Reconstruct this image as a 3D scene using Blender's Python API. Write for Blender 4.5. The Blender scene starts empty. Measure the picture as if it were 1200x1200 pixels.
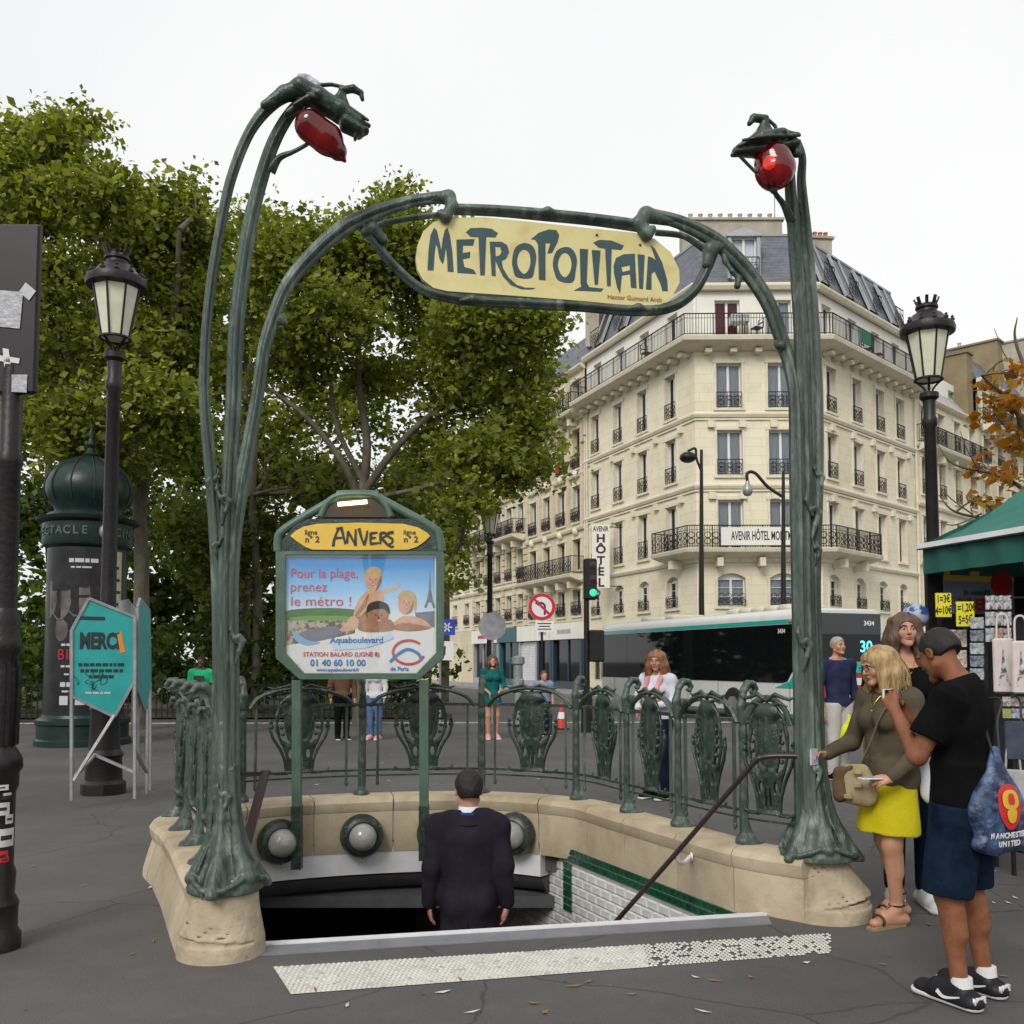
import bpy, math, random
import numpy as np
from mathutils import Vector, Matrix
from mathutils.geometry import tessellate_polygon

# ------------------------------------------------------------------ camera, sky, sun, exposure
SC = bpy.context.scene
COL = SC.collection
PITCH = math.radians(3.5); FPX = 1110.0; CAMZ = 1.6
cam_d = bpy.data.cameras.new('camera'); cam = bpy.data.objects.new('camera', cam_d); COL.objects.link(cam)
cam.location = (0, 0, CAMZ); cam.rotation_euler = (math.pi/2 + PITCH, 0, 0)
cam_d.sensor_width = 36; cam_d.sensor_fit = 'HORIZONTAL'; cam_d.lens = 36*FPX/1200
cam_d.shift_y = 107/1200; cam_d.clip_start = .05; cam_d.clip_end = 3000
SC.camera = cam
SUN_EL, SUN_AZ = math.radians(38), math.radians(203)      # azimuth clockwise from +Y (north)
wd = bpy.data.worlds.new('World'); SC.world = wd; wd.use_nodes = True
nt = wd.node_tree; nt.nodes.clear()
wo = nt.nodes.new('ShaderNodeOutputWorld'); bg = nt.nodes.new('ShaderNodeBackground')
sky = nt.nodes.new('ShaderNodeTexSky'); sky.sky_type = 'NISHITA'; sky.sun_disc = False
sky.sun_elevation = SUN_EL; sky.sun_rotation = SUN_AZ; sky.air_density = 1.0; sky.dust_density = 6.0
hs = nt.nodes.new('ShaderNodeHueSaturation'); hs.inputs['Saturation'].default_value = .12; hs.inputs['Value'].default_value = .5
nt.links.new(sky.outputs[0], hs.inputs['Color'])
tcw = nt.nodes.new('ShaderNodeTexCoord'); nzw = nt.nodes.new('ShaderNodeTexNoise')
nzw.inputs['Scale'].default_value = 1.1; nzw.inputs['Detail'].default_value = 4
nt.links.new(tcw.outputs['Generated'], nzw.inputs['Vector'])
rpw = nt.nodes.new('ShaderNodeValToRGB')
rpw.color_ramp.elements[0].position = .3; rpw.color_ramp.elements[0].color = (5.75, 5.82, 5.95, 1)
rpw.color_ramp.elements[1].position = .7; rpw.color_ramp.elements[1].color = (6.9, 6.9, 6.92, 1)
nt.links.new(nzw.outputs[0], rpw.inputs[0])
mxw = nt.nodes.new('ShaderNodeMix'); mxw.data_type = 'RGBA'; mxw.inputs[0].default_value = .82
nt.links.new(hs.outputs[0], mxw.inputs[6]); nt.links.new(rpw.outputs[0], mxw.inputs[7])
nt.links.new(mxw.outputs[2], bg.inputs[0]); bg.inputs[1].default_value = .125
nt.links.new(bg.outputs[0], wo.inputs[0])
sl = bpy.data.lights.new('sun', 'SUN'); sl.energy = 1.5; sl.angle = math.radians(26); sl.color = (1, .97, .92)
so = bpy.data.objects.new('sun', sl); COL.objects.link(so)
so.rotation_euler = (math.pi/2 - SUN_EL, 0, math.pi - SUN_AZ)
SC.view_settings.view_transform = 'Standard'; SC.view_settings.look = 'None'
SC.view_settings.exposure = 0.42; SC.view_settings.gamma = 1.0
SC.cycles.max_bounces = 6; SC.cycles.diffuse_bounces = 3; SC.cycles.glossy_bounces = 3
SC.cycles.transparent_max_bounces = 12; SC.cycles.transmission_bounces = 4
SC.cycles.use_denoising = True
R = random.Random(7); NP = np.random.default_rng(11)
rad = math.radians

# ------------------------------------------------------------------ measuring helpers (photo pixel + known height / depth / plane -> metres)
def ray(px, py):
    x = (px-600)/FPX; z = -(py-707)/FPX
    return Vector((x, math.cos(PITCH)-z*math.sin(PITCH), math.sin(PITCH)+z*math.cos(PITCH)))
def G(px, py, z=0.0):
    r = ray(px, py); return Vector((0, 0, CAMZ)) + r*((z-CAMZ)/r.z)
def D(px, py, Y):
    r = ray(px, py); return Vector((0, 0, CAMZ)) + r*(Y/r.y)
def onplane(px, py, p, n):
    r = ray(px, py); c = Vector((0, 0, CAMZ)); return c + r*((p-c).dot(n)/r.dot(n))

# ------------------------------------------------------------------ objects
def thing(name, label, cat, loc=(0, 0, 0), rz=0.0, group=None):
    o = bpy.data.objects.new(name, None); COL.objects.link(o); o.empty_display_size = .2
    o.location = loc; o.rotation_euler = (0, 0, rz); o['label'] = label; o['category'] = cat
    if group: o['group'] = group
    return o
def tag(o, label=None, cat=None, group=None, kind=None):
    if label: o['label'] = label
    if cat: o['category'] = cat
    if group: o['group'] = group
    if kind: o['kind'] = kind
    return o
def link(name, me, parent=None, W=False, loc=None, rz=None):
    o = bpy.data.objects.new(name, me); COL.objects.link(o)
    if loc is not None: o.location = loc
    if rz is not None: o.rotation_euler = (0, 0, rz)
    if parent is not None:
        o.parent = parent
        if W and parent.parent is None and parent.type == 'EMPTY':
            o.matrix_parent_inverse = (Matrix.Translation(parent.location) @ Matrix.Rotation(parent.rotation_euler.z, 4, 'Z')).inverted()
    return o
KIDS = {}
def copy_tree(o, parent=None):
    c = o.copy(); COL.objects.link(c)
    if parent is not None: c.parent = parent
    for ch in o.children: copy_tree(ch, c)
    return c

class MB:
    def __init__(s): s.v = []; s.f = []; s.m = []
    def add(s, vs, fs, mi=0):
        b = len(s.v); s.v.extend([tuple(v) for v in vs]); s.f.extend([tuple(b+i for i in f) for f in fs]); s.m.extend([mi]*len(fs)); return s
    def box(s, c, d, rz=0, mi=0, M=None):
        x, y, z = d[0]/2, d[1]/2, d[2]/2
        vs = [Vector((sx*x, sy*y, sz*z)) for sz in (-1, 1) for sx, sy in ((-1, -1), (1, -1), (1, 1), (-1, 1))]
        Rm = M if M is not None else Matrix.Rotation(rz, 3, 'Z')
        c = Vector(c)
        return s.add([c + Rm @ v for v in vs], [(3, 2, 1, 0), (4, 5, 6, 7), (0, 1, 5, 4), (1, 2, 6, 5), (2, 3, 7, 6), (3, 0, 4, 7)], mi)
    def bbox(s, c, d, b=.01, rz=0, mi=0):
        # box with chamfered vertical + top edges
        x, y, z = d[0]/2, d[1]/2, d[2]/2
        def ring(k, zz): return [(-x+k+b, -y+k, zz), (x-k-b, -y+k, zz), (x-k, -y+k+b, zz), (x-k, y-k-b, zz), (x-k-b, y-k, zz), (-x+k+b, y-k, zz), (-x+k, y-k-b, zz), (-x+k, -y+k+b, zz)]
        vs = ring(b, -z)+ring(0, -z+b)+ring(0, z-b)+ring(b, z)
        fs = [tuple(range(7, -1, -1)), tuple(range(24, 32))]
        for r in range(3):
            for i in range(8): fs.append((r*8+i, r*8+(i+1) % 8, r*8+8+(i+1) % 8, r*8+8+i))
        Rm = Matrix.Rotation(rz, 3, 'Z'); c = Vector(c)
        return s.add([c + Rm @ Vector(v) for v in vs], fs, mi)
    def bar(s, p, q, w, h, up=(0, 0, 1), mi=0):
        p, q = Vector(p), Vector(q); d = (q-p).normalized(); a = d.cross(Vector(up))
        if a.length < 1e-4: a = d.cross(Vector((1, 0, 0)))
        a.normalize(); b = a.cross(d)
        vs = [e + a*(i*w/2) + b*(j*h/2) for e in (p, q) for i, j in ((-1, -1), (1, -1), (1, 1), (-1, 1))]
        return s.add(vs, [(0, 1, 2, 3), (7, 6, 5, 4), (0, 4, 5, 1), (1, 5, 6, 2), (2, 6, 7, 3), (3, 7, 4, 0)], mi)
    def tube(s, path, r, n=8, closed=False, prof=None, mi=0, flat=1.0, up=None):
        P = [Vector(p) for p in path]; m = len(P)
        if not hasattr(r, '__len__'): r = [r]*m
        T = []
        for i in range(m):
            a = P[(i-1) % m] if (closed or i > 0) else P[i]; b = P[(i+1) % m] if (closed or i < m-1) else P[i]
            T.append((b-a).normalized())
        N = Vector(up) if up is not None else (Vector((0, 0, 1)) if abs(T[0].z) < .9 else Vector((1, 0, 0)))
        N = (N - T[0]*N.dot(T[0])).normalized(); vs = []
        for i in range(m):
            N = (N - T[i]*N.dot(T[i])).normalized(); B = T[i].cross(N)
            for k in range(n):
                a = 2*math.pi*k/n; q = (prof[k] if prof else 1)*r[i]
                vs.append(P[i] + N*(math.cos(a)*q) + B*(math.sin(a)*q*flat))
        fs = []
        for i in range(m if closed else m-1):
            j = (i+1) % m
            for k in range(n):
                l = (k+1) % n; fs.append((i*n+k, i*n+l, j*n+l, j*n+k))
        if not closed: fs += [tuple(range(n-1, -1, -1)), tuple(range((m-1)*n, m*n))]
        return s.add(vs, fs, mi)
    def lathe(s, prof, n=24, c=(0, 0, 0), a0=0, a1=2*math.pi, mi=0, axis=None, ex=1.0, caps=True):
        full = abs(a1-a0-2*math.pi) < 1e-6; cols = n if full else n+1; vs = []
        M = axis if axis is not None else Matrix.Identity(3); c = Vector(c)
        for (r, z) in prof:
            for k in range(cols):
                a = a0+(a1-a0)*k/n; vs.append(c + M @ Vector((r*math.cos(a)*ex, r*math.sin(a), z)))
        fs = []
        for i in range(len(prof)-1):
            for k in range(n):
                l = (k+1) % cols; fs.append((i*cols+k, i*cols+l, (i+1)*cols+l, (i+1)*cols+k))
        if full and caps:
            if prof[0][0] > 1e-5: fs.append(tuple(range(cols-1, -1, -1)))
            if prof[-1][0] > 1e-5: fs.append(tuple(range((len(prof)-1)*cols, len(prof)*cols)))
        return s.add(vs, fs, mi)
    def sphere(s, c, r, nu=12, nv=8, mi=0):
        rr = r if hasattr(r, '__len__') else (r, r, r); c = Vector(c); vs = []
        for i in range(nv+1):
            a = math.pi*i/nv
            for k in range(nu):
                b = 2*math.pi*k/nu; vs.append((c.x+rr[0]*math.sin(a)*math.cos(b), c.y+rr[1]*math.sin(a)*math.sin(b), c.z-rr[2]*math.cos(a)))
        fs = [(i*nu+k, i*nu+(k+1) % nu, (i+1)*nu+(k+1) % nu, (i+1)*nu+k) for i in range(nv) for k in range(nu)]
        return s.add(vs, fs, mi)
    def prism(s, loops, d, mi=0, back=True):
        # loops: list of 3D loops (outer, holes...) ; d: extrusion vector from front to back
        d = Vector(d); L = [[Vector(p) for p in l] for l in loops]; flat = [p for l in L for p in l]
        tris = tessellate_polygon(L); nF = len(flat)
        vs = flat + [p+d for p in flat]; fs = []
        for t in tris:
            a, b, c = [flat[i] for i in t]; nrm = (b-a).cross(c-a)
            t = tuple(t) if nrm.dot(d) < 0 else tuple(reversed(t))
            fs.append(t)
            if back: fs.append(tuple(nF+i for i in reversed(t)))
        o = 0
        for l in L:
            k = len(l)
            for i in range(k):
                j = (i+1) % k; fs.append((o+i, o+j, nF+o+j, nF+o+i))
            o += k
        return s.add(vs, fs, mi)
    def mesh(s, name, mats, smooth=None):
        me = bpy.data.meshes.new(name); me.from_pydata(s.v, [], s.f)
        for m in (mats if isinstance(mats, (list, tuple)) else [mats]): me.materials.append(m)
        if any(s.m): me.polygons.foreach_set('material_index', s.m)
        if smooth is not None:
            me.shade_smooth()
            if smooth < 179: me.set_sharp_from_angle(angle=rad(smooth))
        me.update(); return me
    def build(s, name, mats, parent=None, smooth=None, W=False, loc=None, rz=None):
        return link(name, s.mesh(name, mats, smooth), parent, W, loc, rz)

def catmull(P, n=8, closed=False):
    P = [Vector(p) for p in P]; out = []; m = len(P)
    for i in range(m if closed else m-1):
        p1, p2 = P[i], P[(i+1) % m]
        p0 = P[(i-1) % m] if (closed or i > 0) else p1*2-p2
        p3 = P[(i+2) % m] if (closed or i < m-2) else p2*2-p1
        for k in range(n):
            t = k/n; out.append(.5*((2*p1)+(p2-p0)*t+(2*p0-5*p1+4*p2-p3)*t*t+(3*p1-p0-3*p2+p3)*t**3))
    if not closed: out.append(P[-1].copy())
    return out
def lerps(vals, n):
    out = []
    for a, b in zip(vals, vals[1:]): out += [a+(b-a)*k/n for k in range(n)]
    return out+[vals[-1]]
def off_poly(poly, d):
    # offset an open xy polyline to its right-hand side by d, mitred
    P = [Vector((p[0], p[1])) for p in poly]; out = []
    N = []
    for a, b in zip(P, P[1:]):
        t = (b-a).normalized(); N.append(Vector((t.y, -t.x)))
    for i, p in enumerate(P):
        if i == 0: n = N[0]
        elif i == len(P)-1: n = N[-1]
        else:
            n = N[i-1]+N[i]; n = n/(max(.25, n.length_squared/2))
        out.append(p+n*d)
    return out
def band(mb, poly, prof, mi=0):
    # sweep a closed profile [(outward, z)] along an open xy polyline
    k = len(prof); rows = []
    offs = {}
    for (n, z) in prof:
        if n not in offs: offs[n] = off_poly(poly, n)
    vs = []
    for i in range(len(poly)):
        for (n, z) in prof: q = offs[n][i]; vs.append((q.x, q.y, z))
    fs = []
    for i in range(len(poly)-1):
        for j in range(k):
            l = (j+1) % k; fs.append((i*k+j, (i+1)*k+j, (i+1)*k+l, i*k+l))
    fs += [tuple(range(k)), tuple(range(len(poly)*k-1, (len(poly)-1)*k-1, -1))]
    return mb.add(vs, fs, mi)

# ------------------------------------------------------------------ materials
def mat(name, c1, c2=None, scale=6.0, rough=.6, bump=0.0, bscale=None, metal=0.0, spec=.5, detail=6, stretch=None, lo=.35, hi=.65, c3=None, s3=30.0, a3=.5, coat=0.0, emit=None, es=0.0, trans=0.0, island=0.0):
    m = bpy.data.materials.new(name); m.use_nodes = True; n = m.node_tree; b = n.nodes['Principled BSDF']
    b.inputs['Roughness'].default_value = rough; b.inputs['Metallic'].default_value = metal
    b.inputs['Specular IOR Level'].default_value = spec; b.inputs['Base Color'].default_value = (*c1, 1)
    if coat: b.inputs['Coat Weight'].default_value = coat; b.inputs['Coat Roughness'].default_value = .08
    if trans: b.inputs['Transmission Weight'].default_value = trans
    if emit: b.inputs['Emission Color'].default_value = (*emit, 1); b.inputs['Emission Strength'].default_value = es
    tc = n.nodes.new('ShaderNodeTexCoord'); vec = tc.outputs['Object']
    if stretch:
        mp = n.nodes.new('ShaderNodeMapping'); mp.inputs['Scale'].default_value = stretch
        n.links.new(vec, mp.inputs[0]); vec = mp.outputs[0]
    col = None
    if c2 is not None:
        nz = n.nodes.new('ShaderNodeTexNoise'); nz.inputs['Scale'].default_value = scale; nz.inputs['Detail'].default_value = detail; nz.inputs['Roughness'].default_value = .65
        n.links.new(vec, nz.inputs['Vector'])
        rp = n.nodes.new('ShaderNodeValToRGB'); rp.color_ramp.elements[0].position = lo; rp.color_ramp.elements[1].position = hi
        rp.color_ramp.elements[0].color = (*c1, 1); rp.color_ramp.elements[1].color = (*c2, 1)
        n.links.new(nz.outputs[0], rp.inputs[0]); col = rp.outputs[0]
    if c3 is not None:
        nz = n.nodes.new('ShaderNodeTexNoise'); nz.inputs['Scale'].default_value = s3; nz.inputs['Detail'].default_value = 5
        n.links.new(vec, nz.inputs['Vector'])
        r3 = n.nodes.new('ShaderNodeValToRGB'); r3.color_ramp.elements[0].position = .55; r3.color_ramp.elements[1].position = .75
        r3.color_ramp.elements[0].color = (0, 0, 0, 1); r3.color_ramp.elements[1].color = (a3, a3, a3, 1)
        n.links.new(nz.outputs[0], r3.inputs[0])
        mx = n.nodes.new('ShaderNodeMix'); mx.data_type = 'RGBA'; n.links.new(r3.outputs[0], mx.inputs[0])
        if col is not None: n.links.new(col, mx.inputs[6])
        else: mx.inputs[6].default_value = (*c1, 1)
        mx.inputs[7].default_value = (*c3, 1); col = mx.outputs[2]
    if island:
        ge = n.nodes.new('ShaderNodeObjectInfo'); hv = n.nodes.new('ShaderNodeHueSaturation')
        mr = n.nodes.new('ShaderNodeMapRange'); mr.inputs[3].default_value = 1-island; mr.inputs[4].default_value = 1+island
        n.links.new(ge.outputs['Random'], mr.inputs[0]); n.links.new(mr.outputs[0], hv.inputs['Value'])
        if col is not None: n.links.new(col, hv.inputs['Color'])
        else: hv.inputs['Color'].default_value = (*c1, 1)
        col = hv.outputs[0]
    if col is not None: n.links.new(col, b.inputs['Base Color'])
    if bump:
        nb = n.nodes.new('ShaderNodeTexNoise'); nb.inputs['Scale'].default_value = bscale or scale*4; nb.inputs['Detail'].default_value = 5
        n.links.new(vec, nb.inputs['Vector'])
        bp = n.nodes.new('ShaderNodeBump'); bp.inputs['Strength'].default_value = bump; bp.inputs['Distance'].default_value = .02
        n.links.new(nb.outputs[0], bp.inputs['Height']); n.links.new(bp.outputs[0], b.inputs['Normal'])
    return m

M = {}
M['patina'] = mat('patina_bronze', (.015, .025, .020), (.096, .130, .106), 5.0, .42, .35, 70, stretch=(1, 1, .22), c3=(.25, .31, .26), s3=16, a3=.6, lo=.34, hi=.70)
M['patina_dark'] = mat('dark_patina_bronze', (.008, .015, .012), (.036, .058, .045), 7.0, .33, .25, 60, c3=(.15, .20, .16), s3=20, a3=.45)
M['green_paint'] = mat('green_paint', (.055, .10, .072), (.085, .15, .11), 6, .4, .05, 60)
M['black_iron'] = mat('black_iron', (.006, .006, .006), (.014, .013, .013), 8, .45, .1, 40, spec=.3)
M['brown_iron'] = mat('brown_iron', (.007, .0052, .0056), (.016, .012, .012), 5, .42, .2, 30, spec=.35)
M['rail_brown'] = mat('brown_rail_paint', (.020, .010, .010), (.035, .018, .017), 8, .35)
M['stone'] = mat('limestone', (.37, .295, .19), (.50, .42, .295), 2.2, .75, .18, 60, c3=(.28, .20, .12), s3=6, a3=.5, island=.08)
M['stone_old'] = mat('worn_limestone', (.30, .24, .16), (.46, .385, .27), 3.0, .8, .35, 35, c3=(.17, .13, .09), s3=9, a3=.55)
M['asphalt'] = mat('asphalt', (.064, .061, .059), (.104, .099, .095), .55, .85, .5, 140, c3=(.15, .145, .14), s3=110, a3=.6, detail=10)
def weather(m):
    # gum spots, hairline cracks and worn patches with shapes of their own
    n = m.node_tree; b = n.nodes['Principled BSDF']; tc = n.nodes.new('ShaderNodeTexCoord'); src = b.inputs['Base Color'].links[0].from_socket
    def layer(src, fac, col, amt):
        mu = n.nodes.new('ShaderNodeMath'); mu.operation = 'MULTIPLY'; mu.inputs[1].default_value = amt; n.links.new(fac, mu.inputs[0])
        mx = n.nodes.new('ShaderNodeMix'); mx.data_type = 'RGBA'; n.links.new(mu.outputs[0], mx.inputs[0]); n.links.new(src, mx.inputs[6]); mx.inputs[7].default_value = (*col, 1); return mx.outputs[2]
    def ramp(sock, a, c, inv=False):
        r = n.nodes.new('ShaderNodeMapRange'); r.inputs[1].default_value = a; r.inputs[2].default_value = c; r.inputs[3].default_value = 1 if inv else 0; r.inputs[4].default_value = 0 if inv else 1; n.links.new(sock, r.inputs[0]); return r.outputs[0]
    v = n.nodes.new('ShaderNodeTexVoronoi'); v.inputs['Scale'].default_value = 3.2; n.links.new(tc.outputs['Object'], v.inputs['Vector']); src = layer(src, ramp(v.outputs['Distance'], .035, .05, True), (.022, .021, .021), .7)
    v = n.nodes.new('ShaderNodeTexVoronoi'); v.inputs['Scale'].default_value = 2.3; n.links.new(tc.outputs['Object'], v.inputs['Vector']); src = layer(src, ramp(v.outputs['Distance'], .02, .03, True), (.2, .19, .18), .6)
    nz = n.nodes.new('ShaderNodeTexNoise'); nz.inputs['Scale'].default_value = 1.6; nz.inputs['Detail'].default_value = 6; n.links.new(tc.outputs['Object'], nz.inputs['Vector'])
    wv = n.nodes.new('ShaderNodeMix'); wv.data_type = 'VECTOR'; wv.inputs[0].default_value = .22; n.links.new(tc.outputs['Object'], wv.inputs[4]); n.links.new(nz.outputs['Color'], wv.inputs[5])
    v = n.nodes.new('ShaderNodeTexVoronoi'); v.feature = 'DISTANCE_TO_EDGE'; v.inputs['Scale'].default_value = .75; n.links.new(wv.outputs[1], v.inputs['Vector']); src = layer(src, ramp(v.outputs['Distance'], .002, .006, True), (.02, .019, .019), .6)
    nz = n.nodes.new('ShaderNodeTexNoise'); nz.inputs['Scale'].default_value = .22; nz.inputs['Detail'].default_value = 3; n.links.new(tc.outputs['Object'], nz.inputs['Vector']); src = layer(src, ramp(nz.outputs[0], .5, .62), (.056, .0535, .052), .55)
    nz = n.nodes.new('ShaderNodeTexNoise'); nz.inputs['Scale'].default_value = 3.5; nz.inputs['Detail'].default_value = 8; n.links.new(tc.outputs['Object'], nz.inputs['Vector']); src = layer(src, ramp(nz.outputs[0], .58, .75), (.12, .115, .11), .5)
    n.links.new(src, b.inputs['Base Color'])
weather(M['asphalt'])
M['asphalt_road'] = mat('road_asphalt', (.078, .076, .074), (.112, .109, .106), .4, .85, .3, 150, c3=(.16, .155, .15), s3=120, a3=.4)
M['kerb'] = mat('granite_kerb', (.22, .21, .2), (.33, .32, .31), 5, .8, .2, 60, c3=(.12, .12, .12), s3=40)
M['white_paint'] = mat('white_paint', (.62, .62, .62), (.75, .75, .75), 3, .55, .05, 40)
M['road_white'] = mat('worn_road_paint', (.40, .39, .35), (.58, .57, .51), 5, .8, .3, 60, c3=(.12, .11, .10), s3=22, a3=.8)
M['grey_metal'] = mat('grey_metal', (.24, .24, .245), (.36, .36, .37), 6, .42, .06, 50, metal=.5)
M['dark'] = mat('deep_shadow_paint', (.006, .006, .006), rough=.9)
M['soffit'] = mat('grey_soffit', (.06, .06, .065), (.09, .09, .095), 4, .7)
M['white_wall'] = mat('white_wall_paint', (.60, .60, .62), (.74, .74, .75), 2.5, .5, .05, 30)
M['tile_white'] = mat('white_glazed_tile', (.55, .55, .52), (.70, .70, .68), 5, .12, .02, 30, island=.06)
M['tile_grout'] = mat('tile_grout', (.30, .29, .27), (.40, .39, .36), 9, .9)
M['tile_green'] = mat('green_glazed_tile', (.008, .05, .026), (.016, .085, .045), 9, .15, island=.25)
M['cream_sign'] = mat('cream_enamel', (.60, .52, .22), (.66, .59, .29), 3, .32, .02, 30, c3=(.46, .32, .10), s3=7, a3=.5)
M['letter'] = mat('dark_green_enamel', (.022, .055, .062), (.032, .075, .08), 6, .32)
M['rust'] = mat('rusty_lettering', (.32, .13, .05), rough=.7)
M['red_glass'] = mat('red_glass', (.26, .003, .006), (.08, .001, .002), 7, .06, .15, 14, trans=.55, coat=.3, lo=.4, hi=.6)
M['dark_glass'] = mat('dark_glass', (.005, .006, .007), rough=.04, spec=.34)
# ------------------------------------------------------------------ sculpting by distance field
class SDF:
    def __init__(s, lo, hi, h):
        s.h = h; s.lo = np.array(lo, np.float32); n = np.maximum(4, np.ceil((np.array(hi)-np.array(lo))/h).astype(int)+1)
        s.ax = [s.lo[i]+h*np.arange(n[i], dtype=np.float32) for i in range(3)]; s.f = np.full(n, 9.0, np.float32)
    def _blk(s, lo, hi, mrg):
        sl = []
        for i in range(3):
            a = int(np.floor((lo[i]-mrg-s.lo[i])/s.h)); b = int(np.ceil((hi[i]+mrg-s.lo[i])/s.h))+1
            a = max(0, a); b = min(len(s.ax[i]), b)
            if b-a < 1: return None
            sl.append(slice(a, b))
        return tuple(sl)
    def _xyz(s, sl): return s.ax[0][sl[0]][:, None, None], s.ax[1][sl[1]][None, :, None], s.ax[2][sl[2]][None, None, :]
    def _mix(s, sl, d, k, sub):
        f = s.f[sl]
        if sub: 
            hh = np.maximum(k-np.abs(f+d), 0)/max(k, 1e-6); s.f[sl] = np.maximum(f, -d)+hh*hh*k*.25
        else:
            hh = np.maximum(k-np.abs(f-d), 0)/max(k, 1e-6); s.f[sl] = np.minimum(f, d)-hh*hh*k*.25
    def cone(s, a, b, ra, rb, k=.02, flat=None, sub=False, cap=False):
        a = np.array(a, np.float32); b = np.array(b, np.float32); m = max(ra, rb)*(max(flat) if flat else 1)
        sl = s._blk(np.minimum(a, b)-m, np.maximum(a, b)+m, k+3*s.h)
        if sl is None: return s
        X, Y, Z = s._xyz(sl); ab = b-a; L2 = float((ab*ab).sum())+1e-9
        t0 = ((X-a[0])*ab[0]+(Y-a[1])*ab[1]+(Z-a[2])*ab[2])/L2; t = np.clip(t0, 0, 1)
        fx, fy, fz = flat if flat else (1, 1, 1)
        d = np.sqrt(((X-a[0]-ab[0]*t)/fx)**2+((Y-a[1]-ab[1]*t)/fy)**2+((Z-a[2]-ab[2]*t)/fz)**2)-(ra+(rb-ra)*t)
        if cap:
            L = math.sqrt(L2); tt = t0*ab.reshape(3)[0]*0
            q0, q1, q2 = X-a[0]-ab[0]*t0, Y-a[1]-ab[1]*t0, Z-a[2]-ab[2]*t0
            d = np.sqrt((q0/fx)**2+(q1/fy)**2+(q2/fz)**2)-(ra+(rb-ra)*t)
            d = np.maximum(d, np.maximum(-t0, t0-1)*L)
        s._mix(sl, d.astype(np.float32), k, sub); return s
    def chain(s, pts, rs, k=.02, flat=None, sub=False):
        for i in range(len(pts)-1): s.cone(pts[i], pts[i+1], rs[i], rs[i+1], k, flat, sub)
        return s
    def ell(s, c, r, k=.02, rot=None, sub=False):
        c = np.array(c, np.float32); m = max(r); sl = s._blk(c-m, c+m, k+3*s.h)
        if sl is None: return s
        X, Y, Z = s._xyz(sl); x, y, z = X-c[0], Y-c[1], Z-c[2]
        if rot is not None:
            q = np.array(rot.transposed(), np.float32)
            x, y, z = q[0, 0]*x+q[0, 1]*y+q[0, 2]*z, q[1, 0]*x+q[1, 1]*y+q[1, 2]*z, q[2, 0]*x+q[2, 1]*y+q[2, 2]*z
        k0 = np.sqrt((x/r[0])**2+(y/r[1])**2+(z/r[2])**2); k1 = np.sqrt((x/r[0]**2)**2+(y/r[1]**2)**2+(z/r[2]**2)**2)+1e-6
        s._mix(sl, (k0*(k0-1)/k1).astype(np.float32), k, sub); return s
    def cut(s, p, n):
        # remove the side the normal points to
        X, Y, Z = s._xyz((slice(None),)*3); n = np.array(n, np.float32); n = n/np.linalg.norm(n)
        s.f = np.maximum(s.f, ((X-p[0])*n[0]+(Y-p[1])*n[1]+(Z-p[2])*n[2])); return s
    def wrinkle(s, amp, freq, seed=0, zf=1.0):
        X, Y, Z = s._xyz((slice(None),)*3); r = random.Random(seed); t = 0
        for i in range(5):
            a, b, c = (r.uniform(-1, 1)*freq for _ in range(3)); p = r.uniform(0, 6)
            w = X*a+Y*b+Z*c*zf+p; t = t+np.sin(w+1.3*np.sin(w*.37+X*freq*.5+Z*freq*.3+p))
        s.f = s.f+(amp*t/3).astype(np.float32); return s
    def nets(s):
        f = s.f; S = f < 0; nx, ny, nz = f.shape
        c = [(i, j, k) for i in (0, 1) for j in (0, 1) for k in (0, 1)]
        cs = sum(S[i:nx-1+i, j:ny-1+j, k:nz-1+k].astype(np.int8) for i, j, k in c)
        act = np.argwhere((cs > 0) & (cs < 8)); 
        if len(act) == 0: return np.zeros((0, 3)), np.zeros((0, 4), int)
        vals = np.stack([f[act[:, 0]+i, act[:, 1]+j, act[:, 2]+k] for i, j, k in c], 1)
        acc = np.zeros((len(act), 3), np.float32); cnt = np.zeros(len(act), np.float32)
        for a in range(8):
            for b in range(a+1, 8):
                da = np.array(c[b])-np.array(c[a])
                if np.abs(da).sum() != 1: continue
                va, vb = vals[:, a], vals[:, b]; x = (va < 0) != (vb < 0)
                t = np.where(x, va/(va-vb+1e-12), 0)
                acc += np.where(x[:, None], np.array(c[a], np.float32)+t[:, None]*da, 0); cnt += x
        V = s.lo+s.h*(act+acc/cnt[:, None])
        vid = np.full((nx, ny, nz), -1, np.int64); vid[act[:, 0], act[:, 1], act[:, 2]] = np.arange(len(act))
        Q = []
        for ax in range(3):
            sh = [0, 0, 0]; sh[ax] = 1
            A = S[:nx-sh[0], :ny-sh[1], :nz-sh[2]]; B = S[sh[0]:, sh[1]:, sh[2]:]
            e = np.argwhere(A != B); u, w = (ax+1) % 3, (ax+2) % 3
            e = e[(e[:, u] > 0) & (e[:, w] > 0)]
            if len(e) == 0: continue
            e1 = e.copy(); e1[:, u] -= 1; e2 = e1.copy(); e2[:, w] -= 1; e3 = e.copy(); e3[:, w] -= 1
            q = np.stack([vid[tuple(x.T)] for x in (e, e1, e2, e3)], 1)
            fl = ~A[tuple(e.T)]; q[fl] = q[fl][:, ::-1]; Q.append(q)
        Q = np.concatenate(Q); Q = Q[(Q >= 0).all(1)]
        return V, Q
    def mesh(s, name, mats, relax=0):
        V, Q = s.nets()
        me = bpy.data.meshes.new(name); me.from_pydata(V.tolist(), [], Q.tolist())
        for m in (mats if isinstance(mats, (list, tuple)) else [mats]): me.materials.append(m)
        me.shade_smooth(); me.update(); return me
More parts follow.
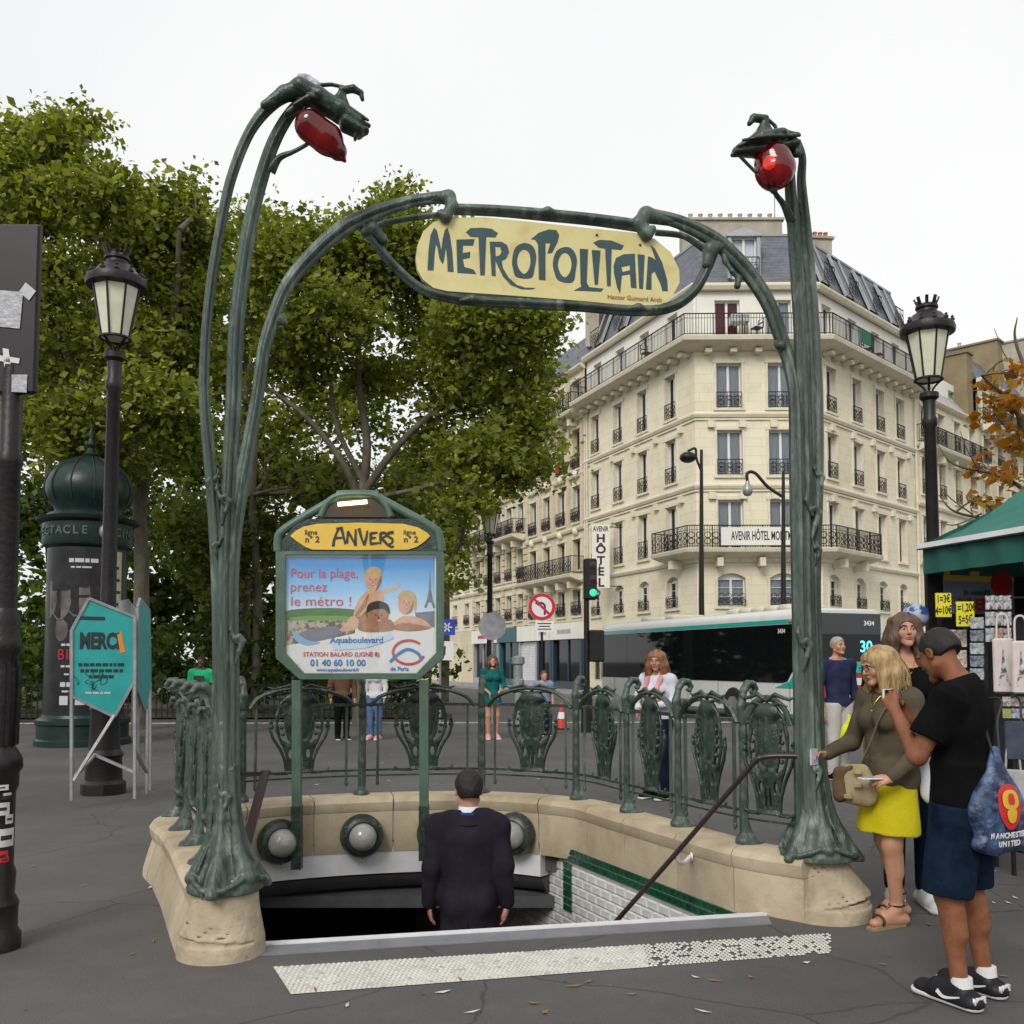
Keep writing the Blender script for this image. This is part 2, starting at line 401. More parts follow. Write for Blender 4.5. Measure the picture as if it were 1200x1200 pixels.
    def build(s, name, mats, parent=None, W=False, loc=None, rz=None): return link(name, s.mesh(name, mats), parent, W, loc, rz)

# ------------------------------------------------------------------ lettering
def text(s, size, o, x, y, m, name='lettering', parent=None, W=False, ext=.0015, align='CENTER', sx=1.0, bold=0.0):
    cu = bpy.data.curves.new(name, 'FONT'); cu.body = s; cu.size = size; cu.extrude = ext; cu.align_x = align; cu.align_y = 'CENTER'
    cu.resolution_u = 3; cu.offset = bold
    ob = bpy.data.objects.new(name, cu); me = bpy.data.meshes.new_from_object(ob); bpy.data.objects.remove(ob)
    x, y = Vector(x).normalized(), Vector(y).normalized(); z = x.cross(y); o = Vector(o)
    T = Matrix(((x.x*sx, y.x, z.x, o.x), (x.y*sx, y.y, z.y, o.y), (x.z*sx, y.z, z.z, o.z), (0, 0, 0, 1)))
    me.transform(T); me.materials.clear(); me.materials.append(m); me.name = name
    return link(name, me, parent, W)
def stroke(mb, pts, w, nrm, depth, taper=True):
    # flat brush stroke of 3D points lying on a plane with normal nrm
    P = catmull(pts, 5) if len(pts) > 2 else [Vector(p) for p in pts]; m = len(P); L = []; Rr = []
    for i in range(m):
        t = (P[min(m-1, i+1)]-P[max(0, i-1)]).normalized(); a = Vector(nrm).cross(t).normalized()
        ww = w[0]+(w[1]-w[0])*i/max(1, m-1) if hasattr(w, '__len__') else w
        L.append(P[i]+a*ww/2); Rr.append(P[i]-a*ww/2)
    mb.prism([L+Rr[::-1]], Vector(nrm)*-depth)
# ------------------------------------------------------------------ the metro entrance: plan
POSTS = [(1.90, 5.99), (1.54, 6.36), (1.22, 7.02), (.92, 7.66), (.56, 8.36), (-.28, 8.78), (-1.36, 8.66), (-2.32, 8.22), (-2.60, 7.50), (-2.34, 6.92), (-2.07, 6.36), (-1.82, 5.80), (-1.62, 5.36)]
PATH = catmull([Vector((x, y, 0)) for x, y in POSTS], 10)
PATH2 = [(p.x, p.y) for p in PATH]
INNER = off_poly(PATH2, -.12)
# ground: one sheet with the stairwell cut out
hole = [Vector((p.x, p.y, 0)) for p in off_poly(PATH2, -.03)[7:-4]] + [Vector((-1.46, 5.44, 0)), Vector((1.64, 6.10, 0))]
def ring_sheet(name, outer, hole, m, z=0.0):
    mb = MB(); mb.prism([[Vector((x, y, z)) for x, y in outer], [Vector((p.x, p.y, z)) for p in hole]], (0, 0, -.25))
    return mb.build(name, m)
KB0, KB1 = Vector((-60, 23.0)), Vector((60, 26.5))
def kerby(x): return KB0.y+(KB1.y-KB0.y)*(x+60)/120
g = ring_sheet('pavement', [(-60, -30), (60, -30), (60, kerby(60)), (-60, kerby(-60))], hole, M['asphalt'])
tag(g, 'grey asphalt pavement around the metro entrance', kind='structure')
mb = MB(); mb.add([(-900, -900, -.3), (900, -900, -.3), (900, 1500, -.3), (-900, 1500, -.3)], [(0, 1, 2, 3)])
# the low ground sheet lies under everything; the stairwell box is cut through it
mb = MB(); mb.prism([[Vector(p) for p in ((-900, -900, -.13), (900, -900, -.13), (900, 1500, -.13), (-900, 1500, -.13))], [Vector((x, y, -.13)) for x, y in ((-7, 4.6), (4, 4.6), (4, 16), (-7, 16))]], (0, 0, -.05))
tag(mb.build('road', M['asphalt_road']), 'grey asphalt road behind the metro entrance', kind='structure')
# kerb stones along the pavement edge
kb = thing('kerb', 'pale granite kerb along the far edge of the pavement', 'kerb', (0, 24.7, 0)); kb['kind'] = 'structure'; del kb['category']
km = MB().bbox((0, 0, 0), (.98, .28, .16), .015).mesh('kerb_stone', M['kerb'])
ka = math.atan2(KB1.y-KB0.y, 120)
for i in range(60):
    x = -30+i*1.0; link('kerb_stone', km, kb, True, (x, kerby(x)+.10, -.066), ka)
# tactile warning strip at the head of the stairs
def GP(px, py, z=.004): return G(px, py, z)
tq = [(320, 1133), (972, 1094), (972, 1117), (341, 1165)]
a, b, c, d = [GP(*p) for p in tq]
ts = thing('tactile_strip', 'worn white studded warning strip at the head of the metro stairs', 'tactile strip', tuple(((a+b+c+d)/4).to_tuple()[:2])+(0,))
mb = MB(); NU = 22
for i in range(NU):
    # sheet in pieces so that its worn right end breaks up
    t0, t1 = i/NU, (i+1)/NU
    if t0 < .62: mb.add([a.lerp(b, t0), a.lerp(b, t1), d.lerp(c, t1), d.lerp(c, t0)], [(3, 2, 1, 0)])
mb.build('painted_base', M['road_white'], ts, W=True)
mb = MB(); rr = random.Random(5)
for i in range(118):
    for j in range(13):
        t, u = (i+.5+.5*(j % 2))/118, (j+.5)/13
        if t > 1: continue
        wear = rr.random()
        if wear < .12: continue
        p = a.lerp(b, t).lerp(d.lerp(c, t), u); r = .0115
        mb.add([(p.x+r*math.cos(q), p.y+r*math.sin(q), .004) for q in (0, 1.05, 2.1, 3.14, 4.19, 5.24)]+[(p.x+r*.6*math.cos(q), p.y+r*.6*math.sin(q), .010) for q in (0, 1.05, 2.1, 3.14, 4.19, 5.24)],
               [(k, (k+1) % 6, 6+(k+1) % 6, 6+k) for k in range(6)]+[tuple(range(6, 12))])
o = mb.build('stud', mat('stud_paint', (.44, .43, .385), (.57, .56, .50), 8, .8), ts, W=True); o['kind'] = 'stuff'
# top step: aluminium nosing and grey edge strip
n0, n1 = Vector((-1.46, 5.44, 0)), Vector((1.60, 6.085, 0)); nd = (n1-n0).normalized(); nn = Vector((-nd.y, nd.x, 0))
st = thing('staircase', 'metro stairs going down behind a pale metal nosing', 'staircase', n0.lerp(n1, .5))
mb = MB(); mb.bar(n0+nn*.0+Vector((0, 0, .006)), n1+Vector((0, 0, .006)), .045, .02); mb.build('nosing', mat('pale_nosing', (.62, .62, .62), (.72, .72, .72), 7, .4), st, W=True)
mb = MB(); q = [n0-nn*.03, n1-nn*.03, n1-nn*.20-nd*.06, n0-nn*.20]; mb.prism([[Vector((p.x, p.y, .006)) for p in q]], (0, 0, -.01)); mb.build('edge_strip', mat('grey_edge_strip', (.14, .145, .16), (.2, .2, .215), 5, .6, .1, 60), st, W=True)
for k in range(16):
    z = -.165*(k+1); p0 = n0+nn*(.29*k+.02)-nd*.35-nn*0; p1 = n1+nn*(.29*k+.02)+nd*.05
    sh = Vector((-.41*.29*k*.2, 0, 0))
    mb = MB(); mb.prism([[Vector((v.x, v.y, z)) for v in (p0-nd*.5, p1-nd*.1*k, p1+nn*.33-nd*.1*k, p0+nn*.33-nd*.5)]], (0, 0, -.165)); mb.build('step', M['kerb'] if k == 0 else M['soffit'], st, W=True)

# ------------------------------------------------------------------ stone parapet with pedestals
pw = thing('stone_parapet', 'low tan limestone parapet curving round the metro stairwell', 'parapet', (-.3, 8.7, 0))
def path_slice(s0, s1):
    # polyline between two parameters (0..12 in post units)
    out = []; k0, k1 = s0*10, s1*10; i = int(math.ceil(k0+1e-6))
    def at(k):
        j = min(len(PATH)-2, int(k)); return PATH[j].lerp(PATH[j+1], k-j)
    out.append(at(k0))
    while i < k1-1e-6: out.append(PATH[i]); i += 1
    out.append(at(k1)); return [(p.x, p.y) for p in out]
cuts = [0.03, .95, 1.75, 2.75, 3.55, 4.35, 5.0, 5.75, 6.4, 7.05, 7.8, 8.6, 9.4, 10.2, 11.1, 11.95]
for s0, s1 in zip(cuts, cuts[1:]):
    e = .006
    mb = MB(); band(mb, path_slice(s0+e, s1-e), [(.17, .265), (.185, .30), (.19, .35), (.165, .385), (.12, .395), (-.10, .395), (-.145, .38), (-.165, .345), (-.16, .30), (-.145, .265)]); mb.build('coping_stone', M['stone'], pw, smooth=35, W=True)
    mb = MB(); band(mb, path_slice(s0+e, s1-e), [(.235, -.1), (.23, .04), (.195, .17), (.165, .262), (-.142, .262), (-.14, -.012), (-.12, -.1)]); mb.build('stone_block', M['stone'], pw, smooth=35, W=True)
mb = MB(); band(mb, path_slice(.35, 11.6), [(.15, 0), (.15, .38), (-.13, .38), (-.13, 0)]); mb.build('mortar_core', M['tile_grout'], pw, W=True)
def pedestal(c, r0, r1, h, lean, nm):
    s = SDF((-.5, -.5, -.03), (.5, .5, .75), .010); K_ = 14
    f = lambda t: r1+(r0-r1)*(1-t)**1.7
    s.cone((0, 0, -.1), (0, 0, .085), r0+.004, r0, .004, cap=True); s.cone((0, 0, .07), (0, 0, .12), r0-.014, r0-.014, .004, cap=True)
    for i in range(K_):
        t0, t1 = i/K_, (i+1)/K_; z0, z1 = .105+(h-.105)*t0, .105+(h-.105)*t1+.004
        s.cone((lean[0]*t0, lean[1]*t0, z0), (lean[0]*t1, lean[1]*t1, z1), f(t0), f(t1), .0, cap=True)
    s.wrinkle(.003, 20, 3)
    return s.build('pedestal', M['stone_old'], pw, W=True, loc=(c[0], c[1], 0))
PL, PR = Vector((-1.60, 5.32, 0)), Vector((1.985, 6.10, 0))
pedestal(PL, .235, .165, .42, (.03, .01, 0), 'l'); pedestal(PR, .275, .17, .42, (-.07, 0, 0), 'r')

# ------------------------------------------------------------------ stairwell walls: glazed tiles, lintel, dark passage
tw0 = Vector((1.66, 5.62, 0)); twd = Vector((-.41, .912, 0)).normalized(); twn = Vector((-.912, -.41, 0)).normalized()   # normal into the stairwell
sw = thing('stairwell', 'white glazed tile wall of the stairwell below the parapet', 'stairwell wall', tw0+Vector((0, 0, -2)))
mb = MB(); p = tw0+twd*.28+Vector((0, 0, -1.62)); q = tw0+twd*7+Vector((0, 0, -1.62)); mb.bar(p-twn*.12, q-twn*.12, .2, 3.21); mb.build('wall_bed', M['tile_grout'], sw, W=True)
ang = math.atan2(twd.y, twd.x)
tm = MB(); x, y, z = .148, .010, .072; b = .012
tm.add([(-x/2, 0, -z/2), (x/2, 0, -z/2), (x/2, 0, z/2), (-x/2, 0, z/2), (-x/2+b, y, -z/2+b), (x/2-b, y, -z/2+b), (x/2-b, y, z/2-b), (-x/2+b, y, z/2-b)], [(4, 5, 6, 7)[::-1], (0, 1, 5, 4)[::-1], (1, 2, 6, 5)[::-1], (2, 3, 7, 6)[::-1], (3, 0, 4, 7)[::-1]])
tmesh = tm.mesh('tile', M['tile_white'])
gm = MB(); x, z = .073, .055
gm.add([(-x/2, 0, -z/2), (x/2, 0, -z/2), (x/2, 0, z/2), (-x/2, 0, z/2), (-x/2+.006, .008, -z/2+.006), (x/2-.006, .008, -z/2+.006), (x/2-.006, .008, z/2-.006), (-x/2+.006, .008, z/2-.006)], [(7, 6, 5, 4), (4, 5, 1, 0), (5, 6, 2, 1), (6, 7, 3, 2), (7, 4, 0, 3)])
gmesh = gm.mesh('border_tile', M['tile_green'])
face = -.018
n_t = 0; rest = MB()
for r_ in range(16):
    for c_ in range(34):
        s = .35+c_*.152+(.076 if r_ % 2 else 0); z = -.185-r_*.076
        if s > 4.6: continue
        # the steps hide what lies low near the top of the flight
        pos = tw0+twd*s+twn*face+Vector((0, 0, z))
        vis = (z > -.05-.30*s*1.15-.3)
        if n_t < 296 and vis and s < 4.4:
            link('tile', tmesh, sw, True, pos, ang); n_t += 1
for c_ in range(44):
    for r_ in range(2):
        s = .3+c_*.077+(.038 if r_ else 0)
        if s < 3.5: link('border_tile', gmesh, sw, True, tw0+twd*s+twn*(face+.002)+Vector((0, 0, -.032-r_*.06)), ang)
for r_ in range(7):
    for c_ in range(2):
        link('border_tile', gmesh, sw, True, tw0+twd*(2.86+c_*.077)+twn*(face+.012)+Vector((0, 0, -.155-r_*.06)), ang)
# rounded lintel under the back of the parapet
lp = path_slice(4.35, 8.2)
mb = MB(); band(mb, lp, [(.05, -.02), (-.115, -.014), (-.115, -.29), (.05, -.30)]); o = mb.build('stairwell_lintel', M['white_wall'], smooth=40); tag(o, 'curved white painted lintel over the dark stair passage', 'lintel')
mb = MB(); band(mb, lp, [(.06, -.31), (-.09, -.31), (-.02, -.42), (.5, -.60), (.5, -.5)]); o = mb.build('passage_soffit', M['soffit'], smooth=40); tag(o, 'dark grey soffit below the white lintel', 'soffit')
ps = thing('stair_passage', 'dark underground passage at the foot of the stairs', 'passage', (-1.5, 11, -3.2))
def sheet(mb, pts, d=(0, 0, 0)): mb.add(pts, [tuple(range(len(pts)))])
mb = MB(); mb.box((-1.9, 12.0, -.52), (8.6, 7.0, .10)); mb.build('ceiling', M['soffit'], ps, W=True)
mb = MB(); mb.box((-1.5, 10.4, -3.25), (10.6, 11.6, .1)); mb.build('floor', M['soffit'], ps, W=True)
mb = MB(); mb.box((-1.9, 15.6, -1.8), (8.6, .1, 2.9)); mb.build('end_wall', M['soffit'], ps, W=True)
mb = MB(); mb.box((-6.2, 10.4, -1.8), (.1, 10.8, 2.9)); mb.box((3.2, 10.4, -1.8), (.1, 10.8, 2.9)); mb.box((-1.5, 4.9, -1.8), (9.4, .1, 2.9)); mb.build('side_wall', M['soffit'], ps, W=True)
lw0 = Vector((-1.52, 5.35, -1.62)); lw1 = lw0+Vector((-.43, .9, 0)).normalized()*7
mb = MB(); mb.bar(lw0, lw1, .1, 3.2); mb.build('tiled_side_wall', M['tile_grout'], ps, W=True)
lit = mat('warm_tube', (.8, .5, .15), emit=(1, .55, .15), es=.6)
for (x0, x1) in ((300, 352), (382, 498)):
    a, b = D(x0, 1050, 9.9), D(x1, 1047, 9.9); mb = MB(); mb.tube([a, b], .02, 8)
    o = mb.build('tube_light', lit); tag(o, 'dim amber tube light in the passage, '+('left of' if x0 < 350 else 'beside')+' the suited man', 'tube light', 'amber tube lights in the stair passage')

# ------------------------------------------------------------------ cast balustrade
bl = thing('balustrade', 'green cast bronze balustrade of scrolled shields round the stairwell', 'balustrade', (-.3, 8.7, .39))
# post: flared foot, twin shaft, curled head (outward = +x in its own frame)
s = SDF((-.22, -.14, -.02), (.24, .14, 1.12), .0065)
s.cone((.03, 0, .005), (.02, 0, .03), .105, .085, .01, flat=(1, .72, .5)); s.cone((.025, 0, .02), (.005, 0, .17), .066, .024, .04, flat=(1, .8, 1))
for yy in (-.024, .024): s.cone((0, yy, .10), (0, yy*.8, .86), .0135, .0125, .012)
s.cone((.018, 0, .12), (.008, 0, .82), .011, .009, .008); s.cone((-.012, 0, .12), (-.008, 0, .82), .010, .009, .008)
s.ell((0, 0, .30), (.024, .034, .05), .012); s.ell((0, 0, .50), (.018, .03, .03), .01); s.ell((0, 0, .74), (.022, .034, .05), .012)
s.cone((0, 0, .82), (-.012, 0, .92), .026, .030, .02); s.cone((-.012, 0, .92), (.015, 0, 1.02), .028, .024, .012)
s.chain([(.012, 0, 1.02), (.05, 0, 1.062), (.095, 0, 1.062), (.122, 0, 1.03), (.112, 0, .998), (.090, 0, 1.004)], [.025, .027, .025, .020, .014, .012], .006, flat=(1, 1.25, 1))
s.chain([(.0, 0, .87), (.045, 0, .925), (.078, 0, .925), (.088, 0, .90), (.072, 0, .885)], [.018, .017, .015, .012, .010], .006, flat=(1, 1.25, 1))
for sy in (-1, 1): s.chain([(.02, sy*.03, .05), (.07, sy*.055, .02), (.115, sy*.05, .012)], [.016, .014, .012], .01)
s.wrinkle(.0015, 70, 2)
post_me = s.mesh('post', M['patina'])
# shield: x across, y thickness (front -y), z up from the lower rail
s = SDF((-.36, -.07, -.06), (.36, .07, .80), .0065)
s.ell((0, 0, .42), (.205, .020, .275), .01); s.cone((0, 0, .0), (0, 0, .26), .125, .125, .05, flat=(1, .14, 1), cap=True); s.cone((0, 0, -.012), (0, 0, .012), .155, .135, .01, flat=(1, .22, 1), cap=True)
s.ell((0, -.012, .48), (.095, .024, .17), .02); s.ell((0, -.01, .645), (.13, .03, .06), .02)
for sx in (-1, 1):
    # openings between the plate and its rim
    s.chain([(sx*.150, 0, .52), (sx*.158, 0, .43), (sx*.135, 0, .315), (sx*.10, 0, .27)], [.014, .030, .030, .014], .004, flat=(1, 3, 1), sub=True)
    s.ell((sx*.078, 0, .165), (.018, .09, .038), .004, sub=True); s.ell((sx*.024, 0, .10), (.010, .09, .065), .004, sub=True); s.ell((sx*.17, 0, .07), (.06, .09, .13), .01, sub=True)
    # rim, inner rim, balls and stalks
    s.chain([(sx*.0, -.004, .695), (sx*.1, -.004, .675), (sx*.165, -.004, .61), (sx*.203, -.004, .50), (sx*.200, -.004, .37), (sx*.155, -.004, .255), (sx*.08, -.004, .215), (sx*.035, -.004, .245), (sx*.05, -.004, .275)], [.012]*7+[.011, .009], .004)
    for (bx, bz, br) in ((.140, .505, .013), (.155, .455, .016), (.158, .395, .018), (.146, .335, .018)): s.ell((sx*bx, -.008, bz), (br, br*1.1, br), .002)
    s.chain([(sx*.122, -.012, .48), (sx*.104, -.016, .40), (sx*.075, -.012, .28)], [.007, .008, .006], .003); s.chain([(sx*.135, -.010, .44), (sx*.122, -.014, .36), (sx*.10, -.012, .28)], [.006, .007, .005], .003)
    # outer arm curling up beside the plate
    s.chain([(sx*.115, 0, .0), (sx*.125, 0, .10), (sx*.165, 0, .20), (sx*.235, 0, .31), (sx*.262, 0, .40), (sx*.255, 0, .455), (sx*.238, 0, .44)], [.013, .014, .014, .014, .013, .012, .009], .006); s.ell((sx*.243, -.004, .405), (.016, .016, .022), .004)
    # bat-wing crest
    s.chain([(sx*.0, -.012, .725), (sx*.09, -.014, .765), (sx*.17, -.012, .745), (sx*.23, -.01, .735), (sx*.285, -.008, .752)], [.016, .015, .013, .012, .007], .006); s.chain([(sx*.03, -.012, .69), (sx*.13, -.012, .71), (sx*.21, -.01, .69)], [.014, .012, .006], .006)
    s.chain([(sx*.11, 0, -.012), (sx*.2, 0, -.012), (sx*.255, 0, .006), (sx*.262, 0, .022)], [.011, .010, .012, .010], .006)
s.chain([(0, -.030, .60), (0, -.036, .46), (0, -.030, .28), (0, -.02, .18)], [.006, .008, .008, .005], .012)
shield_me = s.mesh('shield', M['patina_dark'])
N2 = [(Vector(q)-Vector(p)).normalized() for p, q in zip(PATH2, PATH2[1:])]
def at_s(sv):
    k = sv*10; j = min(len(PATH)-2, int(k)); return PATH[j].lerp(PATH[j+1], k-j), N2[min(j, len(N2)-1)]
POST_S = [1, 2, 3, 4, 5, 6, 7, 8, 9, 10, 11]
for sv in POST_S:
    p, t = at_s(sv); on = Vector((t.y, -t.x)); z = .385
    link('post', post_me, bl, True, (p.x, p.y, z), math.atan2(on.y, on.x))
ends = [.28]+POST_S+[11.72]
am = {}
for s0, s1 in zip(ends, ends[1:]):
    p0, _ = at_s(s0); p1, _ = at_s(s1); sm = (s0+s1)/2; pm, t = at_s(sm); Lg = (p1-p0).length
    ta = math.atan2(-t.y, -t.x)          # front (-y) faces the outside of the stairwell... the same relief is cast on both faces
    o = link('shield', shield_me, bl, True, (pm.x, pm.y, .62), ta); o.scale = (min(1.0, max(.7, Lg/1.02)), 1, 1)
    mb = MB(); zc = 1.16
    arc = []
    for i in range(13):
        q = i/12; pp, _ = at_s(s0+(s1-s0)*(.06+.88*q)); arc.append((pp.x, pp.y, zc+.03+.17*math.sin(math.pi*q)**.55))
    mb.tube(arc, .018, 8, flat=1.6); mb.build('arched_rail', M['patina'], bl, smooth=60, W=True)
    if Lg > .5:
        for q in (.13, .87):
            pp, _ = at_s(s0+(s1-s0)*q); mb = MB(); mb.bar((pp.x, pp.y, .50), (pp.x, pp.y, 1.21), .022, .022); mb.lathe([(.0, .47), (.016, .49), (.016, .51), (.011, .52)], 8, (pp.x, pp.y, 0)); mb.build('baluster', M['patina'], bl, W=True)
        tw = MB(); pp, _ = at_s(s0+(s1-s0)*.5)
for z, w, h in ((1.205, .028, .026), (.615, .02, .02), (.565, .014, .014)):
    mb = MB(); band(mb, path_slice(.28, 11.72), [(w/2, z-h/2), (w/2, z+h/2), (-w/2, z+h/2), (-w/2, z-h/2)]); mb.build('rail', M['patina_dark'], bl, W=True)

# ------------------------------------------------------------------ portal: two stem posts, arch, name sign, red lamps
PN = Vector((PR-PL).y, ) if False else None
pv = (PR-PL).normalized(); pn = Vector((pv.y, -pv.x, 0)); pang = math.atan2(pv.y, pv.x)     # pn points to the street (camera side)
def PP(px, py, off=0.0): return onplane(px, py, PL+pn*off, pn)
po = thing('metro_portal', 'green bronze art nouveau portal with tall stem posts and arched name sign', 'metro portal', PL.lerp(PR, .5))
def rib(n, k, amp, ph=0): return [1+amp*(abs(math.cos(k*math.pi*i/n+ph))**1.6-.6) for i in range(n)]
def stem(name, pts, rs, n=30, k=5, amp=.34, ns=8, m='patina', offs=None):
    P = [PP(p[0], p[1], (offs[i] if offs else 0)) for i, p in enumerate(pts)]
    Q = catmull(P, ns); mb = MB(); mb.tube(Q, [r for r in lerps(rs, ns)], n, prof=rib(n, k, amp), up=pn); return mb.build(name, M[m], po, smooth=38, W=True)
def foot(cpx, tops, side, zr=.41, ex=1.0):
    # bell of draped bronze spreading over the stone pedestal
    c0 = PP(*cpx); c = Vector((c0.x, c0.y, 0)); tp = PP(*tops); lo = Vector((c.x-.36, c.y-.34, .26)); hi = Vector((c.x+.36, c.y+.34, tp.z+.04)); s = SDF(lo, hi, .0085)
    ax = lambda z: c+(Vector((tp.x, tp.y, 0))-c)*max(0, (z-.45)/(tp.z-.45))+Vector((0, 0, z))
    prof = [(zr-.035, .205), (zr+.015, .178), (zr+.08, .136), (zr+.19, .098), (zr+.34, .076), (zr+.55, .064), (tp.z, .056)]
    for (z0, r0), (z1, r1) in zip(prof, prof[1:]): s.cone(ax(z0), ax(z1), r0*ex, r1*ex, .02)
    for a in range(6):
        an = a*math.pi/3+.5*side; big = a % 2 == 0; dv = Vector((math.cos(an), math.sin(an), 0)); R_ = (.225 if big else .185)*ex; zz = zr-(.055 if big else -.01)
        s.chain([ax(zr)+dv*R_+Vector((0, 0, zz-zr)), ax(zr+.06)+dv*.155*ex, ax(zr+.16)+dv*.112*ex, ax(zr+.32)+dv*.08*ex, ax(zr+.6)+dv*.062*ex], [.034, .030, .020, .012, .007], .018)
        # hollow between two folds
        am = an+math.pi/6; dm = Vector((math.cos(am), math.sin(am), 0)); s.chain([ax(zr-.04)+dm*.225*ex, ax(zr+.10)+dm*.155*ex, ax(zr+.30)+dm*.10*ex, ax(zr+.55)+dm*.078*ex], [.036, .030, .016, .008], .03, sub=True)
    ring = []
    for i in range(25):
        an = i*2*math.pi/24+.5*side; r_ = (.205+.022*math.cos(3*(an-.5*side)))*ex; ring.append(ax(zr)+Vector((math.cos(an)*r_, math.sin(an)*r_, -.03*math.cos(3*(an-.5*side))-.005)))
    s.cut((0, 0, zr-.072), (0, 0, -1)); s.chain(ring, [.015]*25, .012)
    for i in range(5):
        an = i*2*math.pi/5+.2; dv = Vector((math.cos(an), math.sin(an), 0)); s.chain([ax(zr+.05)+dv*.17*ex, ax(zr+.2)+dv*.10*ex, ax(zr+.5)+dv*.068*ex], [.008, .007, .005], .006)
    return s
def knots(s, lst):
    for (px, py, off, r, sg) in lst:
        # a curled leaf scroll standing off the shaft
        c = PP(px, py, off); u = pv*sg; z = Vector((0, 0, 1))
        s.chain([c-z*r*3.6-u*r*.2-pn*.01, c-z*r*1.6+u*r*.3, c+z*r*.1+u*r*.9, c+z*r*.9+u*r*.3, c+z*r*.5-u*r*.4, c-z*r*.2-u*r*.1], [r*.22, r*.42, r*.5, r*.45, r*.36, r*.26], .008)
        s.chain([c+z*r*.6-u*r*.5, c+z*r*2.0-u*r*1.1, c+z*r*3.0-u*r*1.0], [r*.35, r*.28, r*.12], .01)
s = foot((264, 1046), (264, 850), 1); s.build('post_foot', M['patina'], po, W=True)
s = foot((958, 1020), (950, 830), -1, .43, 1.12); s.build('post_foot', M['patina'], po, W=True)
def ornaments(lst, core):
    P = [PP(*p) for p in core]; lo = Vector((min(p.x for p in P)-.14, min(p.y for p in P)-.16, P[0].z-.05)); hi = Vector((max(p.x for p in P)+.14, max(p.y for p in P)+.12, P[-1].z+.10)); s = SDF(lo, hi, .007)
    knots(s, lst); return s.build('leaf_scroll', M['patina'], po, W=True)
ornaments([(278, 752, .05, .034, 1), (262, 588, .05, .036, 1), (249, 565, .04, .028, -1), (254, 640, .05, .022, -1)], [(264, 800), (264, 540)])
ornaments([(262, 935, .075, .030, 1), (270, 905, .05, .020, -1)], [(264, 990), (264, 880)])
ornaments([(943, 757, .085, .042, 1), (953, 602, .08, .044, 1), (957, 645, .06, .028, 1), (960, 560, .05, .03, 1)], [(948, 810), (946, 530)])
ornaments([(957, 905, .10, .032, 1)], [(950, 950), (950, 860)])
FW = .30
lo_l = [(255, 1000), (256, 900), (257, 800), (256, 700), (253, 630)]; lo_m = [(265, 1000), (265, 900), (266, 800), (264, 700), (266, 630)]; lo_r = [(275, 1000), (273, 900), (273, 800), (272, 700), (275, 630)]
stem('stem', lo_l+[(248, 560), (240, 470), (241, 403), (247, 337), (258, 270), (271, 210), (293, 155), (320, 122), (348, 106)], [.042, .036, .034, .034, .034, .033, .028, .026, .026, .026, .026, .027, .032, .036], offs=[0, 0, 0, 0, .01, .02, .02, .03, .05, .10, .15, .2, .25, FW])
stem('stem', lo_m+[(269, 560), (274, 470), (276, 403), (282, 337), (292, 270), (305, 215), (322, 165), (345, 128), (366, 118)], [.05, .044, .042, .042, .042, .040, .041, .040, .039, .038, .036, .034, .030, .025], offs=[.02, .02, .02, .02, .015, .0, .0, .02, .04, .08, .12, .18, .24, FW])
stem('stem', [(316, 200), (327, 185), (343, 178), (358, 170), (366, 164)], [.032, .018, .012, .011, .010], n=15, k=3, offs=[.13, .17, .22, FW-.05, FW-.02])
stem('arch', lo_r+[(285, 560), (301, 470), (311, 403), (334, 340), (363, 303), (400, 270), (440, 250), (485, 236), (526, 231)], [.042, .036, .034, .034, .036, .040, .034, .034, .036, .041, .046, .040, .032, .032], offs=[0]*14)
rr_r = [(961, 990), (957, 900), (955, 800), (953, 740), (952, 680)]; rr_m = [(952, 990), (949, 900), (947, 800), (945, 740), (944, 680)]; rr_l = [(941, 990), (939, 900), (938, 800), (937, 740), (936, 680)]
stem('stem', rr_r+[(955, 560), (955, 470), (953, 403), (949, 337), (944, 270), (939, 215), (940, 185), (934, 165)], [.056, .05, .048, .048, .048, .049, .048, .044, .040, .034, .027, .022, .020], offs=[0, 0, 0, 0, 0, 0, 0, .03, .06, .12, .2, .27, FW])
stem('stem', rr_m+[(943, 560), (941, 470), (939, 403), (935, 337), (930, 270), (926, 220), (925, 190), (922, 172)], [.06, .054, .052, .050, .050, .048, .046, .044, .042, .038, .033, .026, .020], offs=[.03, .03, .03, .03, .03, .02, .02, .05, .08, .14, .2, .25, FW])
stem('stem', [(928, 258), (919, 240), (910, 228), (904, 218)], [.032, .02, .015, .016], n=15, k=3, offs=[.16, .2, .26, FW-.02])
stem('arch', rr_l+[(934, 560), (932, 470), (926, 430), (915, 395), (899, 353), (872, 314), (838, 282), (800, 262), (764, 252)], [.05, .046, .045, .045, .046, .048, .042, .041, .043, .045, .047, .047, .040, .036], offs=[.0, .0, .01, .02, .02, .03, .02, .0, 0, 0, 0, 0, 0, 0])
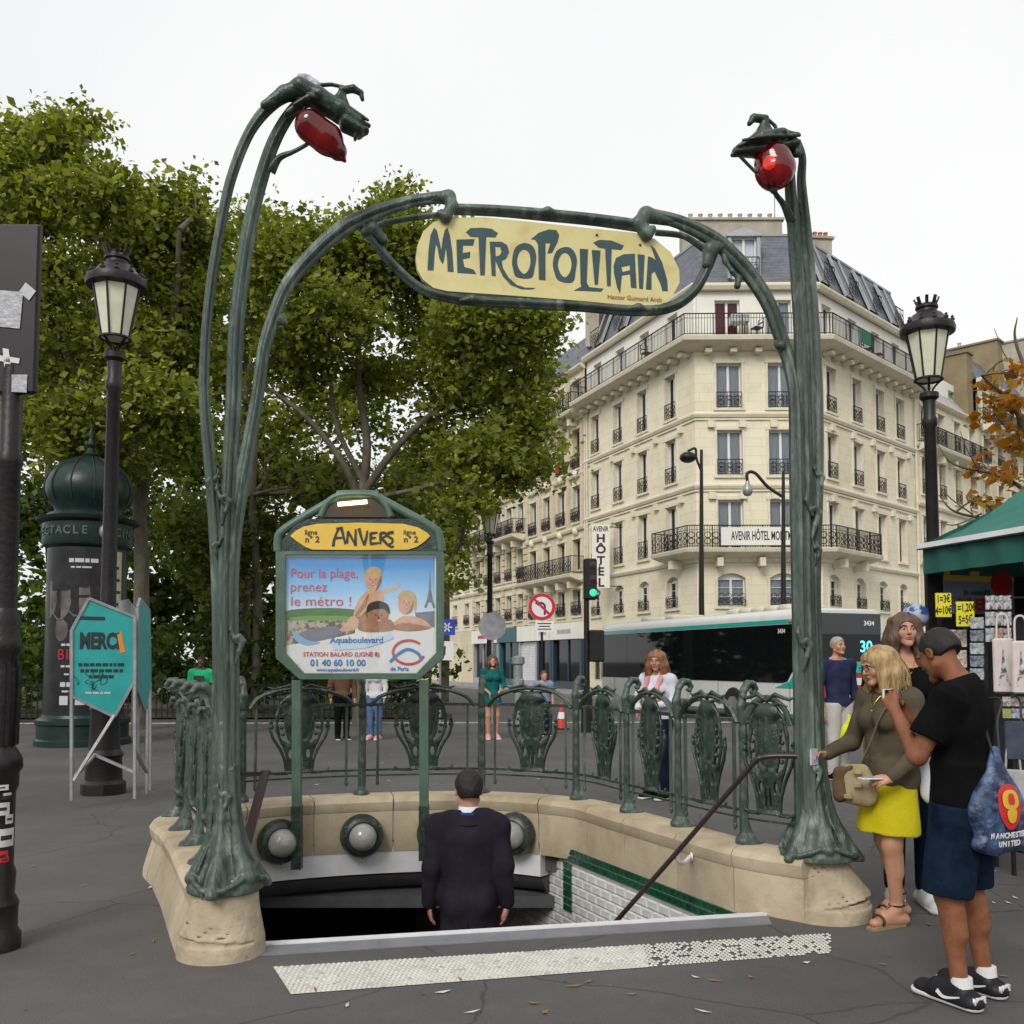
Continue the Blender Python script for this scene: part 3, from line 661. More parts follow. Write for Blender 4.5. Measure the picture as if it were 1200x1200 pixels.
# knobs where arch meets the sign, and leafy knuckles along the arch
def nub(lst, name='scroll', m='patina'):
    pts = [PP(p[0], p[1], p[2]) for p in lst]; rr = [p[3] for p in lst]; mn = Vector((min(p.x for p in pts), min(p.y for p in pts), min(p.z for p in pts))); mx_ = Vector((max(p.x for p in pts), max(p.y for p in pts), max(p.z for p in pts)))
    k = Vector((1, 1, 1))*(max(rr)+.03); s = SDF(mn-k, mx_+k, .007); s.chain(pts, rr, .02); return s.build(name, M[m], po, W=True)
nub([(505, 232, 0, .034), (526, 231, 0, .040), (530, 242, .02, .036), (522, 254, .03, .034), (515, 250, .04, .02)])
nub([(785, 258, 0, .036), (757, 252, 0, .050), (748, 262, .02, .042), (758, 274, .035, .040), (765, 268, .05, .022)])
nub([(428, 272, .0, .03), (437, 268, .02, .036), (450, 282, .02, .026)]); nub([(845, 288, 0, .042), (832, 292, .02, .045), (828, 310, .02, .03)])
nub([(322, 380, .0, .02), (330, 374, .015, .024), (333, 378, .02, .016)]); nub([(912, 402, 0, .03), (915, 405, .02, .036)]); nub([(846, 292, 0, .020), (850, 306, .012, .016), (858, 318, .015, .014), (866, 326, .015, .018), (864, 335, .02, .022)])
# sign frame
stem('sign_frame', [(424, 262), (445, 292), (468, 318), (497, 340), (540, 351), (600, 355), (680, 359), (745, 364), (785, 360), (812, 342), (828, 315), (838, 288)], [.024, .026, .027, .028, .030, .031, .032, .033, .032, .031, .031, .034], n=24, k=4, amp=.3)
stem('sign_frame', [(523, 245), (580, 247), (640, 252), (700, 258), (758, 266)], [.032, .033, .036, .036, .038], n=24, k=4, amp=.3)
stem('sign_frame', [(430, 268), (455, 260), (490, 254), (520, 251)], [.018, .018, .017, .018], n=15, k=3, amp=.3); stem('sign_frame', [(768, 272), (800, 276), (820, 288), (836, 300)], [.020, .019, .02, .022], n=15, k=3, amp=.3)
for (x, y) in ((642, 249), (554, 352), (748, 362)): nub([(x-14, y, .02, .014), (x, y-2, .03, .022), (x+14, y+1, .02, .014)])
# plate
zs = 350/1200
def SZ(x, y): return 480+x*zs, 220+y*zs
out = [(25, 285), (32, 230), (55, 175), (95, 138), (150, 122), (300, 118), (500, 138), (700, 160), (900, 180), (985, 205), (1050, 260), (1083, 330), (1085, 380), (1060, 430), (1010, 470), (960, 480), (700, 455), (400, 432), (150, 415), (95, 402), (55, 370), (32, 330)]
mb = MB(); mb.prism([[PP(*SZ(x, y), .012) for x, y in out]], pn*-.035); pl = mb.build('sign_plate', M['cream_sign'], po, W=True)
LET = [
 [[(72,331),(76,250),(84,190),(98,160),(110,172),(120,215),(127,250),(133,205),(142,168),(152,160),(162,190),(172,260),(177,338),(153,336),(151,285),(146,240),(139,290),(133,306),(120,285),(112,240),(106,225),(100,270),(96,331)]],
 [[(188,208),(262,206),(255,232),(215,231),(213,262),(244,257),(242,281),(214,286),(220,318),(256,328),(268,346),(192,341)]],
 [[(226,178),(245,162),(290,160),(330,165),(355,182),(345,199),(308,197),(302,351),(284,351),(277,198),(245,196)]],
 [[(322,216),(370,217),(392,230),(400,258),(387,285),(370,294),(375,322),(397,360),(430,390),(465,401),(506,402),(492,408),(450,407),(408,391),(376,357),(356,317),(345,292),(346,355),(330,353)],[(344,236),(364,238),(370,258),(360,272),(346,276)]],
 [[(412,290),(425,240),(460,222),(495,235),(509,275),(502,325),(488,362),(430,358),(416,325)],[(432,300),(440,262),(460,247),(480,262),(486,300),(476,332),(460,346),(442,330)]],
 [[(488,206),(520,180),(560,167),(590,170),(601,190),(596,215),(572,262),(554,263),(566,222),(546,222),(546,371),(520,369),(516,226),(504,208)]],
 [[(576,300),(590,255),(625,238),(655,248),(672,285),(668,330),(655,379),(600,373),(582,340)],[(596,305),(607,272),(625,261),(643,275),(651,310),(641,345),(622,359),(604,340)]],
 [[(684,245),(717,247),(712,382),(722,399),(779,405),(770,417),(660,412),(690,397),(687,380)]],
 [[(732,250),(767,252),(757,389),(744,389)]],
 [[(738,220),(762,209),(812,212),(861,232),(851,249),(812,246),(808,395),(794,395),(786,244),(760,240)]],
 [[(820,312),(829,282),(860,267),(905,265),(912,403),(890,401),(886,347),(853,352),(846,425),(834,400),(822,345)],[(851,318),(885,311),(886,331),(856,338)]],
 [[(916,267),(945,270),(938,406),(923,405)]],
 [[(958,275),(975,280),(990,292),(968,228),(986,245),(1015,300),(1035,370),(1038,415),(1016,414),(1009,388),(985,336),(972,345),(972,409),(950,408)]]]
for L_ in LET:
    sm_ = (lambda q: catmull(q, 4, True)) if len(L_) == 2 and len(L_[0]) == 9 else (lambda q: q)
    mb = MB(); mb.prism([sm_([PP(*SZ(x, y), .0145) for x, y in loop]) for loop in L_], pn*-.006); mb.build('letter', M['letter'], pl)
a, b = PP(*SZ(778, 436), .0165), PP(*SZ(1030, 452), .0165)
text('Hector Guimard Arch', .040, a.lerp(b, .5), b-a, (0, 0, 1), M['rust'], 'signature', pl, ext=.001)
for (x, y) in ((752, 190), (926, 230)): 
    c = PP(*SZ(x, y), .013); mb = MB(); mb.sphere(c, .009, 8, 6); mb.build('bolt', M['patina_dark'], pl)
# lamps: built in a frame whose x runs along the portal, z up, -y to the street
def lamp(prims, glass, origin_px, off, label_):
    o3 = PP(*origin_px, off); sc = (o3-Vector((0, 0, CAMZ))).length/FPX
    dd = (o3-Vector((0, 0, CAMZ))); sc = dd.y/FPX*1.01
    def q(px, py, y=0): return ((px-origin_px[0])*sc/math.cos(pang), y, -(py-origin_px[1])*sc)
    def grow(s, L_):
        for (a, b, ra, rb, fy, k) in L_:
            ya = a[2] if len(a) > 2 else 0; yb = b[2] if len(b) > 2 else 0
            s.cone(q(a[0], a[1], ya), q(b[0], b[1], yb), ra*sc, rb*sc, k, flat=(1, fy, 1))
    s = SDF((-.36, -.24, -.30), (.36, .24, .32), .005); grow(s, prims); s.wrinkle(.0012, 60, 5)
    hd = s.build('lamp_hood', M['patina_dark'], po); hd.matrix_parent_inverse = Matrix.Translation(-po.location); hd.location = o3; hd.rotation_euler = (0, 0, pang)
    s = SDF((-.3, -.2, -.30), (.3, .2, .25), .006); grow(s, glass); g_ = s.build('lamp_glass', M['red_glass'], po); g_.matrix_parent_inverse = Matrix.Translation(-po.location); g_.location = o3; g_.rotation_euler = (0, 0, pang)
    return o3, q
lamp([((312, 131), (334, 114), 5, 9, 1, .012), ((334, 114), (352, 107), 9, 12, 1.1, .012), ((352, 106), (374, 116), 12, 12, 1.4, .012), ((374, 116), (398, 129), 12, 11, 1.6, .012), ((398, 129), (418, 140), 11, 8, 1.6, .012), ((418, 140), (432, 141), 7, 2.5, 1.6, .01),
      ((404, 143), (420, 150), 7, 6.5, 2.2, .008), ((420, 150), (429, 148), 6, 3.5, 2.2, .008), ((418, 154), (416, 159), 3, 2, 3, .006), ((338, 138), (352, 125), 4, 6, 1.3, .01),
      ((390, 122), (400, 104), 8, 4, .8, .02), ((408, 128), (400, 104), 5, 3.5, .7, .02), ((400, 101), (413, 97), 4.5, 4.5, 1.2, .006), ((413, 97), (422, 101), 4.5, 3.4, 1.2, .006), ((422, 101), (424, 109), 3.2, 2.4, 1.2, .004), ((402, 97), (388, 95), 2.6, 2.2, 1, .004), ((388, 95), (374, 98), 2.2, 2.4, 1, .004), ((374, 98), (370, 106), 2.4, 4, 1, .01),
      ((346, 132, -.05), (362, 121, -.06), 2.5, 3, 1, .006), ((362, 121, -.06), (380, 122, -.06), 3, 3, 1, .006), ((380, 122, -.06), (386, 132, -.05), 3, 2, 1, .006), ((352, 104, -.02), (376, 112, -.05), 2, 2.4, 1, .006), ((376, 112, -.05), (404, 126, -.06), 2.4, 2.4, 1, .006), ((404, 126, -.06), (430, 139, -.04), 2.4, 2, 1, .006)],
     [((364, 150), (384, 164), 18.5, 18.5, 1.05, .01), ((384, 164), (396, 177), 18, 11, 1.05, .015), ((396, 177), (404, 188), 10, 2.5, 1, .01)], (378, 140), FW, 'l')
lamp([((861, 178), (885, 168), 3, 9, 2.2, .01), ((885, 168), (912, 161), 9, 9, 2.2, .01), ((912, 161), (938, 153), 8, 2, 2.2, .01), ((858, 185), (888, 179), 3.5, 6, 2.2, .006), ((888, 179), (934, 166), 6, 5, 2.2, .006), ((934, 164), (937, 176), 6, 5, 1.2, .006), ((858, 181), (854, 188), 3, 2, 1.5, .004), ((862, 176, -.07), (888, 172, -.11), 2, 2.4, 1, .004), ((888, 172, -.11), (934, 160, -.06), 2.4, 2, 1, .004),
      ((888, 162), (895, 144), 7, 4, 1, .02), ((904, 160), (897, 144), 6, 4, 1, .02), ((897, 138), (882, 139), 4.2, 4.6, 1.3, .006), ((882, 139), (877, 146), 4.4, 3, 1.3, .006), ((896, 146), (896, 138), 4, 4.5, 1.1, .006), ((899, 137), (909, 145), 2, 2, 1, .003), ((909, 145), (914, 158), 2, 2, 1, .003), ((864, 188), (884, 206), 2, 2, 1, .003), ((904, 219), (906, 224), 5, 5, 1, .006)],
     [((906, 190), (908, 199), 22.5, 24, 1, .01), ((908, 199), (905, 210), 23.5, 15, 1, .015)], (905, 180), FW, 'r')
bq = PP(902, 191, FW+.05); mb = MB(); mb.sphere(bq, (.035, .03, .04), 12, 8); mb.build('bulb', mat('lit_bulb', (.9, .4, .1), emit=(1, .30, .03), es=2.2), po, smooth=80, W=True)
o3 = PP(362, 96, FW+.01); s = SDF((-.1, -.1, -.1), (.12, .1, .1), .006)
s.ell((-.03, 0, 0), (.045, .045, .045), .02).ell((.02, .01, -.012), (.045, .04, .04), .02).ell((.04, -.01, -.03), (.03, .03, .03), .02).wrinkle(.006, 70, 3)
o = s.build('plastic_bag', mat('crumpled_plastic', (.22, .22, .26), (.5, .5, .55), 25, .35, .4, 60), loc=o3); tag(o, 'crumpled grey plastic bag caught on top of the red lamp above the trees', 'plastic bag')

# ------------------------------------------------------------------ handrails and bulkhead lamps
def rail_tube(pts, r, label, brk=None):
    t = thing('handrail', label, 'handrail', (pts[0].x, pts[0].y, 0), group='handrails of the metro stairs')
    mb = MB(); mb.tube(catmull(pts, 6), r, 10); mb.build('rail', M['rail_brown'], t, smooth=60, W=True)
    if brk:
        mb = MB(); mb.tube(catmull(brk, 5), .016, 8); mb.lathe([(0, 0), (.032, 0), (.032, .012), (0, .014)], 12, brk[-1], axis=Matrix.Rotation(math.pi/2, 3, 'Y')); mb.build('bracket', M['white_paint'], t, smooth=60, W=True)
    return t
hp = [D(934, 886, 5.80), D(905, 886, 5.84), D(890, 889, 5.87), D(880, 898, 5.90), D(800, 991, 6.22), D(720, 1082, 6.50)]
e = D(792, 1001, 6.26); rail_tube(hp, .0165, 'dark brown handrail sloping down beside the tiled right stair wall', [e, e+Vector((.03, .05, -.06)), D(802, 1011, 6.42), D(809, 1004, 6.62)])
hp = [D(282, 907, 5.9), D(300, 904, 5.95), D(311, 906, 6.0), D(304, 930, 6.02), D(284, 1008, 5.55)]
t = thing('handrail', 'short flat brown handrail beside the nearer green post on the left', 'handrail', (hp[-1].x, hp[-1].y, 0), group='handrails of the metro stairs')
mb = MB(); mb.bar(hp[0], hp[2], .03, .02); mb.bar(hp[2]+Vector((0, 0, .01)), hp[4], .05, .03); mb.build('rail', M['rail_brown'], t, W=True)
glassm = mat('frosted_glass', (.26, .26, .245), (.36, .36, .33), 4, .12, coat=.5, spec=.5)
for (px, py, wh) in ((325, 985, 'leftmost in the row, beside the flat handrail'), (423, 978, 'between the two legs of the station sign'), (513, 976, 'half hidden behind the suited man'), (606, 976, 'to the right of the suited man')):
    # on the inner face of the parapet
    bi = min(range(len(INNER)-1), key=lambda i: abs(600+FPX*(INNER[i].x/INNER[i].y)-px) if INNER[i].y > 7.3 else 1e9)
    t2 = (INNER[bi+1]-INNER[bi]).normalized(); nin = Vector((-t2.y, t2.x, 0)); yb = INNER[bi].y-.02
    c = D(px, py, yb)+nin*.02; t = thing('bulkhead_lamp', 'round green bulkhead lamp with pale glass dome, '+wh, 'lamp', c, group='bulkhead lamps on the parapet')
    Rm = nin.to_track_quat('Z', 'Y').to_matrix()
    mb = MB(); mb.lathe([(.17, -.02), (.19, .02), (.19, .05), (.175, .075), (.18, .10), (.165, .125), (.135, .135), (.12, .12)], 32, c, axis=Rm); mb.build('housing', M['patina_dark'], t, smooth=50, W=True)
    mb = MB(); mb.lathe([(.122, .12), (.118, .15), (.10, .19), (.07, .22), (.035, .235), (0, .24)], 28, c, axis=Rm); mb.build('glass_dome', glassm, t, smooth=80, W=True)
    for a in range(3):
        an = a*2.1+.5; mb = MB(); mb.sphere(c+Rm @ Vector((.17*math.cos(an), .17*math.sin(an), .11)), .014, 8, 6); mb.build('screw', M['patina'], t, W=True)
# ------------------------------------------------------------------ buildings
M['facade'] = mat('cream_ashlar', (.70, .63, .46), (.78, .72, .55), .35, .85, .12, 14, c3=(.50, .44, .32), s3=1.3, a3=.4)
def add_courses(m, hgt=.42, w=1.1, depth=.35):
    # fine masonry joints as relief
    n = m.node_tree; b = n.nodes['Principled BSDF']; tc = n.nodes.new('ShaderNodeTexCoord'); sp = n.nodes.new('ShaderNodeSeparateXYZ'); cb = n.nodes.new('ShaderNodeCombineXYZ')
    ad = n.nodes.new('ShaderNodeMath'); ad.operation = 'ADD'; n.links.new(tc.outputs['Object'], sp.inputs[0]); n.links.new(sp.outputs[0], ad.inputs[0]); n.links.new(sp.outputs[1], ad.inputs[1])
    n.links.new(ad.outputs[0], cb.inputs[0]); n.links.new(sp.outputs[2], cb.inputs[1])
    br = n.nodes.new('ShaderNodeTexBrick'); br.inputs['Scale'].default_value = 1; br.inputs['Brick Width'].default_value = w; br.inputs['Row Height'].default_value = hgt; br.inputs['Mortar Size'].default_value = .016
    br.inputs['Color1'].default_value = (1, 1, 1, 1); br.inputs['Color2'].default_value = (.86, .86, .84, 1); br.inputs['Mortar'].default_value = (.62, .58, .5, 1)
    n.links.new(cb.outputs[0], br.inputs['Vector'])
    mx = n.nodes.new('ShaderNodeMix'); mx.data_type = 'RGBA'; mx.blend_type = 'MULTIPLY'; mx.inputs[0].default_value = .38
    src = b.inputs['Base Color'].links[0].from_socket; n.links.new(src, mx.inputs[6]); n.links.new(br.outputs[0], mx.inputs[7]); n.links.new(mx.outputs[2], b.inputs['Base Color'])
add_courses(M['facade'])
M['facade2'] = mat('grey_cream_ashlar', (.56, .49, .34), (.66, .59, .43), .35, .85, .15, 12, c3=(.33, .28, .2), s3=1.5, a3=.45); add_courses(M['facade2'], .45, 1.0)
M['render_white'] = mat('pale_render', (.70, .68, .60), (.78, .76, .69), .6, .8, .05, 10)
M['trim'] = mat('stone_trim', (.64, .58, .43), (.73, .67, .52), .8, .8, .1, 12, c3=(.36, .31, .22), s3=2.5, a3=.4)
M['slate'] = mat('slate_roof', (.10, .105, .125), (.17, .175, .20), 1.2, .55, .3, 9, stretch=(1, 1, 3))
def slate_rows(m):
    n = m.node_tree; b = n.nodes['Principled BSDF']; tc = n.nodes.new('ShaderNodeTexCoord'); sp = n.nodes.new('ShaderNodeSeparateXYZ'); cb = n.nodes.new('ShaderNodeCombineXYZ'); ad = n.nodes.new('ShaderNodeMath')
    n.links.new(tc.outputs['Object'], sp.inputs[0]); n.links.new(sp.outputs[0], ad.inputs[0]); n.links.new(sp.outputs[1], ad.inputs[1]); n.links.new(ad.outputs[0], cb.inputs[0]); n.links.new(sp.outputs[2], cb.inputs[1])
    br = n.nodes.new('ShaderNodeTexBrick'); br.inputs['Scale'].default_value = 1; br.inputs['Brick Width'].default_value = .3; br.inputs['Row Height'].default_value = .16; br.inputs['Mortar Size'].default_value = .012
    br.inputs['Color1'].default_value = (1, 1, 1, 1); br.inputs['Color2'].default_value = (.8, .8, .84, 1); br.inputs['Mortar'].default_value = (.5, .5, .52, 1); n.links.new(cb.outputs[0], br.inputs['Vector'])
    mx = n.nodes.new('ShaderNodeMix'); mx.data_type = 'RGBA'; mx.blend_type = 'MULTIPLY'; mx.inputs[0].default_value = .8
    src = b.inputs['Base Color'].links[0].from_socket; n.links.new(src, mx.inputs[6]); n.links.new(br.outputs[0], mx.inputs[7]); n.links.new(mx.outputs[2], b.inputs['Base Color'])
slate_rows(M['slate'])
M['zinc'] = mat('zinc_roofing', (.30, .31, .33), (.40, .41, .43), 1.5, .5, .05, 20)
M['frame'] = mat('white_window_frame', (.66, .66, .64), (.74, .74, .72), 3, .5)
M['frame_old'] = mat('cream_window_frame', (.42, .38, .28), (.52, .47, .35), 3, .6)
M['curtain'] = mat('net_curtain', (.44, .47, .52), (.60, .62, .66), 3, .9, stretch=(6, 6, .4))
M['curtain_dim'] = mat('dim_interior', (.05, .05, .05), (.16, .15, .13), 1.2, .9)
M['red_curtain'] = mat('red_curtain', (.28, .01, .025), (.18, .006, .015), 8, .9, stretch=(6, 6, .3))
M['chimney'] = mat('chimney_render', (.30, .27, .21), (.42, .38, .30), 1.2, .9, .2, 10)
M['chimney_tan'] = mat('tan_chimney_render', (.20, .155, .085), (.27, .21, .12), 1.0, .9, .2, 10)
M['terracotta'] = mat('terracotta', (.30, .10, .06), (.40, .16, .09), 4, .8)
gl = bpy.data.materials.new('window_glass'); gl.use_nodes = True; n = gl.node_tree; n.nodes.clear()
o_ = n.nodes.new('ShaderNodeOutputMaterial'); mxs = n.nodes.new('ShaderNodeMixShader'); tr = n.nodes.new('ShaderNodeBsdfTransparent'); gs = n.nodes.new('ShaderNodeBsdfGlossy'); lw = n.nodes.new('ShaderNodeLayerWeight')
lw.inputs[0].default_value = .35; gs.inputs['Roughness'].default_value = .03; gs.inputs['Color'].default_value = (.7, .73, .76, 1); tr.inputs[0].default_value = (.86, .88, .88, 1)
n.links.new(lw.outputs['Fresnel'], mxs.inputs[0]); n.links.new(tr.outputs[0], mxs.inputs[1]); n.links.new(gs.outputs[0], mxs.inputs[2]); n.links.new(mxs.outputs[0], o_.inputs[0]); M['glass'] = gl

WC = {}
def win_meshes(w, h, arch=0.0, fr='frame', cur='curtain'):
    key = (round(w, 2), round(h, 2), arch, fr, cur)
    if key in WC: return WC[key]
    mb = MB(); t = .07; y0 = .24
    for x in (-w/2+t/2, w/2-t/2): mb.box((x, y0, h/2), (t, .07, h))
    mb.box((0, y0, t/2+.02), (w-2*t, .068, t+.04)); mb.box((0, y0, h-t/2), (w-2*t, .068, t))
    mb.box((0, y0-.012, h/2), (.11, .07, h-2*t-.02)); mb.box((0, y0-.004, h*.70), (w-2*t, .03, .035)) if h > 9 else None
    for sx in (-1, 1):
        for q in (.36, .68): 
            if h < 1.5: mb.box((sx*w/4, y0, h*q), (w/2-t-.06, .03, .025))
    if arch: 
        for i in range(6):
            x0, x1 = -w/2+w*i/6, -w/2+w*(i+1)/6; f = lambda x: h+arch*(1-(2*x/w)**2)
            mb.add([(x0, y0, h-.02), (x1, y0, h-.02), (x1, y0, f(x1)), (x0, y0, f(x0))], [(0, 1, 2, 3)])
    fm = mb.mesh('window_frame', M[fr])
    mb = MB()
    for sx in (-1, 1): mb.add([(sx*w/4-(w/4-t/2), y0+.012, t), (sx*w/4+(w/4-t/2), y0+.012, t), (sx*w/4+(w/4-t/2), y0+.012, h-t), (sx*w/4-(w/4-t/2), y0+.012, h-t)], [(0, 1, 2, 3)])
    pm = mb.mesh('pane', M['glass'])
    mb = MB(); nf = 18
    for i in range(nf):
        x0, x1 = -w/2+.05+(w-.1)*i/nf, -w/2+.05+(w-.1)*(i+1)/nf; ya, yb = y0+.08+.035*(i % 2), y0+.08+.035*((i+1) % 2)
        mb.add([(x0, ya, .04), (x1, yb, .04), (x1, yb, h-.04), (x0, ya, h-.04)], [(0, 1, 2, 3)])
    cm = mb.mesh('curtain', M[cur]); WC[key] = (fm, pm, cm); return WC[key]
RC = {}
def railing_mesh(w, h=.95, d=.09, style=0):
    key = (round(w, 2), round(h, 2), d, style)
    if key in RC: return RC[key]
    mb = MB(); mb.bar((-w/2, -d, h), (w/2, -d, h), .04, .035); mb.bar((-w/2, -d, .08), (w/2, -d, .08), .025, .025); mb.bar((-w/2, -d, h*.72), (w/2, -d, h*.72), .018, .018)
    n = max(5, int(w/.16))
    for i in range(n+1):
        x = -w/2+w*i/n; mb.bar((x, -d, .08), (x, -d, h), .018, .018, up=(0, 1, 0))
    m = max(2, int(w/.3))
    for i in range(m):
        cx = -w/2+w*(i+.5)/m; r = min(.13, w/m*.42)
        for q in (0, 1):
            cz = .28+q*.22
            mb.tube([(cx+r*math.cos(a*math.pi/5), -d-.004, cz+r*.8*math.sin(a*math.pi/5)) for a in range(10)], .014 if style == 0 else .02, 4, closed=True)
    if style == 1:
        mb.box((0, -d, h*.4), (w, .012, h*.30))
    RC[key] = mb.mesh('railing', M['black_iron']); return RC[key]
BS = {}
class Facade:
    def __init__(s, root, p0, p1, mt):
        s.p0 = Vector(p0); s.p1 = Vector(p1); s.d = (s.p1-s.p0).normalized(); s.L = (s.p1-s.p0).length; s.n = Vector((s.d.y, -s.d.x)); s.root = root; s.mb = MB(); s.mt = mt; s.rz = math.atan2(s.d.y, s.d.x)
    def W(s, u, z, n=0): p = s.p0+s.d*u+s.n*n; return Vector((p.x, p.y, z))
    def q(s, u0, u1, z0, z1, n=0):
        if u1-u0 > 1e-4 and z1-z0 > 1e-4: s.mb.add([s.W(u0, z0, n), s.W(u1, z0, n), s.W(u1, z1, n), s.W(u0, z1, n)], [(0, 1, 2, 3)])
    def floor(s, z0, z1, us, w, sill, head, arch=0.0, rail=None, fr='frame', cur=('curtain',), rh=.9, surround=True, sp=1):
        u = 0.0; dp = .34
        for i, uc in enumerate(us):
            a, b = uc-w/2, uc+w/2; s.q(u, a, z0, z1); s.q(a, b, z0, sill)
            if arch:
                K = 8; f = lambda x: head+arch*(1-(2*(x-uc)/w)**2)
                top = [(a+w*k/K, f(a+w*k/K)) for k in range(K+1)]
                for (xa, za), (xb, zb) in zip(top, top[1:]):
                    s.mb.add([s.W(xa, za), s.W(xb, zb), s.W(xb, z1), s.W(xa, z1)], [(0, 1, 2, 3)]); s.mb.add([s.W(xa, za), s.W(xb, zb), s.W(xb, zb, -dp), s.W(xa, za, -dp)], [(3, 2, 1, 0)])
            else:
                s.q(a, b, head, z1); s.mb.add([s.W(a, head), s.W(b, head), s.W(b, head, -dp), s.W(a, head, -dp)], [(3, 2, 1, 0)])
            for uu in (a, b): s.mb.add([s.W(uu, sill), s.W(uu, head), s.W(uu, head, -dp), s.W(uu, sill, -dp)], [(0, 1, 2, 3)])
            s.mb.add([s.W(a, sill), s.W(b, sill), s.W(b, sill, -dp), s.W(a, sill, -dp)], [(0, 1, 2, 3)])
            c = cur[i % len(cur)]; fm, pm, cm = win_meshes(w, head-sill, arch, fr, c)
            wn = link('window', fm, s.root, True, s.W(uc, sill), s.rz); link('pane', pm, wn); link('curtain', cm, wn)
            if surround:
                mb = MB(); t = .10
                for sx in (-1, 1): mb.box((sx*(w/2+t/2+.004), -.025, (head-sill)/2), (t, .05, head-sill))
                if not arch: mb.box((0, -.035, head-sill+.09), (w+.3, .07, .16))
                mb.box((0, -.05, -.05), (w+.3, .10, .09))
                key = ('sur', round(w, 2), round(head-sill, 2), bool(arch))
                if key not in BS: BS[key] = mb.mesh('surround', M['trim'])
                link('surround', BS[key], wn)
            if rail is not None: link('railing', railing_mesh(w+(.0 if rail == 0 else .25), rh, .06 if rail == 0 else .12, rail), wn)
            u = b
        s.q(u, s.L, z0, z1)
    def done(s, z0, z1):
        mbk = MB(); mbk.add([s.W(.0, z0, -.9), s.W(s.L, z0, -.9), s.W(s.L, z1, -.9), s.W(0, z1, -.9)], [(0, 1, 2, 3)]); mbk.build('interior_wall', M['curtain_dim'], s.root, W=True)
        return s.mb.build('wall', s.mt, s.root, W=True)
def balcony(root, poly, z, out, style, th=.22, h=1.0, brk=True, step=1.4, bs=(.26, .7, .38)):
    mb = MB(); band(mb, poly, [(0, z-th-.1), (.12, z-th-.1), (out*.6, z-th), (out, z-th*.6), (out+.05, z-.04), (out+.05, z), (0, z)]); sl_ = mb.build('balcony', M['trim'], root, W=True)
    q = off_poly(poly, out-.05); mb = MB()
    for a, b in zip(q, q[1:]):
        L = (b-a).length; n = max(2, int(L/(.13 if style == 0 else .11)))
        for zz, w in ((z+h, .05), (z+.09, .03), (z+h*.8, .022)): mb.bar((a.x, a.y, zz), (b.x, b.y, zz), w, w*.8)
        for i in range(n+1):
            p = a.lerp(b, i/n); mb.bar((p.x, p.y, z), (p.x, p.y, z+h), .02 if i % 10 else .045, .02 if i % 10 else .045, up=(0, 1, 0))
        if style == 1:
            m = max(1, int(L/.36)); d = (b-a).normalized()
            for i in range(m):
                p = a.lerp(b, (i+.5)/m)
                for zc in (.3, .58): mb.tube([(p.x+d.x*.15*math.cos(t*math.pi/5), p.y+d.y*.15*math.cos(t*math.pi/5), z+zc+.13*math.sin(t*math.pi/5)) for t in range(10)], .02, 4, closed=True)
    for e in (0, -1):
        a = Vector(poly[e]); b = q[e]
        for zz in (z+h, z+.09): mb.bar((a.x, a.y, zz), (b.x, b.y, zz), .04, .04)
        for i in range(5): p = a.lerp(b, i/5); mb.bar((p.x, p.y, z), (p.x, p.y, z+h), .02, .02, up=(0, 1, 0))
    link('railing', mb.mesh('railing', M['black_iron']), sl_)
    if brk:
        for a, b in zip(poly, poly[1:]):
            a, b = Vector(a), Vector(b); L = (b-a).length; d = (b-a).normalized(); nn_ = Vector((d.y, -d.x)); n = int(L/step)
            for i in range(n):
                p = a.lerp(b, (i+.5)/n)+nn_*out*(bs[1]/2+.03); m_ = MB(); m_.box((p.x, p.y, z-th-.10-bs[2]/2), (bs[0], out*bs[1], bs[2]), math.atan2(d.y, d.x)); link('bracket', m_.mesh('bracket', M['trim']), sl_)
def pots(root, c, n, d, mt, z, hgt=.55):
    for i in range(n):
        p = Vector(c)+Vector(d)*(i-(n-1)/2); m_ = MB(); m_.lathe([(.13, 0), (.12, .1), (.10, hgt-.08), (.125, hgt-.05), (.12, hgt), (.08, hgt)], 10, (p.x, p.y, z)); m_.build('chimney_pot', mt, root, smooth=40)
def chimney(root, c, sx, sy, z0, z1, rz, mt, n, pm, dn):
    mb = MB(); mb.box((c[0], c[1], (z0+z1)/2), (sx, sy, z1-z0), rz); mb.box((c[0], c[1], z1+.06), (sx+.2, sy+.2, .12), rz)
    ch = mb.build('chimney', mt, root, W=True); d = (math.cos(rz)*dn, math.sin(rz)*dn, 0); pots(ch, (c[0], c[1], 0), n, d, pm, z1+.12, .38)

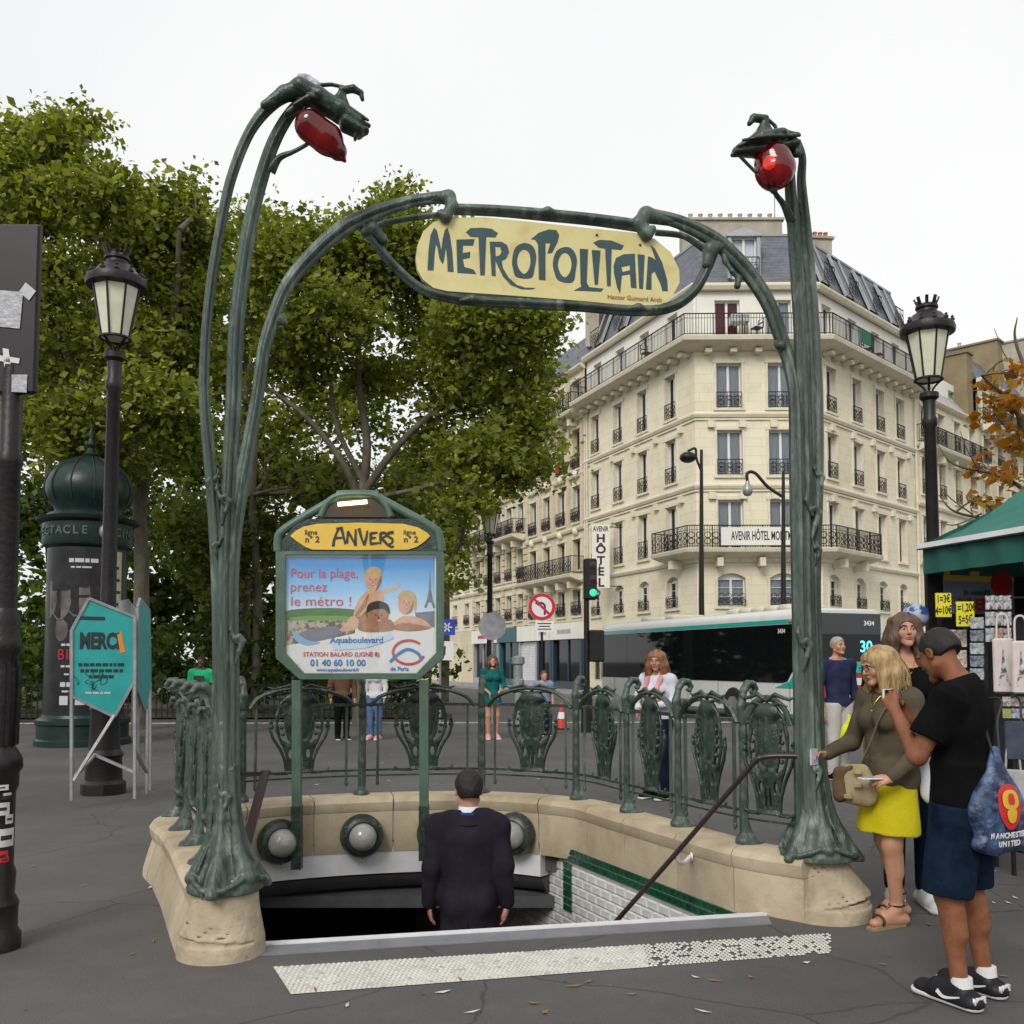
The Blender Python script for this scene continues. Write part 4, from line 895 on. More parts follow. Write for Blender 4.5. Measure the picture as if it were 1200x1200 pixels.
# --- the corner hotel building
A_, B_, C_, D_ = (4.15, 53.2), (8.35, 42.6), (14.0, 42.5), (21.55, 50.0)
hb = thing('hotel_building', 'cream stone corner building with slate mansard roof and a hotel banner', 'building', (B_[0], B_[1], 0))
z_fl = [0, 3.75, 6.3, 9.5, 12.75, 15.7, 18.8]
def cols(L, n, m0, m1): return [m0+(L-m0-m1)*i/(n-1) for i in range(n)]
for nm, p0, p1, ucols, w, sty in (('l', A_, B_, [1.35, 4.0, 6.6, 9.3], .95, 0), ('c', B_, C_, [1.55, 3.9], 1.15, 0), ('r', C_, D_, [1.1, 3.75, 6.3, 8.7], .95, 0)):
    F = Facade(hb, p0, p1, M['facade']); ch = nm == 'c'
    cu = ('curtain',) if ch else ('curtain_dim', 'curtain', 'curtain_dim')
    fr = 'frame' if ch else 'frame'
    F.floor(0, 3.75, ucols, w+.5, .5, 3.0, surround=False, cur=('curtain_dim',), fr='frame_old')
    F.floor(3.75, 6.1, ucols, w+.1, 4.05, 5.35, arch=.22, rail=0, cur=cu, rh=.3 if ch else .5)
    F.floor(6.1, 9.5, ucols, w, 6.65, 8.9, rail=None if (ch or nm == 'r') else 0, cur=cu)
    F.floor(9.5, 12.75, ucols, w, 10.0, 12.1, rail=0, cur=cu, rh=.75); F.floor(12.75, 15.9, ucols, w, 13.1, 15.2, rail=0, cur=cu, rh=.75)
    F.done(0, 15.9)
    F2 = Facade(hb, F.W(0, 0, -.12).xy, F.W(F.L, 0, -.12).xy, M['render_white'])
    F2.floor(15.9, 18.8, ucols, w, 16.3, 18.2, cur=(('red_curtain', 'curtain') if ch else cu), surround=False); F2.done(15.9, 18.8)
poly = [A_, B_, C_, D_]
mb = MB()
for z, hh, o_ in ((6.05, .22, .14), (9.4, .24, .16), (12.68, .24, .16), (18.62, .30, .22)): band(mb, poly, [(-.05, z), (o_*.6, z), (o_, z+hh*.5), (o_, z+hh*.8), (o_*.7, z+hh), (-.05, z+hh)])
band(mb, poly, [(-.02, 9.28), (.07, 9.28), (.07, 9.36), (-.02, 9.36)]); band(mb, poly, [(-.02, 12.56), (.07, 12.56), (.07, 12.64), (-.02, 12.64)]); mb.build('cornice', M['trim'], hb, W=True)
for zz in (9.24, 12.52):
    for p0, p1 in ((A_, B_), (B_, C_), (C_, D_)):
        F = Facade(hb, p0, p1, None); n = 5 if p0 != B_ else 4
        for i in range(n): m_ = MB(); m_.box(F.W(F.L*(i+.5)/n, zz-.16, .09), (.3, .18, .3), F.rz); m_.build('bracket', M['trim'], hb, W=True)
balcony(hb, poly, 16.2, .95, 0, .34, 1.0, True, .95, (.30, .5, .17))
def part(a, b, t): return (a[0]+(b[0]-a[0])*t, a[1]+(b[1]-a[1])*t)
balcony(hb, [part(A_, B_, .78), B_, C_, part(C_, D_, .40)], 6.62, .9, 1, .3, 1.0, True, 1.5)
# mansard roof
mb = MB(); band(mb, poly, [(-.05, 18.9), (.02, 18.9), (-.12, 19.0), (-1.15, 21.7), (-1.5, 21.8), (-6.2, 22.3), (-6.2, 18.9)]); mb.build('roof', M['slate'], hb, W=True)
mb = MB(); band(mb, poly, [(-1.10, 21.66), (-1.08, 21.76), (-1.5, 21.9), (-1.5, 21.8)]); mb.build('ridge_flashing', M['zinc'], hb, W=True)
def dormer(p0, p1, u, z, w, h, tall=True):
    F = Facade(hb, p0, p1, None); mb = MB(); rz = F.rz
    a = F.W(u, z, -.05); 
    for sx in (-1, 1): mb.box(F.W(u+sx*(w/2+.09), z+h/2, -.45), (.16, .9, h), rz)
    mb.box(F.W(u, z+h+.08, -.42), (w+.46, 1.0, .16), rz); mb.prism([[F.W(u-w/2-.2, z+h+.16, .0), F.W(u+w/2+.2, z+h+.16, .0), F.W(u, z+h+.45, .0)]], Vector((-F.n.x, -F.n.y, 0)))
    dm = mb.build('dormer', M['zinc'], hb, W=True)
    fm, pm, cm = win_meshes(w, h, 0, 'frame', 'curtain'); wn = link('window', fm, dm, False, F.W(u, z, .05), rz)
    m_ = railing_mesh(w+.2, .95, .06, 0); link('railing', m_, dm, False, F.W(u, z, .0), rz)
    mbp = MB(); mbp.add([F.W(u-w/2, z, -.28), F.W(u+w/2, z, -.28), F.W(u+w/2, z+h, -.28), F.W(u-w/2, z+h, -.28)], [(0, 1, 2, 3)]); link('curtain', mbp.mesh('curtain', M['curtain']), dm)
dormer(B_, C_, 2.35, 19.2, 1.15, 1.95)
for p0, p1, us in ((A_, B_, (1.6, 4.4, 7.2)), (C_, D_, (.9, 3.4, 6.0, 8.6))):
    F = Facade(hb, p0, p1, None)
    for u in us:
        mb = MB(); nrm = Vector((F.n.x*.93, F.n.y*.93, .37))
        def rp(uu, t): return F.W(u+uu, 19.15+2.2*t, -.1-.84*t)+nrm*.09
        mb.prism([[rp(-.42, 0), rp(.42, 0), rp(.42, 1), rp(-.42, 1)]], nrm*-.14); sk = mb.build('roof_window', M['dark_glass'], hb, W=True)
        mb = MB()
        for a, b in (((-.47, -.02), (-.47, 1.03)), ((.47, -.02), (.47, 1.03)), ((-.47, 1.03), (.47, 1.03))): mb.bar(rp(*a), rp(*b), .10, .12, up=nrm)
        link('frame', mb.mesh('frame', M['zinc']), sk); link('railing', railing_mesh(1.0, .9, .05, 0), hb, True, F.W(u, 19.1, .12), F.rz)
chimney(hb, (11.0, 46.5), 5.0, .8, 20.5, 23.6, .0, M['chimney'], 9, M['chimney'], .5)
chimney(hb, (15.45, 46.7), 1.15, .8, 20.5, 22.75, .1, M['chimney'], 4, M['terracotta'], .28)
chimney(hb, (18.4, 49.6), 1.5, .8, 19.5, 21.9, .76, M['chimney'], 5, M['terracotta'], .45)
chimney(hb, (21.2, 52.5), 1.8, .8, 18.5, 20.5, .76, M['chimney'], 4, M['terracotta'], .4)
chimney(hb, (5.0, 54.0), 2.4, .8, 19.5, 22.4, 1.2, M['chimney'], 5, M['terracotta'], .45)
for p0, p1, t in ((A_, B_, .012), (A_, B_, .035), (C_, D_, .985)):
    F = Facade(hb, p0, p1, None); mb = MB(); mb.tube([F.W(F.L*t, 4, .09), F.W(F.L*t, 15.8, .09)], .055, 8); mb.build('drainpipe', M['trim'], hb, W=True)
mb = MB(); a = Vector((13.2, 46.3, 23.5)); mb.tube([a, a+Vector((0, 0, 3.4))], .025, 6)
for z in (2.1, 3.1): mb.bar(a+Vector((-.7, 0, z)), a+Vector((.7, 0, z)), .025, .025)
mb.build('aerial', M['grey_metal'], hb, W=True)
# hotel banner and blade sign
F = Facade(hb, B_, C_, None); F.n = Vector((0, -1))
bn = thing('hotel_banner', 'long white hotel banner with black capitals on the corner balcony', 'banner', F.W(3.0, 7.2, .92))
mb = MB(); mb.box(F.W(3.05, 7.12, .945), (4.3, .03, .80), F.rz); mb.build('cloth', M['render_white'], bn, W=True)
blk = mat('black_ink', (.015, .015, .017), rough=.6)
text('AVENIR HÔTEL MONTMARTRE', .56, F.W(3.05, 7.12, .965), (F.d.x, F.d.y, 0), (0, 0, 1), blk, 'lettering', bn, True, sx=.44, bold=.010)
F = Facade(hb, A_, B_, None)
bs = thing('hotel_blade_sign', 'vertical white hotel sign projecting from the wall above the traffic light', 'sign', F.W(1.3, 6, .1))
c = D(704, 652, 49.2); mb = MB(); mb.box(c, (.92, .14, 3.3), .0); mb.build('panel', M['render_white'], bs, W=True)
ew, eh = .72, 2.5
text('AVENIR', .38, c+Vector((0, -.075, 1.42)), (1, 0, 0), (0, 0, 1), blk, 'lettering', bs, True, sx=.62, bold=.008)
for i, chh in enumerate('HÔTEL'): text(chh, .60, c+Vector((0, -.075, .92-i*.58)), (1, 0, 0), (0, 0, 1), blk, 'lettering', bs, True, sx=1.1, bold=.02)
mb = MB(); mb.bar(c+Vector((.3, 0, 1.55)), c+Vector((2.1, .5, 1.55)), .04, .04); mb.bar(c+Vector((.3, 0, -1.55)), c+Vector((2.1, .5, -1.55)), .04, .04); mb.build('arm', M['black_iron'], bs, W=True)
# balcony furniture
def bistro_chair(loc, rz, lb):
    t = thing('balcony_chair', lb, 'chair', loc, rz, 'chairs on the top balcony')
    m_ = MB(); m_.box((0, 0, .45), (.42, .42, .04)); m_.build('seat', M['black_iron'], t)
    m_ = MB(); m_.tube([(-.2, .2, .45), (-.2, .24, .9), (.2, .24, .9), (.2, .2, .45)], .02, 6); m_.bar((-.2, .23, .72), (.2, .23, .72), .03, .05); m_.build('backrest', M['black_iron'], t)
    for sx in (-1, 1):
        for sy in (-1, 1): m_ = MB(); m_.bar((sx*.18, sy*.18, 0), (sx*.18, sy*.18, .45), .03, .03, up=(0, 1, 0)); m_.build('leg', M['black_iron'], t)
Fc = Facade(hb, B_, C_, None); Fl = Facade(hb, A_, B_, None); Fr = Facade(hb, C_, D_, None)
bistro_chair(Fc.W(2.75, 16.2, .5), -1.2, 'black chair right of the white table on the top corner balcony')
bistro_chair(Fl.W(8.0, 16.2, .55), .4, 'black chair on the top balcony left of the corner'); bistro_chair(Fr.W(4.0, 16.2, .5), .9, 'nearer black chair on the top balcony, right of the green cloth'); bistro_chair(Fr.W(5.1, 16.2, .5), .9, 'farther black chair on the top balcony, right of the green cloth')
t = thing('balcony_table', 'small white-topped table on the top corner balcony', 'table', Fc.W(1.95, 16.2, .5)); m_ = MB(); m_.box((0, 0, .85), (.8, .6, .34)); m_.build('tabletop', M['frame'], t)
for sx in (-1, 1): m_ = MB(); m_.bar((sx*.3, -.2, 0), (sx*.3, -.2, .7), .04, .04, up=(0, 1, 0)); m_.bar((sx*.3, .2, 0), (sx*.3, .2, .7), .04, .04, up=(0, 1, 0)); m_.build('leg', M['black_iron'], t)
m_ = MB(); m_.box(Fr.W(2.9, 16.85, .92), (1.1, .04, .6), Fr.rz); tag(m_.build('green_cloth', mat('green_cloth', (.01, .11, .055), (.016, .15, .08), 6, .8)), 'dark green cloth tied to the top balcony railing', 'cloth')

# --- second building on the left street front, ornate, and those beyond it
def row_building(name, label, p0, p1, mt, n, zf, w, top, roofc='slate', bal=(), shop=None, rails=1, cur=('curtain_dim', 'curtain', 'curtain_dim'), dz=0, depth=6, top_white=True):
    rt = thing(name, label, 'building', (p0[0], p0[1], 0)); F = Facade(rt, p0, p1, mt); us = cols(F.L, n, F.L/n*.5, F.L/n*.5)
    for i, (z0, z1, s_, h_, rl) in enumerate(zf): F.floor(z0, z1, us, w, s_, h_, rail=rl, cur=cur, fr='frame_old' if i % 2 else 'frame', rh=.8)
    F.done(zf[0][0], zf[-1][1]); poly = [p0, p1]; mb = MB()
    for (z0, z1, *_) in zf[1:]: band(mb, poly, [(-.05, z0-.12), (.13, z0-.1), (.18, z0+.02), (.18, z0+.10), (.1, z0+.14), (-.05, z0+.14)])
    zt = zf[-1][1]; band(mb, poly, [(-.05, zt-.1), (.2, zt), (.3, zt+.12), (.3, zt+.22), (-.05, zt+.22)]); mb.build('cornice', M['trim'], rt, W=True)
    mb = MB(); band(mb, poly, [(-.05, zt+.2), (-.05, zt+.3), (-1.2, top), (-depth, top+.6), (-depth, zt)]); mb.build('roof', M[roofc], rt, W=True)
    for z, out, st in bal: balcony(rt, [part(p0, p1, .03), part(p0, p1, .97)], z, out, st, .3, 1.0, True, 1.6)
    return rt, F, us
def dirpt(p, d, t): return (p[0]+d[0]*t, p[1]+d[1]*t)
ld = Vector((A_[0]-B_[0], A_[1]-B_[1])).normalized()
E_ = dirpt(A_, ld, 8.6)
zf2 = [(3.9, 6.2, 4.2, 5.7, 1), (6.2, 9.2, 6.8, 8.6, None), (9.2, 12.3, 9.6, 11.7, 1), (12.3, 15.6, 12.7, 15.0, 1), (15.6, 18.4, 16.1, 17.9, None)]
r2, F2, u2 = row_building('ornate_building', 'ornate cream stone building with black balconies next to the corner hotel', E_, A_, M['facade2'], 4, zf2, 1.05, 21.0, bal=((6.55, .85, 1), (15.95, .8, 1)))
for u in u2:
    for zc in (12.35, 9.05): m_ = MB(); m_.sphere(F2.W(u, zc, .1), (.22, .22, .25), 10, 6); m_.build('boss', M['trim'], r2, smooth=60, W=True)
for u in [0.25]+[(a+b)/2 for a, b in zip(u2, u2[1:])]+[F2.L-.25]: m_ = MB(); m_.box(F2.W(u, 12.2, .06), (.34, .16, 6.0), F2.rz); m_.build('pilaster', M['facade2'], r2, W=True)
H_ = dirpt(E_, ld, 10.5); I_ = dirpt(H_, ld, 14)
zf3 = [(3.9, 6.6, 4.3, 6.0, 1), (6.6, 9.6, 7.0, 9.0, 1), (9.6, 12.6, 10.1, 12.0, 1), (12.6, 15.6, 13.1, 15.0, 0), (15.6, 18.2, 16.1, 17.7, 0)]
r3, F3, u3 = row_building('rusticated_building', 'rusticated cream building with a cornice balcony, half hidden by the plane tree', H_, E_, M['facade2'], 5, zf3, 1.0, 20.5, bal=((9.9, .9, 1),))
for u in [F3.L*i/5 for i in range(6)]:
    for z in [4.1+.42*j for j in range(13)]: m_ = MB(); m_.box(F3.W(min(F3.L-.2, max(.2, u)), z, .05), (.5, .14, .34), F3.rz); m_.build('quoin', M['facade2'], r3, W=True)
r4, F4, u4 = row_building('far_street_building', 'pale building at the far end of the left street front', dirpt(I_, ld, 20), H_, M['facade'], 12, zf3, 1.0, 20.5, rails=0)
# shopfronts under them
def shop(name, label, F, u0, u1, sign_c, sign_text, tc, body, shutter=False, z1=3.85, sc_=None):
    t = thing(name, label, 'shop', F.W((u0+u1)/2, 0, .2)); rz = F.rz; um = (u0+u1)/2; w = u1-u0
    m_ = MB(); m_.box(F.W(um, 3.35, .22), (w, .3, .95), rz); fb = m_.build('fascia', sign_c, t, W=True)
    if sign_text:
        rw = random.Random(len(name)); u_ = um-w*.22; m_ = MB()
        while u_ < um+w*.22: w_ = rw.uniform(.12, .3); m_.box(F.W(u_+w_/2, 3.33, .375), (w_, .02, .24), rz); u_ += w_+.06
        m_.build('fascia_print', tc, t, W=True)
    m_ = MB()
    for u in (u0+.12, u1-.12): m_.box(F.W(u, 1.43, .12), (.24, .25, 2.86), rz)
    m_.box(F.W(um, .2, .12), (w-.5, .22, .4), rz); m_.build('surround', body, t, W=True)
    if shutter:
        for i in range(24): m_ = MB(); m_.box(F.W(um, .45+i*.1, .10+.012*(i % 2)), (w-.5, .05, .085), rz); m_.build('shutter_slat', M['white_wall'], t, W=True)
    else:
        n = max(1, int(w/1.6))
        for i in range(n):
            a, b = u0+.24+(w-.48)*i/n, u0+.24+(w-.48)*(i+1)/n; m_ = MB(); m_.box(F.W((a+b)/2, 1.64, .02), (b-a-.12, .03, 2.4), rz); m_.build('shop_window', M['dark_glass'], t, W=True)
            m_ = MB(); m_.box(F.W(b, 1.64, .06), (.1, .1, 2.4), rz); m_.build('mullion', body, t, W=True)
white = M['render_white']; bluep = mat('blue_shop_paint', (.012, .03, .055), (.02, .045, .075), 4, .4); teal = mat('teal_shop_paint', (.02, .09, .11), (.03, .12, .14), 4, .5); greyp = mat('grey_shop_paint', (.30, .31, .32), (.36, .37, .38), 3, .6)
mb = MB(); mb.add([F2.W(0, 0, -.02), F2.W(F2.L, 0, -.02), F2.W(F2.L, 3.95, -.02), F2.W(0, 3.95, -.02)], [(0, 1, 2, 3)]); mb.build('ground_floor', M['facade2'], r2, W=True)
mb = MB(); mb.add([F3.W(0, 0, -.02), F3.W(F3.L, 0, -.02), F3.W(F3.L, 3.95, -.02), F3.W(0, 3.95, -.02)], [(0, 1, 2, 3)]); mb.build('ground_floor', M['facade2'], r3, W=True)
mb = MB(); mb.add([F4.W(0, 0, -.02), F4.W(F4.L, 0, -.02), F4.W(F4.L, 3.95, -.02), F4.W(0, 3.95, -.02)], [(0, 1, 2, 3)]); mb.build('ground_floor', M['facade2'], r4, W=True)
shop('cafe_shop', 'dark blue shopfront with white fascia beside the bus', F2, 4.4, 8.5, white, True, greyp, bluep)
shop('corner_shop', 'narrow pale shopfront between the shutter and the dark blue shop', F2, 2.2, 4.3, white, True, greyp, bluep)
shop('shuttered_shop', 'shop closed with a white roller shutter under a pale fascia', F2, -.9, 2.1, white, '', blk, greyp, True)
shop('teal_shop', 'teal painted shopfront left of the white shutter', F3, 6.0, 9.5, teal, '', blk, teal)
shop('white_shop', 'white shopfront with faded red marks beside the station sign', F3, .6, 5.8, white, True, mat('red_ink', (.4, .03, .04), rough=.6), greyp)
cl = MB(); cl.box(F2.W(2.9, 16.4, .86), (.5, .05, 1.1), F2.rz); cl.box(F2.W(3.3, 16.5, .87), (.35, .05, .9), F2.rz); tag(cl.build('blue_towel', mat('blue_towel', (.02, .14, .5), (.03, .2, .6), 8, .9)), 'bright blue towel hung over the black balcony railing', 'towel')
cl = MB(); cl.box(F2.W(u2[2]-.2, 13.1, .2), (.45, .05, .6), F2.rz); tag(cl.build('red_cloth', mat('red_cloth', (.5, .01, .01), (.6, .02, .02), 8, .9)), 'red cloth hung on a window railing of the ornate building', 'cloth')

# --- right-hand street front behind the lamp
rd = Vector((D_[0]-C_[0], D_[1]-C_[1])).normalized()
J_ = dirpt(D_, rd, 9.5); K_ = dirpt(J_, rd, 12); L_ = dirpt(K_, rd, 16); N_ = dirpt(L_, rd, 26)
zr = [(0, 3.9, .6, 3.2, None), (3.9, 6.8, 4.3, 6.2, 0), (6.8, 10.0, 7.4, 9.4, 0), (10.0, 13.2, 10.6, 12.6, 0), (13.2, 15.8, 13.7, 15.4, 0)]
r5, F5, u5 = row_building('terrace_building', 'cream building with a white attic terrace behind the right street lamp', D_, J_, M['facade'], 4, zr, .95, 17.6, roofc='zinc', bal=((13.3, .6, 0),))
Fw = Facade(r5, F5.W(0, 0, -1.0).xy, F5.W(F5.L, 0, -1.0).xy, M['render_white']); Fw.floor(15.9, 18.3, [2, 5, 8], .9, 16.2, 17.9, surround=False); Fw.done(15.9, 18.3)
zr6 = [(a, b, c, d, 1 if e is not None else None) for a, b, c, d, e in zr]+[(15.8, 18.6, 16.3, 18.1, 1)]
r6, F6, u6 = row_building('weathered_building', 'weathered grey-brown building with dark balconies behind the autumn tree', J_, K_, M['facade2'], 5, zr6, 1.0, 20.8, bal=((10.2, .8, 1), (16.0, .8, 1)))
r7, F7, u7 = row_building('distant_right_building', 'distant cream building with chimney stacks behind the autumn tree', K_, L_, M['facade2'], 7, zr6, 1.0, 20.8)
r8, F8, u8 = row_building('last_right_building', 'farthest building on the right street front', L_, N_, M['facade'], 10, zr6, 1.0, 20.8)
for rt, F, u, z1, sx, mt_, npt in ((r5, F5, 8.9, 21.6, 3.2, M['chimney_tan'], 4), (r6, F6, 4.6, 23.6, 3.4, M['chimney_tan'], 0), (r6, F6, 10.8, 25.2, 3.0, M['chimney'], 2), (r7, F7, 10, 25.8, 4.5, M['chimney'], 4), (r8, F8, 8, 26, 4, M['chimney'], 4)):
    c = F.W(u, 0, -2.6); chimney(rt, (c.x, c.y), .9, sx+1.6, 15.5, z1-1.4, F.rz, mt_, max(npt, 1), M['terracotta'] if npt == 4 else M['grey_metal'], .4)
# ------------------------------------------------------------------ trees
def leaf_mat(name, ca, cb, cc):
    m = bpy.data.materials.new(name); m.use_nodes = True; n = m.node_tree; n.nodes.clear()
    o = n.nodes.new('ShaderNodeOutputMaterial'); mx = n.nodes.new('ShaderNodeMixShader'); df = n.nodes.new('ShaderNodeBsdfPrincipled'); tl = n.nodes.new('ShaderNodeBsdfTranslucent')
    ge = n.nodes.new('ShaderNodeNewGeometry'); rp = n.nodes.new('ShaderNodeValToRGB'); e = rp.color_ramp.elements
    e[0].position = 0; e[0].color = (*ca, 1); e[1].position = 1; e[1].color = (*cc, 1); k = e.new(.55); k.color = (*cb, 1)
    n.links.new(ge.outputs['Random Per Island'], rp.inputs[0]); df.inputs['Roughness'].default_value = .5; df.inputs['Specular IOR Level'].default_value = .3
    n.links.new(rp.outputs[0], df.inputs['Base Color'])
    hv = n.nodes.new('ShaderNodeHueSaturation'); hv.inputs['Value'].default_value = 1.5; hv.inputs['Saturation'].default_value = 1.1; n.links.new(rp.outputs[0], hv.inputs['Color']); n.links.new(hv.outputs[0], tl.inputs[0])
    mx.inputs[0].default_value = .5; n.links.new(df.outputs[0], mx.inputs[1]); n.links.new(tl.outputs[0], mx.inputs[2]); n.links.new(mx.outputs[0], o.inputs[0]); return m
M['leaf'] = leaf_mat('plane_leaf', (.062, .086, .010), (.175, .212, .028), (.33, .355, .07))
M['leaf_dark'] = leaf_mat('dark_leaf', (.026, .046, .008), (.065, .10, .016), (.12, .165, .028))
M['leaf_yel'] = leaf_mat('yellowing_leaf', (.05, .075, .012), (.12, .15, .025), (.20, .21, .04))
M['leaf_autumn'] = leaf_mat('autumn_leaf', (.22, .075, .015), (.36, .16, .03), (.30, .24, .05))
M['bark'] = mat('plane_bark', (.055, .046, .03), (.125, .108, .075), 3, .9, .5, 14, c3=(.19, .17, .12), s3=7, a3=.5, stretch=(1, 1, .5))
def leaf_mesh(name, blobs, per, spread, size, m, rng, flat=.75, thin=1.0):
    blobs = [(c, r, max(2, int(k*1.12))) for c, r, k in blobs]; C = []
    for (c, r, k) in blobs:
        d = rng.normal(size=(k, 3)); d /= np.linalg.norm(d, axis=1)[:, None]; q = rng.random(k)**.42
        C.append(np.array(c)+d*np.array(r)*q[:, None])
    C = np.concatenate(C); n = len(C)*per
    tw_ = rng.normal(size=(len(C), 3)); tw_[:, 2] = np.abs(tw_[:, 2])*.5; tw_ /= np.linalg.norm(tw_, axis=1)[:, None]
    # leaves sit along short twigs
    cen = np.repeat(C, per, 0)+rng.normal(size=(n, 3))*np.array([spread, spread, spread*flat])*.52*rng.uniform(.6, 1.4, size=(len(C), 1)).repeat(per, 0)+np.repeat(tw_, per, 0)*(rng.uniform(-1, 1, n)*spread*1.7)[:, None]
    sz = size*np.clip(rng.lognormal(-.05, .38, n), .35, 2.0)
    a = rng.normal(size=(n, 3)); a[:, 2] *= .6; a /= np.linalg.norm(a, axis=1)[:, None]
    b = rng.normal(size=(n, 3)); b -= a*(a*b).sum(1)[:, None]; b /= np.linalg.norm(b, axis=1)[:, None]; nrm = np.cross(a, b)
    V = np.empty((n, 4, 3), np.float32)
    V[:, 0] = cen-a*sz[:, None]*.5; V[:, 1] = cen+b*sz[:, None]*.36+nrm*sz[:, None]*.09; V[:, 2] = cen+a*sz[:, None]*.5; V[:, 3] = cen-b*sz[:, None]*.36+nrm*sz[:, None]*.09
    me = bpy.data.meshes.new(name); me.vertices.add(n*4); me.vertices.foreach_set('co', V.reshape(-1))
    me.loops.add(n*4); me.loops.foreach_set('vertex_index', np.arange(n*4, dtype=np.int32)); me.polygons.add(n)
    me.polygons.foreach_set('loop_start', np.arange(0, n*4, 4, dtype=np.int32)); me.polygons.foreach_set('loop_total', np.full(n, 4, np.int32))
    me.materials.append(m); me.update(); me.validate(); return me
def limb_mesh(paths, m='bark'):
    mb = MB()
    for pts, r0, r1 in paths:
        Q = catmull(pts, 5); mb.tube(Q, lerps([r0+(r1-r0)*i/(len(pts)-1) for i in range(len(pts))], 5), 9)
    return mb.mesh('trunk', M[m], 60)
def tree(name, label, base, limbs, blobs, per, spread, size, m, seed, group=None, tr=.07):
    t = thing(name, label, 'tree', base, 0, group); rng = np.random.default_rng(seed); rr = random.Random(seed)
    paths = [([Vector(p) for p in pts], a, b) for pts, a, b in limbs]
    ends = [p[0] for p in paths]
    tw = []
    for (c, r, k) in blobs:
        # branch from the nearest limb point towards each mass of foliage
        allp = [q for pts, _, _ in paths for q in pts]; c3 = Vector(c); s = min(allp, key=lambda q: (q-c3).length)
        mid = s.lerp(c3, .5)+Vector((rr.uniform(-.3, .3), rr.uniform(-.3, .3), rr.uniform(0, .3)))*(tr/.07); tw.append(([s, mid, c3], tr, tr*.28))
        for i in range(4):
            e = c3+Vector((rr.uniform(-1, 1)*r[0], rr.uniform(-1, 1)*r[1], rr.uniform(-.6, 1)*r[2]))*.8; tw.append(([mid, mid.lerp(e, .5)+Vector((0, 0, .2 if tr > .05 else .03)), e], tr*.42, tr*.11))
    link('trunk', limb_mesh(paths+tw), t, True); link('crown', leaf_mesh('crown', blobs, per, spread, size, m, rng), t, True); return t
def blobs_px(lst, Y0, rng, dy=1.2):
    out = []
    for (px, py, rx, rz, k) in lst:
        Y = Y0+rng.uniform(-dy, dy); c = D(px, py, Y); s = Y/FPX; out.append((tuple(c), (rx*s, (rx+rz)*.5*s, rz*s), k))
    return out
rt = random.Random(3)
# tree behind the station sign
Y = 23.5; bx = D(424, 840, Y)
B = blobs_px([(348, 290, 42, 34, 44), (400, 310, 52, 46, 64), (455, 280, 46, 38, 54), (468, 240, 24, 18, 12), (440, 262, 20, 20, 10), (330, 320, 45, 45, 50), (390, 370, 60, 45, 60), (480, 340, 60, 50, 75), (560, 380, 60, 40, 75), (620, 385, 42, 32, 45), (600, 440, 55, 45, 70), (530, 450, 55, 40, 60), (440, 440, 50, 35, 35), (350, 420, 45, 40, 40), (605, 500, 40, 40, 45), (560, 530, 45, 30, 40), (500, 520, 40, 25, 25), (520, 400, 40, 30, 40), (635, 540, 22, 18, 12), (585, 560, 35, 18, 22), (520, 300, 40, 30, 30), (545, 590, 36, 20, 18), (532, 660, 16, 34, 12)], Y, rt, 1.6)
tree('plane_tree', 'large spreading plane tree rising behind the station sign', (bx.x, Y, 0),
     [([(bx.x, Y, 0), D(424, 700, Y), D(423, 580, Y)], .24, .18), ([D(423, 590, Y), D(400, 540, Y-.3), D(360, 490, Y-.5), D(315, 455, Y-.5)], .11, .04), ([D(423, 590, Y), D(430, 520, Y), D(420, 440, Y+.3), D(425, 350, Y+.2), D(450, 280, Y)], .13, .04), ([D(425, 580, Y), D(460, 530, Y-.4), D(500, 490, Y-.5), D(560, 450, Y-.4), D(600, 430, Y)], .11, .04), ([D(423, 560, Y), D(395, 500, Y), D(385, 430, Y), D(372, 360, Y+.3)], .08, .03), ([D(430, 585, Y), D(480, 575, Y-.5), D(540, 560, Y-.3), D(580, 555, Y)], .07, .03)],
     B, 52, .38, .145, M['leaf'], 21, 'plane trees of the square')
# tall tree at the left edge
Y = 21.0
B = blobs_px([(20, 178, 42, 40, 36), (75, 182, 36, 38, 34), (112, 228, 42, 36, 36), (55, 230, 60, 45, 60), (10, 260, 45, 50, 45), (175, 262, 46, 40, 46), (215, 232, 26, 26, 20), (150, 300, 50, 45, 55), (225, 280, 35, 40, 40), (60, 330, 50, 40, 45), (205, 350, 50, 45, 55), (140, 400, 55, 45, 55), (70, 420, 50, 40, 45), (220, 420, 40, 40, 40), (20, 400, 30, 50, 35), (180, 470, 60, 35, 45), (80, 500, 60, 35, 45), (10, 500, 40, 40, 30), (-40, 300, 50, 60, 40), (98, 142, 16, 18, 8), (210, 520, 40, 25, 22), (120, 545, 40, 22, 20)], Y, rt, 1.8)
bx = D(166, 800, 22.5)
tree('plane_tree', 'tall plane tree behind the domed advertising column', (bx.x, 22.5, 0),
     [([(bx.x, 22.5, 0), D(166, 700, 22.5), D(164, 600, 22.5), D(150, 480, 22), D(135, 350, 21.5), D(110, 230, 21)], .21, .07), ([D(164, 600, 22.5), D(185, 480, 22), D(205, 360, 21.5), D(210, 270, 21)], .14, .05), ([D(160, 560, 22.3), D(110, 460, 21.5), D(60, 380, 21), D(30, 260, 21)], .13, .05)],
     B, 52, .38, .145, M['leaf'], 22, 'plane trees of the square')
